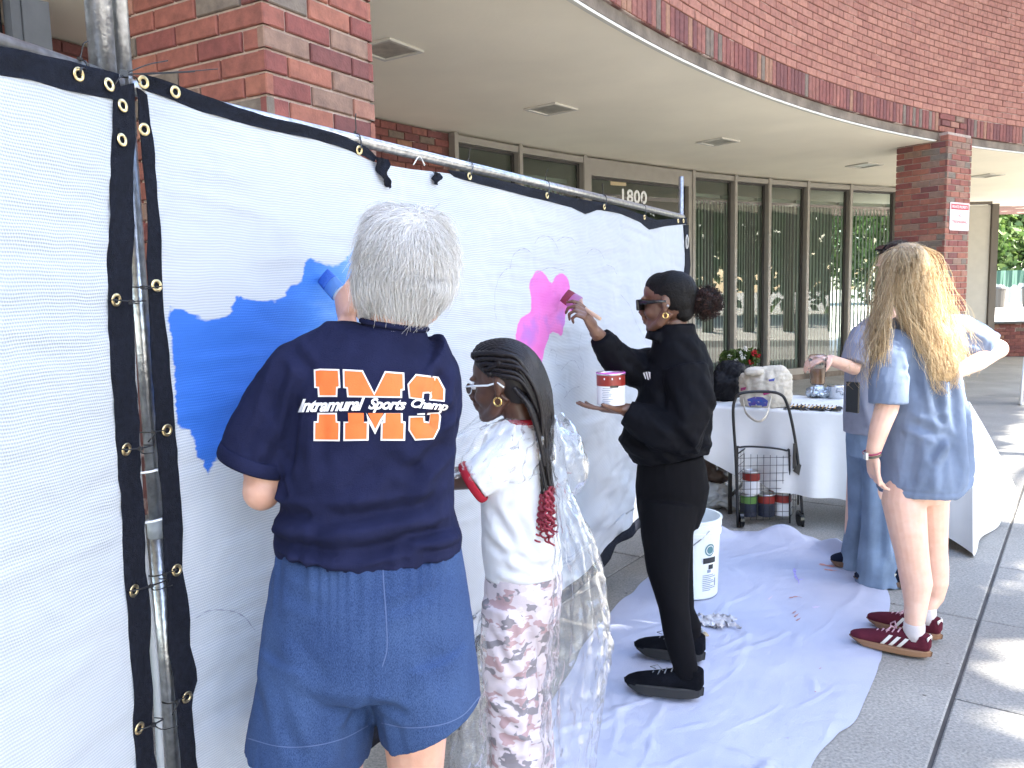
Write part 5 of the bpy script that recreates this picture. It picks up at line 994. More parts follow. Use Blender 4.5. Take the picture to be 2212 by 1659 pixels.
for j, z_ in enumerate((.078, .062, .046, .030, .016)):      # rows along the side of the head
    braid(T2, [W2(.066-.012*j, .060+.004*j, z_+.02), W2(.03-.008*j, .074, z_+.022), W2(-.03, .083, z_+.014), W2(-.085, .074, z_-.01), W2(-.118, .056, -.05-.008*j), W2(-.122, .045, -.14), W2(-.118, .03, -.25)], .0078, BLK_H, 80)
for j in range(7):                              # lower layer from behind the ear
    y_ = -.05+.018*j; braid(T2, [W2(-.06, y_+.02, -.01), W2(-.10, y_+.02, -.07), W2(-.115, y_*.8+.02, -.16), W2(-.12, y_*.7+.02, -.25)], .0075, BLK_H, 60)
TIPS = hair_mat('dyed_tips', [(0, (0.30, 0.02, 0.03, 1)), (0.4, (0.16, 0.015, 0.10, 1)), (0.7, (0.42, 0.05, 0.04, 1)), (1, (0.08, 0.01, 0.09, 1))])
for j in range(10):                             # long ends down the back with crimson curls
    x0 = 1160+rg.uniform(0, 26); dy = -.075+rg.uniform(-.02, .015); x1 = 1166+rg.uniform(-6, 30); ye = 1050+rg.uniform(0, 20)
    braid(T2, [p_(x0, 935, dy+.02), p_(x0+4, 985, dy), p_(x1, ye, dy-.012)], .0062, BLK_H, 30)
    e0 = p_(x1, ye, dy-.012); e1 = p_(x1+rg.uniform(-12, 8), 1120+rg.uniform(0, 68), dy-.02); q_ = []; turns = 5+rg.integers(0, 4)
    for s in np.linspace(0, 1, 60): c_ = e0+(e1-e0)*s; q_.append(c_+V(math.cos(s*turns*6.28), math.sin(s*turns*6.28), 0)*(.002+.006*s))
    v, f = tube(q_, list(np.linspace(.0045, .0026, 60)), 6); adopt(T2, mk('curl', v, f, TIPS, None, True))
WHITE_C = cloth_mat('white_cotton', (0.72, 0.73, 0.75, 1), 0.03, 420, 0.25); REDT = cloth_mat('red_rib', (0.33, 0.02, 0.035, 1), 0.1)
mb = MB(); mb.tube([p_(1132, 905), p_(1130, 920), p_(1122, 945), p_(1114, 985), p_(1113, 1050), p_(1119, 1120), p_(1126, 1180), p_(1131, 1240)], [(.046, .046), (.066, .052), (.090, .066), (.100, .080), (.097, .086), (.102, .088), (.107, .092), (.107, .096)], 30, side=X)
mb.tube([p_(1120, 955, -.02), p_(1080, 992, -.055), p_(1048, 1024, -.075), p_(1025, 1039, -.08)], [(.055, .05), (.056, .052), (.054, .052), (.054, .052)], 22, side=V(.55, 0, .8))
mb.tube([p_(1150, 955, .05), p_(1170, 1000, .09)], [.05, .045], 16)
F = lambda x0, y0, x1, y1, w_, d_: (p_(x0, y0), p_(x1, y1), w_*k_, d_)
garment('shirt', mb, T2, WHITE_C, .0055, 4, [F(1060, 1080, 1110, 1150, 9, -.006), F(1050, 1120, 1120, 1200, 10, .006), F(1090, 1060, 1150, 1020, 8, -.006), F(1060, 1160, 1190, 1215, 9, -.006), F(1110, 1200, 1200, 1180, 8, .005), F(1080, 990, 1040, 1030, 8, -.005), F(1130, 1080, 1180, 1190, 10, .006), F(1070, 1220, 1150, 1232, 8, .005)], [(.0022, 16, 5, (1, 1, .7))])
tr = nrm(p_(1045, 1075, -.08)-p_(1000, 1005, -.08)); ct = p_(1022, 1041, -.08); cu = [ct+tr*.056*math.cos(a)+V(0, 1, 0)*.055*math.sin(a) for a in np.linspace(0, 2*math.pi, 37)]; v, f = tube(cu, [(.0105, .0042)]*37, 8, side=np.cross(tr, V(0, 1, 0)), caps=False); adopt(T2, mk('sleeve_trim', v, f, REDT, None, True))
cu = [p_(1131, 905)+V(.047*math.cos(a), .047*math.sin(a), .004*math.sin(a)) for a in np.linspace(0, 2*math.pi, 33)]; v, f = tube(cu, [(.0085, .005)]*33, 8, side=V(0, 0, 1), caps=False); adopt(T2, mk('collar', v, f, REDT, None, True))
def camo_mat():
    m = bpy.data.materials.new('pink_camouflage'); m.use_nodes = True; t = m.node_tree; b = t.nodes['Principled BSDF']; b.inputs['Roughness'].default_value = 0.9; tc = N(t, 'ShaderNodeTexCoord')
    mp = N(t, 'ShaderNodeMapping'); mp.inputs['Scale'].default_value = (17, 17, 30); t.links.new(tc.outputs['Object'], mp.inputs[0]); prev = None; base = (0.60, 0.53, 0.56, 1)
    for i, (col, th) in enumerate([((0.44, 0.30, 0.31, 1), 0.55), ((0.25, 0.23, 0.25, 1), 0.57), ((0.66, 0.60, 0.64, 1), 0.58)]):
        ad = N(t, 'ShaderNodeVectorMath', operation='ADD'); ad.inputs[1].default_value = (i*7.3, i*3.1, i*5.7); t.links.new(mp.outputs[0], ad.inputs[0]); n = N(t, 'ShaderNodeTexNoise'); n.inputs['Scale'].default_value = 1.0; n.inputs['Detail'].default_value = 2.5; t.links.new(ad.outputs[0], n.inputs['Vector'])
        r_ = N(t, 'ShaderNodeMapRange'); r_.inputs[1].default_value = th-.008; r_.inputs[2].default_value = th+.008; t.links.new(n.outputs[0], r_.inputs[0]); mx = N(t, 'ShaderNodeMix', data_type='RGBA'); t.links.new(r_.outputs[0], mx.inputs[0]); mx.inputs[7].default_value = col
        if prev is None: mx.inputs[6].default_value = base
        else: t.links.new(prev, mx.inputs[6])
        prev = mx.outputs[2]
    t.links.new(prev, b.inputs['Base Color']); n = N(t, 'ShaderNodeTexNoise'); n.inputs['Scale'].default_value = 400; t.links.new(tc.outputs['Object'], n.inputs['Vector']); bp = N(t, 'ShaderNodeBump'); bp.inputs['Strength'].default_value = .2; bp.inputs['Distance'].default_value = .005; t.links.new(n.outputs[0], bp.inputs['Height']); t.links.new(bp.outputs[0], b.inputs['Normal']); return m
mb = MB(); mb.tube([p_(1130, 1228), p_(1130, 1262), p_(1127, 1320), p_(1126, 1350)], [(.103, .090), (.108, .098), (.104, .1), (.09, .09)], 26, side=X)
for (pts, dy) in (([(1103, 1300, 64), (1098, 1400, 62), (1105, 1500, 60), (1115, 1600, 60), (1122, 1700, 62), (1126, 1790, 66)], -.035), ([(1158, 1300, 46), (1150, 1400, 42), (1152, 1500, 40), (1160, 1600, 40), (1168, 1700, 44), (1170, 1780, 48)], .075)):
    mb.tube([p_(x, y, dy) for x, y, _ in pts], [(r_*k_, .075) for _, _, r_ in pts], 22, side=X)
garment('trousers', mb, T2, camo_mat(), .006, 4, [F(1060, 1330, 1110, 1420, 8, -.006), F(1070, 1440, 1160, 1420, 9, -.007), F(1050, 1470, 1130, 1520, 9, .006), F(1070, 1540, 1160, 1580, 9, -.007), F(1080, 1600, 1160, 1560, 8, .006), F(1140, 1300, 1150, 1620, 9, -.009), F(1090, 1290, 1100, 1370, 8, .004), F(1170, 1380, 1120, 1450, 8, .005), F(1060, 1620, 1150, 1640, 8, -.006)], [(.003, 13, 17, (1, 1, .8))])
# clear plastic sheet: three crumpled lengths of one poncho
def film_mat():
    m = bpy.data.materials.new('clear_film'); m.use_nodes = True; t = m.node_tree; t.nodes.remove(t.nodes['Principled BSDF'])
    tr = N(t, 'ShaderNodeBsdfTransparent'); tr.inputs[0].default_value = (0.975, 0.98, 0.985, 1); gl = N(t, 'ShaderNodeBsdfGlossy'); gl.inputs['Roughness'].default_value = 0.2; gl.inputs[0].default_value = (1, 1, 1, 1); df = N(t, 'ShaderNodeBsdfDiffuse'); df.inputs[0].default_value = (0.8, 0.82, 0.85, 1)
    tc = N(t, 'ShaderNodeTexCoord'); n = N(t, 'ShaderNodeTexNoise'); n.inputs['Scale'].default_value = 26; n.inputs['Detail'].default_value = 2; t.links.new(tc.outputs['Object'], n.inputs['Vector']); bp = N(t, 'ShaderNodeBump'); bp.inputs['Strength'].default_value = .7; bp.inputs['Distance'].default_value = .010; t.links.new(n.outputs[0], bp.inputs['Height']); t.links.new(bp.outputs[0], gl.inputs['Normal'])
    lw = N(t, 'ShaderNodeLayerWeight'); lw.inputs[0].default_value = 0.2; t.links.new(bp.outputs[0], lw.inputs['Normal']); md = N(t, 'ShaderNodeMath', operation='MULTIPLY_ADD'); md.inputs[1].default_value = 0.5; md.inputs[2].default_value = 0.05; t.links.new(lw.outputs['Fresnel'], md.inputs[0])
    m0 = N(t, 'ShaderNodeMixShader'); m0.inputs[0].default_value = 0.075; t.links.new(tr.outputs[0], m0.inputs[1]); t.links.new(df.outputs[0], m0.inputs[2]); mx = N(t, 'ShaderNodeMixShader'); t.links.new(md.outputs[0], mx.inputs[0]); t.links.new(m0.outputs[0], mx.inputs[1]); t.links.new(gl.outputs[0], mx.inputs[2]); t.links.new(mx.outputs[0], t.nodes['Material Output'].inputs[0]); return m
FILM = film_mat(); PO = thing('plastic_poncho', 'crumpled clear plastic sheet draped over the girl with braids', 'poncho', (p_(1230, 1500)[0], Y0, 0))
def film(secs, n, m_, seed, amp, vert=14, name='film', open_=None):
    c = spline([p_(x, y, dy) for x, y, _, _, dy in secs], m_); hw = np.interp(np.linspace(0, len(secs)-1, m_), range(len(secs)), [s[2]*k_ for s in secs]); hd = np.interp(np.linspace(0, len(secs)-1, m_), range(len(secs)), [s[3] for s in secs]); rg2 = np.random.default_rng(seed); v = []; a0, a1 = open_ or (0, 2*math.pi)
    ph = rg2.uniform(0, 6.28, 6)
    for i in range(m_):
        for j in range(n):
            a = a0+(a1-a0)*j/(n-1 if open_ else n); w_ = 1+.07*math.sin(vert*a+ph[0]+2*math.sin(i*.11))+.05*math.sin(vert*2.3*a+ph[1]+i*.13)+.03*math.sin(i*.7+ph[2]+3*a); v.append(c[i]+V(math.cos(a)*hw[i]*w_, math.sin(a)*hd[i]*w_, .01*math.sin(a*3+i*.2)))
    v = np.array(v); d = np.stack([wav(v, 26, seed+q_, 3) for q_ in range(3)], -1); d2 = np.stack([np.abs(wav(v, 17, seed+9+q_, 2)) for q_ in range(3)], -1); v = v+d*amp*.28+d2*amp*.45; nn = n-1 if open_ else n
    f = [(i*n+j, i*n+(j+1) % n, (i+1)*n+(j+1) % n, (i+1)*n+j) for i in range(m_-1) for j in range(nn)]; o = mk(name, v, f, FILM, None, True); adopt(PO, o)
film([(1195, 905, 14, .02, -.02), (1210, 935, 26, .05, -.05), (1224, 985, 42, .07, -.07), (1226, 1035, 40, .06, -.07), (1215, 1072, 22, .04, -.06)], 54, 46, 1, .016, 9, 'gathered_hood')
film([(1205, 1050, 20, .05, -.04), (1222, 1100, 26, .07, -.05), (1240, 1190, 48, .09, -.06), (1248, 1290, 60, .10, -.06), (1250, 1390, 66, .11, -.06), (1240, 1490, 66, .10, -.06), (1228, 1590, 60, .09, -.06), (1218, 1720, 56, .08, -.06), (1208, 1800, 40, .08, -.06)], 80, 120, 2, .012, 13, 'back_drape')
film([(1100, 905, 56, .075, 0), (1085, 925, 92, .10, -.005), (1066, 960, 122, .125, -.01), (1056, 1000, 124, .13, -.01), (1050, 1020, 126, .13, -.01)], 90, 40, 3, .010, 10, 'shoulder_drape', (math.pi*.75, math.pi*2.05))
film([(1046, 1330, 8, .03, -.06), (1030, 1420, 22, .05, -.07), (1018, 1500, 34, .06, -.07), (1014, 1600, 42, .07, -.07), (1010, 1720, 46, .07, -.07)], 54, 60, 4, .014, 8, 'front_drape')

# ---------------------------------------------------------------- woman in black with the paint can
Y0 = 3.05; k_ = sc(Y0)
T3 = thing('person', 'woman in black jacket and leggings painting pink with a can in hand', 'person', (.56, 3.02, 0), 'people painting and talking')
mb = MB(); W3 = head(mb, p_(1442, 654), (-.90, .42, -.06), (0, 0, 1), .96, 1.0, 1.2, neck=([p_(1455, 690), p_(1462, 730), p_(1468, 790)], [.05, .052, .075]), nose=1.05)
mb.tube([p_(1468, 780), p_(1458, 880), p_(1450, 1000)], [(.09, .08), (.10, .09), (.12, .09)], 16, side=X)
wr3 = p_(1284, 714, -.07); mb.tube([p_(1425, 790, .1), p_(1345, 785, .02), wr3], [.05, .042, .024], 12); hand(mb, wr3, nrm(p_(1266, 680, -.09)-wr3), (-.75, .3, -.2), (-.2, 0, .9), .95, (.45, .75, .9, .95), .5)
wr4 = p_(1346, 885, -.10); mb.tube([p_(1475, 900, -.1), wr4], [.04, .025], 12); hand(mb, wr4, (-.95, .05, .05), (0, .15, 1), (-.2, -1, .2), .95, (.12, .12, .15, .2), .25, tdir=(-.62, -.78, .22))
for pts in ([p_(1446, 1090, -.05), p_(1440, 1150, -.08), V(p_(1443, 1230, -.12)[0], 2.93, p_(1443, 1230, -.12)[2]), p_(1455, 1310, -.17), p_(1468, 1390, -.19), V(.625, 2.86, .06)], [p_(1448, 1090, .06), p_(1448, 1160, .10), p_(1458, 1240, .12), p_(1472, 1320, .12), V(.70, 3.15, .16), V(.70, 3.15, .06)]): mb.tube(pts, [.06, .055, .05, .04, .033, .03], 12)
body_obj(mb, T3, SKIN_B, .0042, 3)
BLACKC = cloth_mat('black_shell', (0.0042, 0.0045, 0.0065, 1), .2, 300, .15, .7, 0); LEG = cloth_mat('black_leggings', (0.0042, 0.0042, 0.0055, 1), .1, 500, .1, .8, 0)
F = lambda x0, y0, x1, y1, w_, d_: (p_(x0, y0), p_(x1, y1), w_*k_, d_)
mb = MB(); mb.tube([p_(1458, 700), p_(1458, 722), p_(1462, 748), p_(1466, 790), p_(1458, 860), p_(1446, 925), p_(1432, 965), p_(1436, 988)], [(.073, .075), (.078, .08), (.100, .10), (.130, .125), (.142, .14), (.160, .15), (.176, .15), (.125, .13)], 30, side=X)
mb.tube([p_(1425, 792, .09), p_(1380, 797, .05), p_(1345, 788, .01), p_(1318, 760, -.03), p_(1297, 726, -.06)], [.078, .076, .070, .056, .044], 20)
mb.tube([p_(1478, 795, -.08), p_(1490, 870, -.12), p_(1470, 935, -.13), p_(1420, 930, -.12), p_(1380, 905, -.11), p_(1352, 890, -.10)], [.088, .095, .10, .086, .064, .047], 22)
mb.tube([p_(1415, 716, -.0), p_(1412, 735, 0)], [(.03, .06), (.035, .065)], 14, side=X)
jk = garment('jacket', mb, T3, BLACKC, .006, 4, [F(1345, 930, 1420, 985, 9, -.009), F(1390, 870, 1480, 960, 9, -.008), F(1480, 960, 1530, 880, 10, -.009), F(1490, 800, 1525, 860, 9, .007), F(1330, 745, 1360, 790, 7, -.007), F(1350, 760, 1400, 800, 7, .006), F(1420, 830, 1440, 900, 9, -.008), F(1350, 960, 1440, 975, 8, .007), F(1460, 740, 1500, 780, 8, -.006), F(1500, 940, 1535, 960, 8, .008), F(1400, 940, 1500, 975, 9, .008)], [(.004, 12, 6, (1, 1, 1)), (.002, 34, 7, (1, 1, .8))])
stripe_patch(jk, [[(1389, 806), (1392, 804), (1396, 818), (1394, 819)], [(1394, 804), (1398, 803), (1402, 821), (1399, 820)], [(1400, 803), (1405, 804), (1405, 816), (1404, 820)]], Y0, WHT, T3, 'chest_emblem', .002, 6)
mb = MB(); mb.tube([p_(1448, 985), p_(1450, 1010), p_(1452, 1050), p_(1449, 1095), p_(1445, 1130)], [(.122, .115), (.132, .125), (.141, .13), (.132, .125), (.115, .115)], 26, side=X)
mb.tube([p_(1446, 1090, -.05), p_(1440, 1150, -.08), V(p_(1443, 1230, -.12)[0], 2.93, p_(1443, 1230, -.12)[2]), p_(1455, 1310, -.17), p_(1468, 1390, -.19), V(.625, 2.86, .10)], [(.115, .10), (.098, .095), (.080, .085), (.056, .062), (.052, .056), (.044, .046)], 22, side=X)
mb.tube([p_(1448, 1090, .06), p_(1448, 1160, .10), p_(1458, 1240, .12), p_(1472, 1320, .12), V(.70, 3.15, .16), V(.70, 3.15, .10)], [(.105, .10), (.09, .09), (.072, .08), (.052, .058), (.044, .05), (.040, .042)], 22, side=X)
garment('leggings', mb, T3, LEG, .006, 5, None, [(.0012, 18, 3, (1, 1, 1))])
SOLEB = mat('black_sole', (0.012, 0.012, 0.013, 1), .7); UPB = cloth_mat('black_mesh', (0.005, 0.0055, 0.008, 1), .4, 260, .5); LACE = mat('grey_lace', (0.2, 0.21, 0.23, 1), .7)
def laces(T, W_, m, n=4, z0=.098, z1=.07, x0=.36, x1=.62, w_=.02, r=.0026):
    for i in range(n):
        x = x0+(x1-x0)*i/(n-1); z = z0+(z1-z0)*i/(n-1); v, f = tube([W_(x, -w_, z-.008), W_(x+.01, 0, z+.004), W_(x+.03, w_, z-.008)], [r]*3, 6); adopt(T, mk('lace', v, f, m, None, True))
for (h_, t_) in ((V(.675, 2.84, 0), V(.405, 2.93, 0)), (V(.75, 3.13, 0), V(.49, 3.24, 0))):
    W_, u_ = shoe(T3, h_, t_, UPB, SOLEB, 1, .050, .085, .105, .026, .040); laces(T3, W_, LACE)
    v, f = tube([W_(.5, .01, .085), W_(.56, .03, .115), W_(.66, .02, .10), W_(.60, 0, .085)], [.0018]*4, 6); adopt(T3, mk('lace', v, f, LACE, None, True))
mb = MB(); Bh = basis((-.90, .42, -.06))
for (p, r_) in (((-.022, 0, .042), (.096, .079, .082)), ((-.04, 0, .01), (.07, .074, .07)), ((.022, 0, .064), (.062, .064, .056)), ((-.06, 0, -.04), (.04, .05, .04))): mb.ell(W3(*p), tuple(np.array(r_)*.96), Bh, 20, 14)
hm = fuse(mb, .005, 4, 'hair_cap'); ripple(hm, .0012, 90, 4, (1, 1, .3)); adopt(T3, link('hair_cap', hm, mat('sleek_black_hair', (0.0035, 0.0028, 0.003, 1), .6, bump=.4, bscale=160, spec=.2), None, True))
PUFF = hair_mat('brown_puff', [(0, (0.008, 0.005, 0.005, 1)), (0.6, (0.025, 0.011, 0.009, 1)), (1, (0.085, 0.03, 0.02, 1))], .5)
rg = np.random.default_rng(5); pol = []; pc_ = p_(1524, 652, .0)
for _ in range(900):
    d = nrm(rg.normal(size=3)*V(1, 1, .95)); r0 = rg.uniform(.2, .75); c0 = pc_+d*.06*r0; c1 = pc_+d*rg.uniform(.058, .074)*V(1.0, 1, .98)+V(0, 0, -.004); a1 = nrm(np.cross(d, rg.normal(size=3))); a2 = np.cross(d, a1); tn = rg.uniform(1.5, 3.2); pol.append([c0+(c1-c0)*s+(a1*math.cos(s*tn*6.28)+a2*math.sin(s*tn*6.28))*.0055 for s in np.linspace(0, 1, 18)])
strands(pol, .0012, .0009, 'hair_puff', PUFF, T3); mb = MB(); mb.ell(pc_, (.05, .05, .048)); mb.ell(p_(1490, 655), (.03, .03, .03)); mb.build('puff_core', mat('puff_dark', (0.006, 0.004, 0.004, 1), .9), T3, True)
v, f = tube([W3(-.009, .080, -.048)+Bh @ V(math.cos(a), 0, math.sin(a))*.0095 for a in np.linspace(0, 6.28, 17)], [.0026]*17, 7, caps=False); adopt(T3, mk('earring', v, f, gold, None, True)); v, f = ellipsoid(W3(-.02, .079, -.012), .005); adopt(T3, mk('ear_stud', v, f, STEEL, None, True))
SG = thing('sunglasses', 'dark sunglasses worn by the woman in black', 'sunglasses', tuple(W3(.1, 0, 0))); blackp = mat('black_plastic', (0.008, 0.008, 0.009, 1), .22)
for s_ in (-1, 1):
    mb = MB(); mb.box(W3(.100, s_*.034, .0), (.012, .054, .042), Bh @ rotz(-s_*.18)); me = fuse(mb, .0035, 3, 'lens_frame'); adopt(SG, link('lens_frame', me, blackp, None, True)); v, f = tube([W3(.095, s_*.062, .008), W3(.05, s_*.078, .008), W3(-.015, s_*.082, .006)], [(.0025, .009), (.0025, .007), (.002, .004)], 8, side=Bh[:, 1]); adopt(SG, mk('temple', v, f, blackp, None, True))
v, f = tube([W3(.103, -.01, .005), W3(.103, .01, .005)], [.004]*2, 8); adopt(SG, mk('bridge', v, f, blackp))
PB2 = thing('paint_brush', 'flat brush with pink paint held by the woman in black', 'brush', tuple(wr3), 'paint brushes in use')
ba, bb = p_(1268, 670, -.085), pl(1220, 638, 'R', .05); brush(PB2, ba, bb, np.cross(bb-ba, V(0, 1, 0)), mat('raw_wood', (0.55, 0.36, 0.24, 1), .6), mat('pink_ferrule', (0.42, 0.20, 0.36, 1), .4, .4), mat('red_bristle', (0.22, 0.035, 0.05, 1), .7, bump=.6, bscale=300), .030)
# paint can on her palm
CANR = mat('can_red', (0.24, 0.022, 0.016, 1), .35, var=.1); CANW = mat('can_label', (0.70, 0.71, 0.74, 1), .5); CANM = mat('can_metal', (0.6, 0.6, 0.6, 1), .3, .9); PINKP = mat('pink_paint', (0.62, 0.15, 0.50, 1), .25)
def paint_can(label, base, r, h, col_top, col_low, lid=None, open_paint=None, group='paint cans', name='paint_can', text=None):
    T = thing(name, label, 'paint can', tuple(base), group); b = tuple(base)
    v, f = lathe([(r*.97, 0), (r, .004), (r, h*.60)], 30, b); f.append(tuple(range(30))[::-1]); adopt(T, mk('label_band', v, f, col_low, None, False)); v, f = lathe([(r*1.004, h*.60), (r*1.004, h*.93)], 30, b); adopt(T, mk('colour_band', v, f, col_top, None, True))
    v, f = lathe([(r*1.0, h*.93), (r*1.035, h*.935), (r*1.035, h*.985), (r*1.0, h), (r*.93, h), (r*.93, h*.95)], 30, b); adopt(T, mk('rim', v, f, CANM, None, True))
    if open_paint: v, f = lathe([(r*.93, h*.96), (r*.92, h*.55), (.0001, h*.53)], 30, b); adopt(T, mk('paint', v, f, open_paint, None, True)); v, f = lathe([(r*1.04, h*.975), (r*1.02, h*1.004), (r*.93, h*1.004)], 30, b); adopt(T, mk('paint_rim', v, f, open_paint, None, True))
    else: v, f = lathe([(r*.93, h*.955), (r*.80, h*.955), (r*.78, h*.965), (.0001, h*.965)], 30, b); adopt(T, mk('lid', v, f, lid or CANM, None, True))
    for i in range(7):
        if i in (1, 3, 5): continue
    return T
cb = p_(1320, 873, -.10); cb_r = 31*sc(2.95); CAN = paint_can('open can of pink paint resting on the hand of the woman in black', cb, cb_r, .118, CANR, CANW, open_paint=PINKP)
GREYT = mat('grey_ink', (0.22, 0.24, 0.30, 1), .6)
for i in range(9):                                # small print on the label
    zz = .010+i*.0065; a0 = -2.35 if i % 2 else -2.3; v = []; n = 9
    for j in range(n): a = a0+(.5+.12*((i*7) % 3))*j/(n-1); v += [(cb[0]+cb_r*1.003*math.cos(a), cb[1]+cb_r*1.003*math.sin(a), cb[2]+zz), (cb[0]+cb_r*1.003*math.cos(a), cb[1]+cb_r*1.003*math.sin(a), cb[2]+zz+.0022)]
    adopt(CAN, mk('label_text', v, [(2*j, 2*j+2, 2*j+3, 2*j+1) for j in range(n-1)], GREYT))
for j in range(3): v, f = ellipsoid((cb[0]+cb_r*1.01*math.cos(-2.15+j*.55), cb[1]+cb_r*1.01*math.sin(-2.15+j*.55), cb[2]+.098), (.003, .003, .004), None, 8, 6); adopt(CAN, mk('label_dot', v, f, CANW, None, True))
v = []; 
for j in range(8): a = -1.75+j*.085; v += [(cb[0]+cb_r*1.012*math.cos(a), cb[1]+cb_r*1.012*math.sin(a), cb[2]+.066), (cb[0]+cb_r*1.012*math.cos(a), cb[1]+cb_r*1.012*math.sin(a), cb[2]+.074)]
adopt(CAN, mk('label_badge', v, [(2*j, 2*j+2, 2*j+3, 2*j+1) for j in range(7)], blackp))

# ---------------------------------------------------------------- blonde woman in the slate blue shirt
Y0 = 3.32; k_ = sc(Y0)
T4 = thing('person', 'long haired blonde person in oversized slate blue shirt and maroon sneakers', 'person', (1.63, 3.3, 0), 'people painting and talking')
mb = MB(); hb4 = p_(1952, 588); W4 = head(mb, hb4, (-.72, .69, 0), (0, 0, 1), .92, neck=([p_(1965, 630), p_(1965, 680), p_(1968, 720)], [.05, .05, .07]))
mb.tube([p_(1970, 710), p_(1985, 850), p_(1985, 1000), p_(1982, 1080)], [(.10, .075), (.12, .09), (.14, .11), (.13, .1)], 18, side=X)
wr = p_(1884, 985, -.13); mb.tube([p_(1932, 765, -.09), p_(1916, 880, -.13), p_(1900, 925, -.13), wr], [.05, .045, .039, .027], 14); hand(mb, wr, nrm(p_(1888, 1030, -.12)-wr), (.85, .2, 0), (-.25, -.2, -.2), .95, (.3, .35, .4, .45), .3, tdir=nrm(p_(1888, 1030, -.12)-wr)*.95+V(-.1, -.25, 0))
mb.tube([p_(2060, 715, .05), p_(2120, 745, .03), p_(2156, 752, .02)], [.05, .046, .038], 14); mb.tube([p_(2158, 752, .02), p_(2110, 783, -.02), p_(2062, 805, -.05)], [.038, .037, .028], 14); mb.ell(p_(2156, 754, .02), .040); hand(mb, p_(2062, 805, -.05), (-.9, -.1, -.25), (-.1, 1, 0), (0, 0, 1), .9)
def leg(mb, pts, side=X): mb.tube([q_[0] for q_ in pts], [q_[1] for q_ in pts], 20, side=side)
aN, aF = V(1.625, 3.185, 0), V(1.755, 3.345, 0)
leg(mb, [(p_(1958, 1030, -.03), (.080, .08)), (p_(1952, 1085, -.055), (.085, .085)), (p_(1962, 1150, -.085), (.073, .074)), (p_(1969, 1192, -.09), (.066, .063)), (p_(1974, 1225, -.09), (.063, .062)), (p_(1980, 1260, -.095), (.061, .064)), (p_(1979, 1300, -.11), (.047, .05)), (zl(aN, .13), (.036, .04)), (zl(aN, .07), (.036, .04))])
leg(mb, [(p_(2005, 1040, .06), (.082, .09)), (p_(2006, 1085, .06), (.078, .085)), (p_(2012, 1150, .055), (.064, .07)), (p_(2015, 1190, .05), (.058, .06)), (p_(2018, 1225, .05), (.057, .06)), (p_(2018, 1258, .045), (.055, .06)), (p_(2015, 1290, .04), (.043, .046)), (zl(aF, .13), (.033, .036)), (zl(aF, .07), (.033, .036))])
body_obj(mb, T4, SKIN_P, .0048, 3)
SLATE = cloth_mat('slate_cotton', (0.165, 0.21, 0.30, 1), .14, 420, .25, vscale=10)
F = lambda x0, y0, x1, y1, w_, d_: (p_(x0, y0), p_(x1, y1), w_*k_, d_)
mb = MB(); mb.tube([p_(1965, 683), p_(1967, 698), p_(1972, 722), p_(1980, 765), p_(1988, 850), p_(1995, 940), p_(1996, 1010), p_(1995, 1058)], [(.065, .06), (.10, .08), (.145, .11), (.160, .14), (.160, .155), (.172, .172), (.180, .188), (.180, .190)], 34, side=X)
mb.tube([p_(1945, 735, -.05), p_(1925, 780, -.10), p_(1920, 830, -.13), p_(1919, 872, -.135)], [(.075, .07), (.078, .07), (.076, .066), (.077, .066)], 24, side=X)
mb.tube([p_(2020, 718, .03), p_(2075, 720, .05), p_(2115, 738, .04), p_(2142, 752, .02)], [.082, .080, .070, .062], 22)
def hem4(co, no):
    zb = p_(1995, 1058)[2]; g = np.clip(1-(co[:, 2]-zb)/.02, 0, 1)*(co[:, 2] < zb+.03); co = co.copy(); r_ = co[:, 0]-p_(1995, 1058)[0]; t_ = np.clip(1-(co[:, 2]-zb)/.10, 0, 1); co[:, 2] += np.where(r_ > .04, (r_-.04)*.45*t_, 0); return co+no*(np.exp(-((co[:, 2]-zb-.028-np.where(r_ > .04, (r_-.04)*.45, 0))/.004)**2)*-.004)[:, None]
garment('shirt', mb, T4, SLATE, .006, 4, [F(1975, 780, 1985, 880, 9, -.013), F(1985, 880, 2000, 935, 8, -.012), F(2000, 935, 1972, 985, 8, .012), F(1972, 985, 1970, 1040, 8, .008), F(1930, 900, 1995, 930, 9, -.012), F(2030, 760, 2040, 1040, 8, .011), F(2050, 780, 2058, 1040, 7, -.011), F(2010, 760, 2015, 1000, 9, -.009), F(1960, 740, 1965, 860, 9, .010), F(1940, 930, 1930, 1040, 10, -.008), F(2070, 720, 2120, 745, 7, -.010), F(2060, 745, 2110, 765, 7, .008), F(1925, 740, 1935, 830, 8, -.008), F(1900, 790, 1945, 800, 6, -.004), F(2020, 900, 2030, 1050, 9, .009), F(2070, 850, 2080, 1020, 7, .009)], [(.003, 11, 9, (1, 1, .4)), (.0015, 34, 2, (1, 1, .5))], None, hem4)
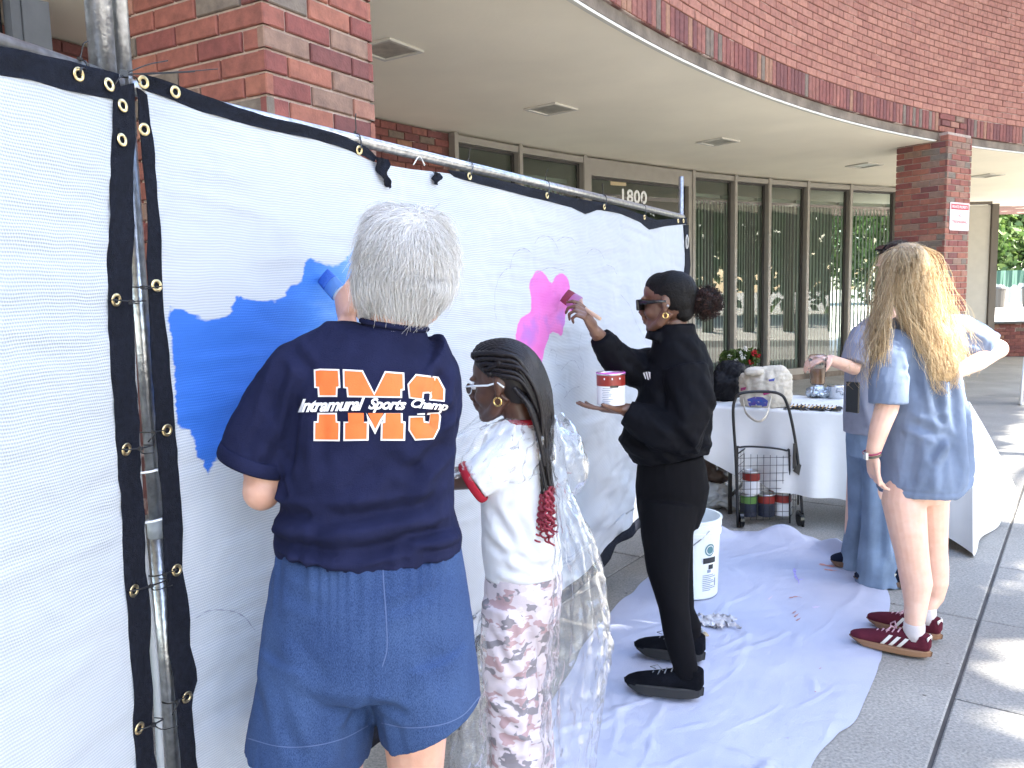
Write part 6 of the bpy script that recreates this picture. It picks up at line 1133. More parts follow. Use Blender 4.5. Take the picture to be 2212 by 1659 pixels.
# hair in waved locks
BLON = hair_mat('blonde_hair', [(0, (0.33, 0.21, 0.11, 1)), (0.3, (0.56, 0.40, 0.22, 1)), (0.65, (0.73, 0.57, 0.35, 1)), (1, (0.84, 0.72, 0.50, 1))], .36)
mb = MB()
for (x, y, r_, dy) in [(1958, 574, (.088, .105, .094), 0), (1968, 620, (.084, .09, .09), .0), (1945, 600, (.07, .09, .09), .02), (1990, 680, (.085, .06, .09), -.06), (2015, 740, (.080, .05, .09), -.11), (2040, 790, (.055, .04, .07), -.14)]: mb.ell(p_(x, y, dy), r_)
hm = fuse(mb, .008, 6, 'hair_cap'); adopt(T4, link('hair_cap', hm, mat('blonde_base', (0.42, 0.29, 0.15, 1), .6, var=.4, vscale=50, bump=.6, bscale=120), None, True))
rg = np.random.default_rng(8); pol = []
def locks(guides, n, spread, wave, ends=.5):
    for g in guides:
        G = np.array([p_(x, y, dy) for x, y, dy in g]); a1, a2 = V(1, 0, .1), V(0, 1, .2)
        for _ in range(n):
            o1, o2 = rg.normal(size=2)*spread; pts = []; ph = rg.uniform(0, 6.28); fr_ = rg.uniform(2.0, 3.6); C = spline(G, 22); m_ = int(22*rg.uniform(1-ends, 1)) if ends else 22; am = wave*rg.uniform(.5, 1.4)
            for i in range(max(6, m_)):
                s = i/21; w_ = am*min(1, s*1.8)*math.sin(ph+s*fr_*6.28); w2 = am*min(1, s*1.8)*math.cos(ph*1.3+s*fr_*6.28); g1 = .35+.65*min(1, s*1.6); pts.append(C[i]+a1*(o1*g1+w_)+a2*(o2*g1+w2))
            pol.append(np.array(pts))
locks([[(1948, 530, .03), (1927, 556, -.04), (1908, 640, -.07), (1893, 720, -.10), (1888, 800, -.12), (1884, 850, -.12)], [(1950, 530, .02), (1932, 553, -.06), (1915, 640, -.09), (1898, 730, -.12), (1895, 815, -.13)], [(1952, 532, .0), (1935, 560, -.07), (1918, 650, -.10), (1905, 740, -.13), (1908, 860, -.14), (1900, 890, -.13)], [(1945, 533, .05), (1919, 560, .0), (1898, 650, -.03), (1878, 730, -.05), (1872, 800, -.06)]], 230, .0115, .012)
locks([[(1955, 528, 0), (1958, 555, -.09), (1958, 620, -.10), (1985, 680, -.12), (2015, 740, -.15), (2035, 800, -.17)], [(1960, 527, 0), (1978, 550, -.08), (1985, 620, -.10), (2005, 680, -.12), (2035, 740, -.15), (2060, 810, -.16), (2065, 850, -.16)], [(1962, 527, .02), (1988, 550, -.04), (2006, 610, -.06), (2028, 680, -.09), (2060, 740, -.13), (2078, 800, -.14)], [(1963, 528, .03), (1994, 555, .01), (2015, 620, 0), (2042, 690, -.03), (2072, 750, -.08), (2082, 830, -.11)], [(1956, 530, 0), (1945, 560, -.08), (1940, 640, -.10), (1965, 700, -.12), (1998, 750, -.15), (2025, 830, -.17), (2030, 860, -.17)], [(1962, 527, 0), (1984, 550, -.06), (1998, 620, -.08), (2020, 690, -.11), (2048, 750, -.14), (2072, 830, -.15)], [(1958, 527, 0), (1968, 552, -.09), (1970, 625, -.10), (1995, 690, -.13), (2020, 760, -.16), (2048, 840, -.17)]], 250, .0145, .014, .4)
locks([[(1985, 535, 0), (2015, 600, -.02), (2052, 680, -.04), (2100, 715, -.08), (2110, 720, -.1)], [(1975, 530, 0), (2010, 590, 0), (2040, 650, -.02), (2075, 690, -.05)]], 22, .014, .008, .3)
strands(pol, .0009, .0004, 'hair', BLON, T4); pol = []
locks([[(1945, 533, .02), (1914, 566, -.03), (1888, 680, -.07), (1872, 790, -.10), (1868, 860, -.11)], [(1965, 525, 0), (2015, 560, -.04), (2045, 660, -.06), (2075, 740, -.10), (2092, 820, -.12)], [(1958, 525, 0), (1972, 550, -.10), (1985, 650, -.12), (2030, 750, -.17), (2058, 850, -.18)]], 60, .034, .016, .5)
strands(pol, .0007, .0004, 'flyaway_hair', BLON, T4)
MAROON = cloth_mat('maroon_suede', (0.095, 0.018, 0.030, 1), .2, 200, .3); GUM = mat('gum_sole', (0.24, 0.125, 0.065, 1), .6, var=.1); WLEA = mat('white_leather', (0.68, 0.66, 0.62, 1), .5); PLACE = mat('pink_lace', (0.60, 0.36, 0.42, 1), .8); SOCK = cloth_mat('white_sock', (0.60, 0.56, 0.57, 1), .06, 300, .4)
def striped_shoe(T, h_, t_, up_m, stripe_m, sole_m, lace_m, heel_m, socks=True, ank=None):
    W_, u_ = shoe(T, h_, t_, up_m, sole_m, 1, .044, .085, .088, .012); laces(T, W_, lace_m, 5, .092, .068, .36, .64, .02, .0034)
    b2 = bmesh.new(); b2.from_mesh(u_.data); bv = BVHTree.FromBMesh(b2); b2.free()
    for s_ in (-1, 1):
        for i in range(3):
            v = []; x = .24+i*.10
            for j in range(7):
                z = .018+.052*j/6; xx = x+.13*(1-j/6)
                for dx in (0, .048):
                    o_ = W_(xx+dx, s_*.10, z); d = Vector(W_(xx+dx, 0, z)-o_).normalized(); h, nn, _, _ = bv.ray_cast(Vector(o_), d); v.append(np.array(h)-np.array(d)*.0022 if h is not None else W_(xx+dx, s_*.03, z))
            adopt(T, mk('stripe', v, [(2*j, 2*j+1, 2*j+3, 2*j+2) for j in range(6)], stripe_m))
    v, f = tube([W_(.03, -.026, .078), W_(-.004, 0, .082), W_(.03, .026, .078)], [(.003, .011)]*3, 10, side=W_(1, 0, 0)-W_(0, 0, 0)); adopt(T, mk('heel_tab', v, f, heel_m, None, True))
    for i in range(2):
        v, f = tube([W_(.42, 0, .092), W_(.46, (.03 if i else -.03), .108), W_(.52, (.045 if i else -.04), .092), W_(.50, (.02 if i else -.02), .085)], [.003]*4, 6); adopt(T, mk('lace', v, f, lace_m, None, True))
    if socks and ank is not None: v, f = tube([zl(ank, .075), zl(ank, .105), zl(ank, .135), zl(ank, .14)], [(.041, .046), (.0405, .045), (.040, .044), (.038, .042)], 20, side=X); adopt(T, mk('sock', v, f, SOCK, None, True))
striped_shoe(T4, V(1.672, 3.14, 0), V(1.425, 3.325, 0), MAROON, WLEA, GUM, PLACE, WLEA, True, aN); striped_shoe(T4, V(1.80, 3.30, 0), V(1.575, 3.50, 0), MAROON, WLEA, GUM, PLACE, WLEA, True, aF)
WT = thing('wrist_watch', 'wrist watch worn by the blonde person', 'watch', tuple(p_(1884, 985, -.13))); wa = nrm(p_(1888, 1030, -.12)-wr); w1 = nrm(np.cross(wa, V(0, 1, 0))); w2 = np.cross(wa, w1)
v, f = tube([wr-wa*.004+w1*.033*math.cos(a)+w2*.030*math.sin(a) for a in np.linspace(0, 6.283, 25)], [(.0024, .008)]*25, 8, side=wa*0+w1, caps=False); v, f = tube([wr-wa*.004+w1*.031*math.cos(a)+w2*.031*math.sin(a) for a in np.linspace(0, 6.283, 25)], [.0045]*25, 8, caps=False); adopt(WT, mk('strap', v, f, mat('olive_strap', (0.12, 0.11, 0.08, 1), .5, .4), None, True)); mb = MB(); mb.box(wr-wa*.004+V(-.031, -.012, 0), (.010, .028, .028)); adopt(WT, mb.build('watch_face', STEEL)); v, f = tube([wr-wa*.016+w1*.0325*math.cos(a)+w2*.0325*math.sin(a) for a in np.linspace(0, 6.283, 25)], [.0035]*25, 8, caps=False); adopt(WT, mk('bead_bracelet', v, f, mat('red_beads', (0.30, 0.03, 0.08, 1), .3), None, True))

# ---------------------------------------------------------------- person behind her with the iced coffee
Y0 = 4.1; k_ = sc(Y0)
T5 = thing('person', 'dark haired person in grey tee and wide jeans behind the blonde person', 'person', (1.83, 4.08, 0), 'people painting and talking')
mb = MB(); W5 = head(mb, p_(1936, 580), (-.90, -.35, -.05), (0, 0, 1), 1.0, neck=([p_(1930, 630), p_(1918, 680), p_(1910, 730)], [.05, .052, .07]))
mb.tube([p_(1905, 710), p_(1893, 820), p_(1890, 950)], [(.11, .075), (.12, .09), (.13, .1)], 16, side=X)
wr5 = p_(1792, 777, -.20); mb.tube([p_(1850, 735, -.06), p_(1842, 795, -.10), wr5], [.046, .041, .027], 12); hand(mb, wr5, (-.9, -.35, .08), (-.2, .2, -.9), (.1, -.9, .1), .95, (.45, .5, .55, .6), .4)
for (h_, a_) in ((p_(1868, 960, .06), V(1.80, 4.23, .1)), (p_(1900, 960, -.06), V(1.86, 4.0, .1))): mb.tube([h_, a_, a_-V(0, 0, .05)], [.08, .035, .033], 12)
body_obj(mb, T5, SKIN_P, .005, 3)
GREYC = cloth_mat('grey_lavender_cotton', (0.26, 0.27, 0.335, 1), .12, 400, .2)
F = lambda x0, y0, x1, y1, w_, d_: (p_(x0, y0), p_(x1, y1), w_*k_, d_)
mb = MB(); mb.tube([p_(1915, 690), p_(1908, 712), p_(1898, 745), p_(1890, 820), p_(1888, 900), p_(1888, 932)], [(.075, .07), (.125, .09), (.150, .12), (.150, .135), (.152, .14), (.150, .14)], 28, side=X); mb.tube([p_(1870, 722, -.03), p_(1852, 755, -.08), p_(1843, 785, -.10)], [.072, .066, .060], 18)
garment('shirt', mb, T5, GREYC, .007, 4, [F(1850, 800, 1870, 900, 8, -.008), F(1870, 780, 1880, 880, 8, .008), F(1845, 860, 1860, 920, 7, .007)], [(.003, 11, 3, (1, 1, .6))])
LJEAN = cloth_mat('light_denim', (0.18, 0.245, 0.35, 1), .25, 500, .35, vscale=7)
mb = MB(); mb.tube([p_(1888, 915), p_(1888, 950), p_(1886, 985)], [(.135, .12), (.14, .125), (.13, .12)], 26, side=X)
mb.tube([p_(1872, 960, .05), p_(1868, 1050, .06), p_(1862, 1120, .09), p_(1853, 1180, .12), p_(1847, 1232, .14)], [(.10, .105), (.082, .09), (.072, .085), (.074, .09), (.080, .1)], 22, side=X); mb.tube([p_(1902, 960, -.05), p_(1904, 1060, -.06), p_(1902, 1140, -.08), p_(1898, 1210, -.09), p_(1896, 1262, -.10)], [(.10, .105), (.092, .09), (.094, .09), (.102, .1), (.112, .11)], 22, side=X)
garment('jeans', mb, T5, LJEAN, .0065, 4, [F(1880, 1000, 1868, 1200, 9, -.014), F(1900, 1050, 1925, 1240, 9, .008), F(1860, 960, 1850, 1060, 8, .006), F(1890, 1180, 1880, 1255, 8, -.008)], [(.003, 9, 4, (1, 1, .4))])
rg = np.random.default_rng(2); pol = []
for (cx, yy, dy, rr) in ((1847, 1233, .14, .082), (1896, 1263, -.10, .114)):
    for _ in range(90): a = rg.uniform(0, 6.28); b_ = p_(cx, yy, dy)+V(rr*math.cos(a), rr*.95*math.sin(a), 0); pol.append([b_+V(0, 0, .006), b_+V(rg.normal()*.004, rg.normal()*.004, -.006), b_+V(rg.normal()*.007, rg.normal()*.007, -.018)])
strands(pol, .0013, .0008, 'frayed_hem', mat('frayed_thread', (0.42, 0.48, 0.56, 1), .9), T5)
NVY = cloth_mat('navy_suede', (0.012, 0.016, 0.032, 1), .2, 200, .3); GUM2 = mat('dark_gum', (0.13, 0.075, 0.045, 1), .6)
striped_shoe(T5, V(1.86, 4.20, 0), V(1.70, 4.34, 0)+V(0.02, -.05, 0), NVY, mat('cream_stripe', (0.55, 0.50, 0.42, 1), .5), GUM2, NVY, NVY, False); striped_shoe(T5, V(1.97, 3.915, 0), V(1.735, 4.02, 0), NVY, bpy.data.materials['cream_stripe'], GUM2, NVY, NVY, False)
mb = MB(); B5 = basis((-.90, -.35, -.05))
for (p, r_) in (((-.02, 0, .045), (.1, .084, .085)), ((-.05, 0, .0), (.07, .078, .08)), ((.02, 0, .07), (.065, .066, .055)), ((-.09, 0, .02), (.05, .06, .06))): mb.ell(W5(*p), r_, B5, 20, 14)
hm = fuse(mb, .006, 4, 'hair_cap'); adopt(T5, link('hair_cap', hm, mat('dark_brown_hair', (0.02, 0.014, 0.012, 1), .5, bump=.5, bscale=120), None, True)); co = getco(hm); idx = np.where(co[:, 2] > p_(1936, 590)[2])[0]; rg = np.random.default_rng(6)
strands(hair_on(hm, co[rg.choice(idx, 900)], lambda p, n, t: V(.8, .2, -.25), 10, .012, .007, rg, .35, .8), .001, .0005, 'hair', hair_mat('brown_hair', [(0, (0.03, 0.02, 0.015, 1)), (0.8, (0.09, 0.06, 0.045, 1)), (1, (0.3, 0.26, 0.22, 1))]), T5)
S5 = thing('sunglasses', 'sunglasses pushed up on the dark haired person', 'sunglasses', tuple(W5(.06, 0, .11)))
for s_ in (-1, 1):
    mb = MB(); mb.box(W5(.066, s_*.032, .108), (.008, .05, .036), B5 @ np.array([[.5, 0, -.86], [0, 1, 0], [.86, 0, .5]])); adopt(S5, mb.build('lens_frame', blackp)); v, f = tube([W5(.06, s_*.062, .10), W5(0, s_*.09, .07), W5(-.06, s_*.088, .03)], [.0026]*3, 8); adopt(S5, mk('temple', v, f, mat('pale_temple', (0.5, 0.5, 0.5, 1), .3), None, True))
# iced coffee
CUP = thing('coffee_cup', 'clear plastic cup of iced coffee in the outstretched hand', 'cup', tuple(p_(1765, 830, -.26))); cb5 = p_(1766, 830, -.27); hcup = 56*sc(3.85); cupm = glass_mat('cup_plastic', (0.93, 0.93, 0.93, 1), .06)
v, f = lathe([(.0001, 0), (.030, 0), (.033, .01), (.040, hcup*.95), (.043, hcup*.96), (.043, hcup)], 24, cb5); adopt(CUP, mk('cup', v, f, cupm, None, True)); v, f = lathe([(.0001, .003), (.0285, .003), (.0315, .012), (.0358, hcup*.62), (.0001, hcup*.62)], 24, cb5); adopt(CUP, mk('coffee', v, f, mat('milky_coffee', (0.42, 0.25, 0.13, 1), .3, var=.25, vscale=30), None, True))
v, f = lathe([(.0435, hcup), (.044, hcup+.006), (.036, hcup+.018), (.0001, hcup+.02)], 24, cb5); adopt(CUP, mk('lid', v, f, cupm, None, True))
PH = tag(MB().box(p_(1842, 858, -.17), (.012, .07, .15), rotz(.5)).build('phone_case', blackp), 'black phone in a case hanging at the grey tee', 'phone'); PH.name = 'phone'
# ================================================================== PROPS
# drop cloth ---------------------------------------------------------------
def coons(l, r, b, t, n, m):
    """patch from four edges: l, r run bottom to top, b, t run left to right"""
    L, Rr, Bt, Tp = spline(l, m), spline(r, m), spline(b, n), spline(t, n); out = np.zeros((n, m, 3))
    for i in range(n):
        u = i/(n-1)
        for j in range(m):
            v = j/(m-1); out[i, j] = (1-u)*L[j]+u*Rr[j]+(1-v)*Bt[i]+v*Tp[i]-((1-u)*(1-v)*L[0]+u*(1-v)*Rr[0]+(1-u)*v*L[-1]+u*v*Rr[-1])
    return out
G_ = lambda x, y: gnd(x, y)
l = [V(-.25, 1.75, 0), V(-.05, 2.4, 0), V(.16, 3.0, 0), G_(1310, 1330), G_(1440, 1215), G_(1530, 1150)]; r = [V(.62, 1.75, 0), V(.917, 2.418, 0), V(1.161, 2.683, 0), G_(1900, 1420), G_(1922, 1290), G_(1835, 1205)]
b = [l[0], V(.2, 1.7, 0), r[0]]; t = [l[-1], G_(1600, 1150), G_(1700, 1150), G_(1770, 1170), r[-1]]
n, m = 150, 210; Pg = coons(l, r, b, t, n, m); q_ = Pg.reshape(-1, 3)
edge = np.zeros((n, m)); 
for i in range(n):
    for j in range(m): edge[i, j] = min(i, n-1-i, j, m-1-j)
ef = np.clip(edge.ravel()/10, 0, 1); wz = wav(q_*V(1, 1, 0), 6, 1, 3); w2 = wav(q_*V(1, 1, 0), 19, 2, 3); w3 = np.abs(wav(q_*V(1, .7, 0), 11, 4, 2))
z = .004+.003*wz+.0008*w2+.0004*wav(q_*V(1, 1, 0), 55, 15, 2); rgc = np.random.default_rng(33)
for _ in range(95):                          # straight creases and soft folds
    c0 = q_[rgc.integers(0, len(q_)), :2]; an = rgc.uniform(0, math.pi) if rgc.random() < .4 else rgc.normal(.95, .35); L_ = rgc.uniform(.12, .7); dv = V(math.cos(an), math.sin(an)); wd_ = rgc.uniform(.005, .022); hh = wd_*rgc.uniform(.25, .5)
    rel = q_[:, :2]-c0; al = rel @ dv; pe = rel @ V(-dv[1], dv[0])+.02*np.sin(al*9+an); fade = np.clip(1-np.abs(al)/(L_/2), 0, 1)**.6; z = z+hh*fade*np.exp(-(pe/wd_)**2)
z = .004+np.maximum(0, z)*(0.3+.7*ef)
vfold = (np.arange(m)/(m-1))[None, :].repeat(n, 0).ravel(); hump = np.exp(-((vfold-.955)/.028)**2)*(0.05+.035*np.sin(np.arange(n)[:, None].repeat(m, 1).ravel()*.11)); z = z+hump
q_[:, :2] += np.stack([wav(q_, 3, 21, 2), wav(q_, 3, 22, 2)], -1)*.012*(1-ef)[:, None]; q_[:, 2] = z
clothm = mat('drop_cloth', (0.385, 0.41, 0.525, 1), .8, col2=(0.45, 0.475, 0.585, 1), vscale=3, bump=.25, bscale=220)
DC = tag(mk('drop_cloth', q_, [(i*m+j, (i+1)*m+j, (i+1)*m+j+1, i*m+j+1) for i in range(n-1) for j in range(m-1)], None, None, True), 'crumpled white drop cloth spread on the paving', 'drop cloth'); DC.data.materials.append(clothm)
bmD = bmesh.new(); bmD.from_mesh(DC.data); bvD = BVHTree.FromBMesh(bmD); bmD.free()
def smear(pts, wd, col, name='paint_smear'):
    P = np.array([G_(*p) for p in pts]); P = spline(P, 10); T_ = frame_dirs(P); v = []
    for i in range(10):
        o_ = np.cross(T_[i], V(0, 0, 1))*wd*(.5+.5*math.sin((i+1)*.5))*(.7+.3*math.sin(i*2.1))
        for s_ in (-1, 1):
            h, _, _, _ = bvD.ray_cast(Vector(P[i]+o_*s_+V(0, 0, 1)), Vector((0, 0, -1))); v.append((P[i]+o_*s_)*V(1, 1, 0)+V(0, 0, (h.z if h else .02)+.002))
    ob = mk(name, v, [(2*i, 2*i+1, 2*i+3, 2*i+2) for i in range(9)], col); ob.parent = DC
PUR = mat('purple_smear', (0.38, 0.34, 0.70, 1), .7, var=.2, vscale=60); RST = mat('rust_smear', (0.42, 0.20, 0.18, 1), .7, var=.25, vscale=60); PNK = mat('coral_smear', (0.62, 0.30, 0.26, 1), .7, var=.2, vscale=40); LIL = mat('lilac_smear', (0.55, 0.47, 0.66, 1), .7)
for pts, w_, c_ in [([(1716, 1232), (1718, 1248), (1726, 1262), (1722, 1272)], .010, PUR), ([(1722, 1258), (1740, 1254)], .008, PUR), ([(1705, 1296), (1722, 1293), (1738, 1298)], .008, RST), ([(1712, 1330), (1722, 1322)], .006, RST), ([(1716, 1338), (1728, 1328)], .006, RST), ([(1720, 1346), (1732, 1338)], .006, RST), ([(1770, 1222), (1800, 1226), (1830, 1222)], .022, PNK), ([(1780, 1234), (1815, 1236)], .014, PNK), ([(1756, 1318), (1775, 1314)], .012, LIL), ([(1660, 1300), (1672, 1290)], .006, LIL), ([(1770, 1450), (1776, 1447)], .003, RST), ([(1700, 1600), (1704, 1598)], .005, PUR), ([(1760, 1500), (1764, 1499)], .004, RST)]: smear(pts, w_, c_)
# rag and small brush
P0 = G_(1548, 1352); rg = np.random.default_rng(4); v = []; nn_ = 34
for i in range(nn_):
    for j in range(nn_):
        u, w_ = i/(nn_-1)-.5, j/(nn_-1)-.5; p = V(P0[0]+u*.15+.02*math.sin(w_*9), P0[1]+w_*.12+.02*math.sin(u*11), 0); v.append(p)
v = np.array(v); v[:, 2] = .022+.016*np.abs(wav(v, 30, 3, 2))+.010*wav(v, 55, 5, 2); v[:, 2] = np.maximum(v[:, 2], .012)
RG = tag(mk('paint_rag', v, [(i*nn_+j, (i+1)*nn_+j, (i+1)*nn_+j+1, i*nn_+j+1) for i in range(nn_-1) for j in range(nn_-1)], cloth_mat('rag_cloth', (0.60, 0.60, 0.63, 1), .2, 300, .3, vscale=25, col2=(0.42, 0.38, 0.37, 1)), None, True), 'crumpled stained rag lying on the drop cloth', 'rag')
PB3 = thing('paint_brush', 'small paint brush lying on the drop cloth beside the rag', 'brush', tuple(G_(1515, 1378)), 'paint brushes'); a_, b_ = G_(1500, 1362)+V(0, 0, .03), G_(1527, 1388)+V(0, 0, .03); brush(PB3, a_+(b_-a_)*.3, b_, (1, 0, 0), mat('olive_handle', (0.22, 0.24, 0.15, 1), .5), STEEL, mat('tan_bristle', (0.4, 0.32, 0.2, 1), .8), .012)
# bucket ---------------------------------------------------------------------
bx = at(1558, 1135, 3.93)[0]-.153; by = 3.93; WPL = mat('white_plastic', (0.74, 0.77, 0.76, 1), .35, var=.03)
BK = thing('paint_bucket', 'white plastic bucket with printed label behind the woman in black', 'bucket', (bx, by, 0)); hB = .385; zB = .014
v, f = lathe([(.0001, 0), (.128, 0), (.132, .006), (.143, hB-.075), (.150, hB-.073), (.150, hB-.055), (.146, hB-.052), (.146, hB-.036), (.151, hB-.034), (.151, hB-.018), (.147, hB-.015), (.147, hB-.004), (.154, hB-.002), (.154, hB+.006), (.143, hB+.006), (.126, .012), (.0001, .01)], 48, (bx, by, zB)); adopt(BK, mk('shell', v, f, WPL, None, False))
v, f = tube([(bx+.148*math.cos(a), by+.148*math.sin(a), zB+hB-.06-.10*math.sin((a-math.radians(-75))/math.radians(-150+0.01)*math.pi*1.0)) for a in np.linspace(math.radians(-65), math.radians(-215), 24)], [.0028]*24, 6); adopt(BK, mk('wire_handle', v, f, MAT['galv'], None, True))
def cyl_patch(T, name, cx, cy, r0, a0, a1, z0, z1, mm, n=10, rtop=None, lift=.0015):
    v = []
    for j in range(n):
        a = a0+(a1-a0)*j/(n-1)
        for z_ in (z0, z1): rr = r0+(0.011*(z_-zB)/(hB-.075) if rtop is None else 0)+lift; v.append((cx+rr*math.cos(a), cy+rr*math.sin(a), z_))
    adopt(T, mk(name, v, [(2*j, 2*j+2, 2*j+3, 2*j+1) for j in range(n-1)], mm))
INK = mat('dark_ink', (0.02, 0.025, 0.03, 1), .6); TEAL = mat('teal_ink', (0.10, 0.22, 0.24, 1), .6); INKG = mat('grey_print', (0.25, 0.29, 0.38, 1), .6)
ca_ = math.radians(-62)
cyl_patch(BK, 'label_bar', bx, by, .1325, ca_-.27, ca_+.27, .196, .224, INK)
for i in range(9): cyl_patch(BK, 'label_text', bx, by, .1325, ca_-.28, ca_-.28+(.34+.12*((i*5) % 3)), .058+i*.0095, .0622+i*.0095, INKG)
cyl_patch(BK, 'label_code', bx, by, .1325, ca_+.26, ca_+.33, .075, .115, INKG)
for rr_, mm_, lf in ((.030, TEAL, .0014), (.023, WPL, .002), (.019, TEAL, .0026)):
    v = [];  zc_ = .262
    for j in range(25):
        a = 2*math.pi*j/24; R_ = .1325+.011*(zc_+rr_*math.sin(a)-zB)/(hB-.075)+lf; aa = ca_+rr_*math.cos(a)/R_; v.append((bx+R_*math.cos(aa), by+R_*math.sin(aa), zc_+rr_*math.sin(a)))
    adopt(BK, mk('label_emblem', v[:-1], [tuple(range(24))], mm_))
cyl_patch(BK, 'label_pictogram', bx, by, .1325, ca_-.05, ca_+.16, .165, .188, INK); cyl_patch(BK, 'label_pictogram', bx, by, .1325, ca_-.10, ca_+.06, .148, .163, INKG)
stain = mat('yellow_stain', (0.55, 0.50, 0.22, 1), .6); v = [(bx+.1405*math.cos(a), by+.1405*math.sin(a), zB+hB-.09+.05*s_+.014*math.sin(a*40)) for a in np.linspace(1.75, 2.05, 8) for s_ in (0, 1)]; adopt(BK, mk('paint_stain', v, [(2*j, 2*j+2, 2*j+3, 2*j+1) for j in range(7)], stain))
# folding table and its paper cloth ------------------------------------------
FL, FR = V(1.30, 5.36, 0), V(2.66, 4.63, 0); td = nrm(FR-FL); tb = V(-td[1], td[0], 0); TZ = .735; Lt = np.linalg.norm(FR-FL); Rt = np.array([td, tb, (0, 0, 1)]).T
TB = thing('folding_table', 'folding table under a white paper cloth behind the cart', 'table', tuple((FL+FR)/2)); mid = (FL+FR)/2+tb*.37
MB().box(mid+V(0, 0, TZ-.022), (Lt-.02, .72, .035), Rt).build('table_top', mat('grey_laminate', (0.5, 0.5, 0.5, 1), .5), TB)
for s_ in (-1, 1):
    for d_ in (-.3, .3): a_ = mid+td*s_*(Lt/2-.14)+tb*d_; MB().tube([a_+V(0, 0, 0), a_+V(0, 0, TZ-.04)], .014, 10).build('leg', MAT['dark_alu'], TB, True)
    MB().tube([mid+td*s_*(Lt/2-.14)-tb*.3+V(0, 0, .12), mid+td*s_*(Lt/2-.14)+tb*.3+V(0, 0, .12)], .011, 8).build('stretcher', MAT['dark_alu'], TB, True)
paper = mat('white_paper_cloth', (0.66, 0.66, 0.65, 1), .55, var=.03, bump=.1, bscale=30); v = []; f = []
nu, nv = 130, 46; top = MB()
ztop = TZ+.004
def zlow(u): return np.interp(u, [0, .12, .3, .55, .8, 1.0], [.40, .31, .22, .20, .14, .03])
rows = []
for i in range(nu):
    u = i/(nu-1); e = FL+(FR-FL)*u; col = []
    for j in range(14): col.append(e+tb*(.74*(1-j/13))+V(0, 0, ztop+.0016*math.sin(i*.7+j)))
    for j in range(1, nv):
        s = j/(nv-1); z_ = ztop-(ztop-zlow(u))*s; out = .012+.05*s+.035*s*math.sin(u*19+1.2*math.sin(u*7))+.02*s*math.sin(u*41+2)+.02*math.sin(s*3)*s; out += .25*max(0, u-.82)/.18*s; fl_ = max(0, u-.9)/.1; col.append(e-tb*out+td*(.35*fl_*s*0+.06*s*max(0, u-.7))+V(0, 0, z_))
    rows.append(col)
nc = len(rows[0]); v = [p for c_ in rows for p in c_]; f = [(i*nc+j, i*nc+j+1, (i+1)*nc+j+1, (i+1)*nc+j) for i in range(nu-1) for j in range(nc-1)]
# end drape at the right, flared out to the ground
E0 = rows[-1][13:]; b0 = len(v); ne = 60; c1 = G_(2196, 1060)
for i in range(ne):
    u = i/(ne-1); topp = FR+tb*.74*u+V(0, 0, ztop)
    for j in range(nv):
        s = j/(nv-1); bot = np.array(E0[-1])*(1-u)+c1*u; bot[2] = .006+.01*math.sin(u*9)**2; q3 = topp+(bot-topp)*(s**1.0); q3 = q3+td*(.05*math.sin(u*14+s*2)*s*(1-u)*u*4*.6)+V(0, 0, .03*math.sin(s*math.pi)*(1-.3*u)); 
        if i == 0: q3 = np.array(E0[j])
        v.append(q3)
f += [(b0+i*nv+j, b0+i*nv+j+1, b0+(i+1)*nv+j+1, b0+(i+1)*nv+j) for i in range(ne-1) for j in range(nv-1)]
tc_ = tag(mk('table_cloth', v, f, paper, None, True), 'white paper cloth draped over the table and flaring to the paving', 'table cloth')
# things on the table ----------------------------------------------------------
CANV = cloth_mat('canvas', (0.58, 0.53, 0.44, 1), .06, 220, .4); TP = V(0, 0, ztop+.004)
def on_table(px, py): return gnd(px, py, ztop)
bc = on_table(1646, 882)+tb*.09; TG = thing('tote_bag', 'cream canvas tote bag with a blue print standing on the table', 'bag', tuple(bc)); S_ = V(1, 0, 0)
mb = MB(); mb.tube([bc+V(0, 0, .0), bc+V(0, 0, .04), bc+V(.0, 0, .13), bc+V(-.005, 0, .19), bc+V(-.01, .01, .235), bc+V(-.01, .02, .25)], [(.150, .07), (.168, .085), (.168, .09), (.172, .085), (.150, .06), (.11, .03)], 28, side=td)
me = fuse(mb, .007, 4, 'bag_body'); ripple(me, .008, 16, 3); ripple(me, .004, 40, 4); link_o = link('bag_body', me, CANV, None, True); adopt(TG, link_o)
mb = MB(); mb.ell(bc+V(.11, -.02, .20), (.05, .05, .045)); mb.ell(bc+V(-.08, -.03, .235), (.07, .05, .03)); me = fuse(mb, .007, 3, 'crumpled_top'); ripple(me, .008, 26, 6); adopt(TG, link('crumpled_top', me, CANV, None, True))
hs = [on_table(1606, 880)-tb*.015+V(0, 0, .05), at(1612, 892, 4.98), at(1636, 910, 4.93), at(1655, 898, 4.95), on_table(1668, 880)-tb*.02+V(0, 0, .08), on_table(1672, 880)-tb*.0+V(0, 0, .15)]; v_, f_ = tube(spline(hs, 30), [(.004, .012)]*30, 8); adopt(TG, mk('strap', v_, f_, CANV, None, True))
BLP = mat('blue_print', (0.025, 0.11, 0.38, 1), .6, col2=(0.12, 0.05, 0.3, 1), vscale=40); PKP = mat('magenta_print', (0.42, 0.03, 0.17, 1), .6)
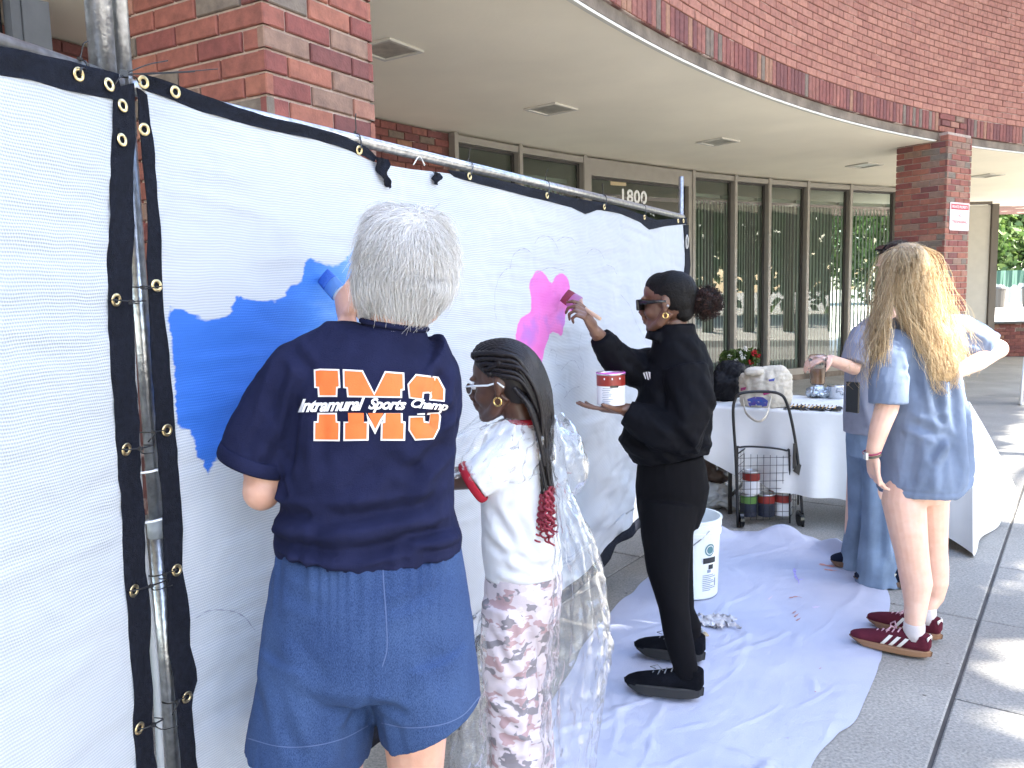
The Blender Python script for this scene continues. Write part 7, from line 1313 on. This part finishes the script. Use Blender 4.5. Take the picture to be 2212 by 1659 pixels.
stripe_patch(link_o, [(1614, 862), (1630, 857), (1648, 858), (1659, 866), (1657, 876), (1648, 884), (1628, 884), (1618, 876)], 5.2, BLP, TG, 'print', .003, 8); stripe_patch(link_o, [(1600, 838), (1612, 836), (1610, 842), (1600, 845)], 5.2, PKP, TG, 'print', .003, 8); stripe_patch(link_o, [(1646, 846), (1660, 842), (1664, 850), (1650, 854)], 5.2, PKP, TG, 'print', .003, 8); stripe_patch(link_o, [(1660, 820), (1674, 817), (1672, 823), (1661, 824)], 5.2, BLP, TG, 'print', .003, 8)
def lump(name, label, cat, parts, m, amp=.012, vox=.008, seed=1, scale=18):
    mb = MB()
    for c_, r_ in parts: mb.ell(c_, r_)
    me = fuse(mb, vox, 4, name); ripple(me, amp, scale, seed); ripple(me, amp*.5, scale*2.4, seed+1); return tag(link(name, me, m, None, True), label, cat)
b1_ = on_table(1556, 872)+tb*.16; lump('backpack', 'black backpack slumped on the table beside the tote bag', 'bag', [(b1_+V(0, 0, .11), (.13, .10, .12)), (b1_+V(.03, 0, .2), (.10, .08, .09)), (b1_+V(-.08, .02, .08), (.09, .09, .08))], cloth_mat('black_nylon_cloth', (0.010, 0.010, 0.012, 1), .3, 200, .2, .5, 0), .012)
# brush roll
rc = on_table(1752, 888)+tb*.09; BRR = thing('brush_roll', 'open black brush roll on the table edge', 'brush roll', tuple(rc)); v_ = []; a_ = 30
for i in range(a_):
    for j in range(10):
        u, w_ = i/(a_-1)-.5, j/9-.5; v_.append(rc+td*u*.34+tb*w_*.16+V(0, 0, .006+.006*math.sin(u*18)+.004*math.sin(w_*12+i)))
adopt(BRR, mk('cloth', v_, [(i*10+j, (i+1)*10+j, (i+1)*10+j+1, i*10+j+1) for i in range(a_-1) for j in range(9)], mat('black_canvas', (0.012, 0.012, 0.012, 1), .8), None, True))
for i in range(13):
    o_ = rc+td*(-.15+i*.0235)+V(0, 0, .018); MB().tube([o_-tb*.06, o_+tb*.035], .0035, 6).build('brush', mat('ochre_handle', (0.45, 0.27, 0.09, 1), .4) if i == 0 else bpy.data.materials['ochre_handle'], BRR, True)
    MB().tube([o_+tb*.033, o_+tb*.06+V(0, 0, .004)], [.005, .002], 6).build('bristles', mat('dark_bristle', (0.03, 0.02, 0.015, 1), .8) if i == 0 else bpy.data.materials['dark_bristle'], BRR, True)
MB().tube([rc+td*.17+V(0, 0, .01), rc+td*.21-tb*.02+V(0, 0, .012), rc+td*.235+V(0, 0, .008)], .003, 6).build('tie', MAT['tie'], BRR, True)
fc = on_table(1772, 868)+tb*.24; FO = lump('plastic_bag', 'crumpled clear plastic bag of supplies on the table', 'bag', [(fc+V(0, 0, .03), (.14, .07, .03)), (fc+V(-.06, 0, .045), (.06, .05, .04))], mat('silver_film', (0.42, 0.46, 0.5, 1), .18, .6), .014, .006, 5, 34)
jar = on_table(1800, 866)+tb*.14; JR = thing('silver_tin', 'round silver tin standing on the table among supplies', 'tin', tuple(jar)); v_, f_ = lathe([(.0001, 0), (.052, 0), (.054, .004), (.054, .075), (.057, .078), (.057, .09), (.05, .092), (.0001, .09)], 26, tuple(jar+V(0, 0, .002))); adopt(JR, mk('body', v_, f_, mat('brushed_tin', (0.55, 0.57, 0.6, 1), .25, .9), None, True)); v_, f_ = tube([jar+V(.02, -.054, .03), jar+V(.03, -.085, .05), jar+V(.0, -.09, .06), jar+V(-.02, -.056, .05)], [.004]*4, 8); adopt(JR, mk('handle', v_, f_, STEEL, None, True))
og = on_table(1828, 858)+tb*.15; OG = thing('orange_scraper', 'orange handled scraper lying at the right of the tin', 'scraper', tuple(og)); v_, f_ = tube([og+V(-.03, 0, .02), og+V(.03, .01, .07), og+V(.05, .02, .10)], [(.012, .008), (.014, .01), (.009, .007)], 10); adopt(OG, mk('handle', v_, f_, mat('orange_plastic', (0.62, 0.07, 0.02, 1), .4), None, True)); adopt(OG, MB().box(og+V(-.055, -.006, .012), (.06, .035, .003)).build('blade', STEEL))
# under the table
ub = V(1.36, 5.52, 0); lump('white_sack', 'pale plastic sack under the left end of the table', 'sack', [(ub+V(0, 0, .09), (.17, .12, .10)), (ub+V(.16, -.05, .05), (.12, .1, .06))], mat('pale_sack', (0.42, 0.44, 0.45, 1), .5), .02, .01, 8, 12)
lump('brown_bag', 'dark brown bag hanging strap under the table', 'bag', [(ub+V(-.05, .05, .26), (.12, .1, .09)), (ub+V(.06, .03, .22), (.1, .08, .06))], mat('brown_leather', (0.045, 0.025, 0.018, 1), .5), .01, .01, 9, 14)
# shopping cart -----------------------------------------------------------------
yc = 5.02; CT = thing('shopping_cart', 'black folding wire shopping cart holding paint cans', 'cart', (1.62, yc+.13, 0)); BW = mat('black_coated_wire', (0.010, 0.010, 0.011, 1), .35)
def wire(name, pts, r, k=None): v_, f_ = tube(spline(pts, k) if k else pts, r, 8); adopt(CT, mk(name, v_, f_, BW, None, True))
A = lambda x, y, dy=0: at(x, y, yc+dy)
wire('handle', [A(1594, 1138), A(1590, 1000), A(1584, 898), A(1587, 866), A(1600, 850), A(1640, 846), A(1682, 850), A(1700, 872), A(1716, 940), A(1727, 1030), A(1735, 1142)], .0095, 70)
wire('basket_frame', [A(1594, 1128, .02), A(1593, 980, .02), A(1600, 966, .02), A(1650, 966, .02), A(1697, 973, .02), A(1705, 985, .02), A(1706, 1130, .02)], .0065, 50); yb = .30
wire('basket_frame', [A(1620, 1090, yb), A(1619, 960, yb), A(1628, 946, yb), A(1670, 946, yb), A(1715, 951, yb), A(1724, 962, yb), A(1724, 1090, yb)], .0065, 50)
fl_, fr_2 = A(1594, 980, .02), A(1706, 985, .02); bl_, br_ = A(1619, 962, yb), A(1724, 964, yb); zt, z0_ = fl_[2], .045
wire('side_rail', [fl_, bl_], .005); wire('side_rail', [fr_2, br_], .005)
def lerp(a, b, u): return a+(b-a)*u
wiremb = []
for i in range(1, 8): u = i/8; a_ = lerp(fl_, fr_2, u); wire('wire', [a_+V(0, 0, 0), zl(a_, z0_)], .0017); a_ = lerp(bl_, br_, u); wire('wire', [a_, zl(a_, z0_)], .0017)
for i in range(1, 4):
    u = i/4
    for (p, q2) in ((fl_, bl_), (fr_2, br_)): a_ = lerp(p, q2, u); wire('wire', [a_, zl(a_, z0_)], .0015)
for i in range(9):
    z_ = z0_+(zt-.03-z0_)*i/8; c4 = [zl(fl_, z_), zl(fr_2, z_), zl(br_, z_), zl(bl_, z_)]
    for a_, b_ in zip(c4, c4[1:]+c4[:1]): wire('wire', [a_, b_], .0016)
MB().box(A(1716, 985, -.005), (.016, .012, .16), np.eye(3)).build('latch', BW, CT); MB().box(A(1726, 1014, -.01), (.05, .01, .06), np.array([[.8, 0, .6], [0, 1, 0], [-.6, 0, .8]])).build('latch', BW, CT)
for px in (1600, 1728):
    w_ = A(px, 1130, .02); v_, f_ = tube([(w_[0]-.012, w_[1]+.0, .05), (w_[0]+.012, w_[1], .05)], .05, 18); adopt(CT, mk('wheel', v_, f_, blackp, None, False))
DKC = mat('can_dark', (0.02, 0.025, 0.045, 1), .4); GRN = mat('can_green', (0.10, 0.22, 0.05, 1), .4)
def cart_can(px, dy, z_, top, low, label): b_ = at(px, 1100, yc+dy); return paint_can(label, V(b_[0], b_[1], z_), .054, .145, top, low, group='paint cans in the cart')
cart_can(1617, .10, .055, GRN, DKC, 'dark paint can with a green band, lower left in the cart'); cart_can(1622, .10, .203, CANR, CANW, 'white and red paint can stacked on the dark green can'); cart_can(1655, .09, .055, CANR, DKC, 'dark paint can with red band in the middle of the cart'); cart_can(1690, .10, .055, CANR, CANW, 'red and white paint can at the right of the cart'); cart_can(1678, .22, .055, CANR, DKC, 'paint can with pale lid at the back of the cart')
# planter by the windows ------------------------------------------------------------
pc2 = at(1598, 790, 11.3); PLN = thing('flower_planter', 'dark planter box of red and white flowers by the windows', 'planter', (pc2[0], 11.3, 0)); zP = .46
mb = MB(); mb.add(*tube([(pc2[0], 11.3, 0), (pc2[0], 11.3, zP-.03), (pc2[0], 11.3, zP)], [(.20, .13), (.26, .16), (.27, .17)], 4, side=V(1, 1, 0))); mb.build('box', mat('planter_dark', (0.05, 0.05, 0.055, 1), .6), PLN)
rg = np.random.default_rng(12)
def petals(name, cs, size, m, k):
    v_ = []; f_ = []
    for c_ in cs:
        for _ in range(k): a_ = nrm(rg.normal(size=3)); b_ = nrm(np.cross(a_, rg.normal(size=3))); o_ = np.array(c_)+rg.normal(size=3)*size*.6; i0 = len(v_); v_ += [o_-a_*size, o_-b_*size*.5, o_+a_*size, o_+b_*size*.5]; f_.append((i0, i0+1, i0+2, i0+3))
    adopt(PLN, mk(name, v_, f_, m))
cs = [(pc2[0]+rg.uniform(-.24, .24), 11.3+rg.uniform(-.12, .12), zP+rg.uniform(0, .16)) for _ in range(90)]; petals('foliage', cs, .04, leafm, 8)
for k, c_ in enumerate([(-.18, .12), (-.1, .06), (-.02, .16), (.04, .22), (.0, .10)]): petals('white_flower', [(pc2[0]+c_[0], 11.17, zP+c_[1])], .022, mat('white_petal', (0.8, 0.78, 0.75, 1), .6) if k == 0 else bpy.data.materials['white_petal'], 16)
for k, c_ in enumerate([(.17, .18), (.21, .12), (.11, .02), (.15, .15)]): petals('red_flower', [(pc2[0]+c_[0], 11.17, zP+c_[1])], .026, mat('red_petal', (0.5, 0.02, 0.03, 1), .6) if k == 0 else bpy.data.materials['red_petal'], 16)
# no trespassing sign ------------------------------------------------------------------
def on_pil(px, py, off=.006):
    d = ray(px, py); q2 = PC+PN*off; k = ((q2-EYE) @ PN)/(d @ PN); return EYE+d*k
c00, c10, c11, c01 = on_pil(2050, 497), on_pil(2092, 499), on_pil(2095, 440), on_pil(2053, 435.5); SGN = thing('warning_sign', 'white and red no trespassing sign on the far column', 'sign', tuple((c00+c11)/2))
ce = (c00+c11)/2; wS = .32; hS = .46; wS = abs((c10-c00) @ PT)*.98; hS = (c01[2]-c00[2]+c11[2]-c10[2])/2
def rrect(w_, h_, r_, k=6):
    o_ = []
    for (sx_, sy_, a0) in ((1, 1, 0), (-1, 1, 90), (-1, -1, 180), (1, -1, 270)):
        for i in range(k+1): a = math.radians(a0+90*i/k); o_.append((sx_*(w_/2-r_)+r_*math.cos(a), sy_*(h_/2-r_)+r_*math.sin(a)))
    return o_
def plate(name, poly, z0, z1, m):
    n_ = len(poly); v_ = [ce+PT*x+V(0, 0, y)+PN*z0 for x, y in poly]+[ce+PT*x+V(0, 0, y)+PN*z1 for x, y in poly]; adopt(SGN, mk(name, v_, [tuple(range(n_))[::-1], tuple(range(n_, 2*n_))]+[(i, (i+1) % n_, (i+1) % n_+n_, i+n_) for i in range(n_)], m))
SRED = mat('sign_red', (0.42, 0.012, 0.03, 1), .45); SWH = mat('sign_white', (0.75, 0.75, 0.74, 1), .4)
plate('plate', rrect(wS, hS, .02), -.002, .0015, SWH); plate('border', rrect(wS*.95, hS*.965, .016), .0015, .0021, SRED); plate('field', rrect(wS*.925, hS*.945, .014), .0021, .0027, SWH)
yb_ = hS*.345; plate('red_band', [(x, y+yb_) for x, y in rrect(wS*.90, hS*.20, .006)], .0027, .0033, SRED)
for (t_, yy, ww, hh, mm_) in (('PRIVATE PROPERTY', .345, .82, .10, SWH), ('NO', .04, .16, .11, SRED), ('TRESPASSING', -.19, .80, .11, SRED)):
    me = text_mesh(t_, 1, .02); co = getco(me); co[:, 0] *= wS*ww/np.ptp(co[:, 0]); co[:, 1] *= hS*hh/np.ptp(co[:, 1]); co -= (co.min(0)+co.max(0))/2; setco(me, np.array([ce+PT*x+V(0, 0, y+hS*yy)+PN*.0042 for x, y, _ in co])); adopt(SGN, link('lettering', me, mm_))
# standing board at the right edge
SB = thing('sign_stand', 'white framed standing board at the right picture edge', 'sign', tuple(gnd(2215, 877))); e0 = gnd(2204, 876); dxs = V(.95, .3, 0)
for (a_, b_) in ((e0, e0+V(.03, 0, .58)), (e0+dxs*.5, e0+dxs*.5+V(.03, 0, .58)), (e0, e0+dxs*.5), (e0+V(.03, 0, .58), e0+dxs*.5+V(.03, 0, .58))): MB().tube([a_+V(0, 0, .015), b_+V(0, 0, .015)], .016, 8).build('rail', mat('white_tube', (0.72, 0.75, 0.78, 1), .35), SB, True)
mk_ = MB(); mk_.add([e0+dxs*.01+V(0, 0, .02), e0+dxs*.49+V(0, 0, .02), e0+dxs*.49+V(.03, 0, .57), e0+dxs*.01+V(.03, 0, .57)], [(0, 1, 2, 3)]); mk_.build('board', mat('grey_board', (0.25, 0.26, 0.28, 1), .5), SB)
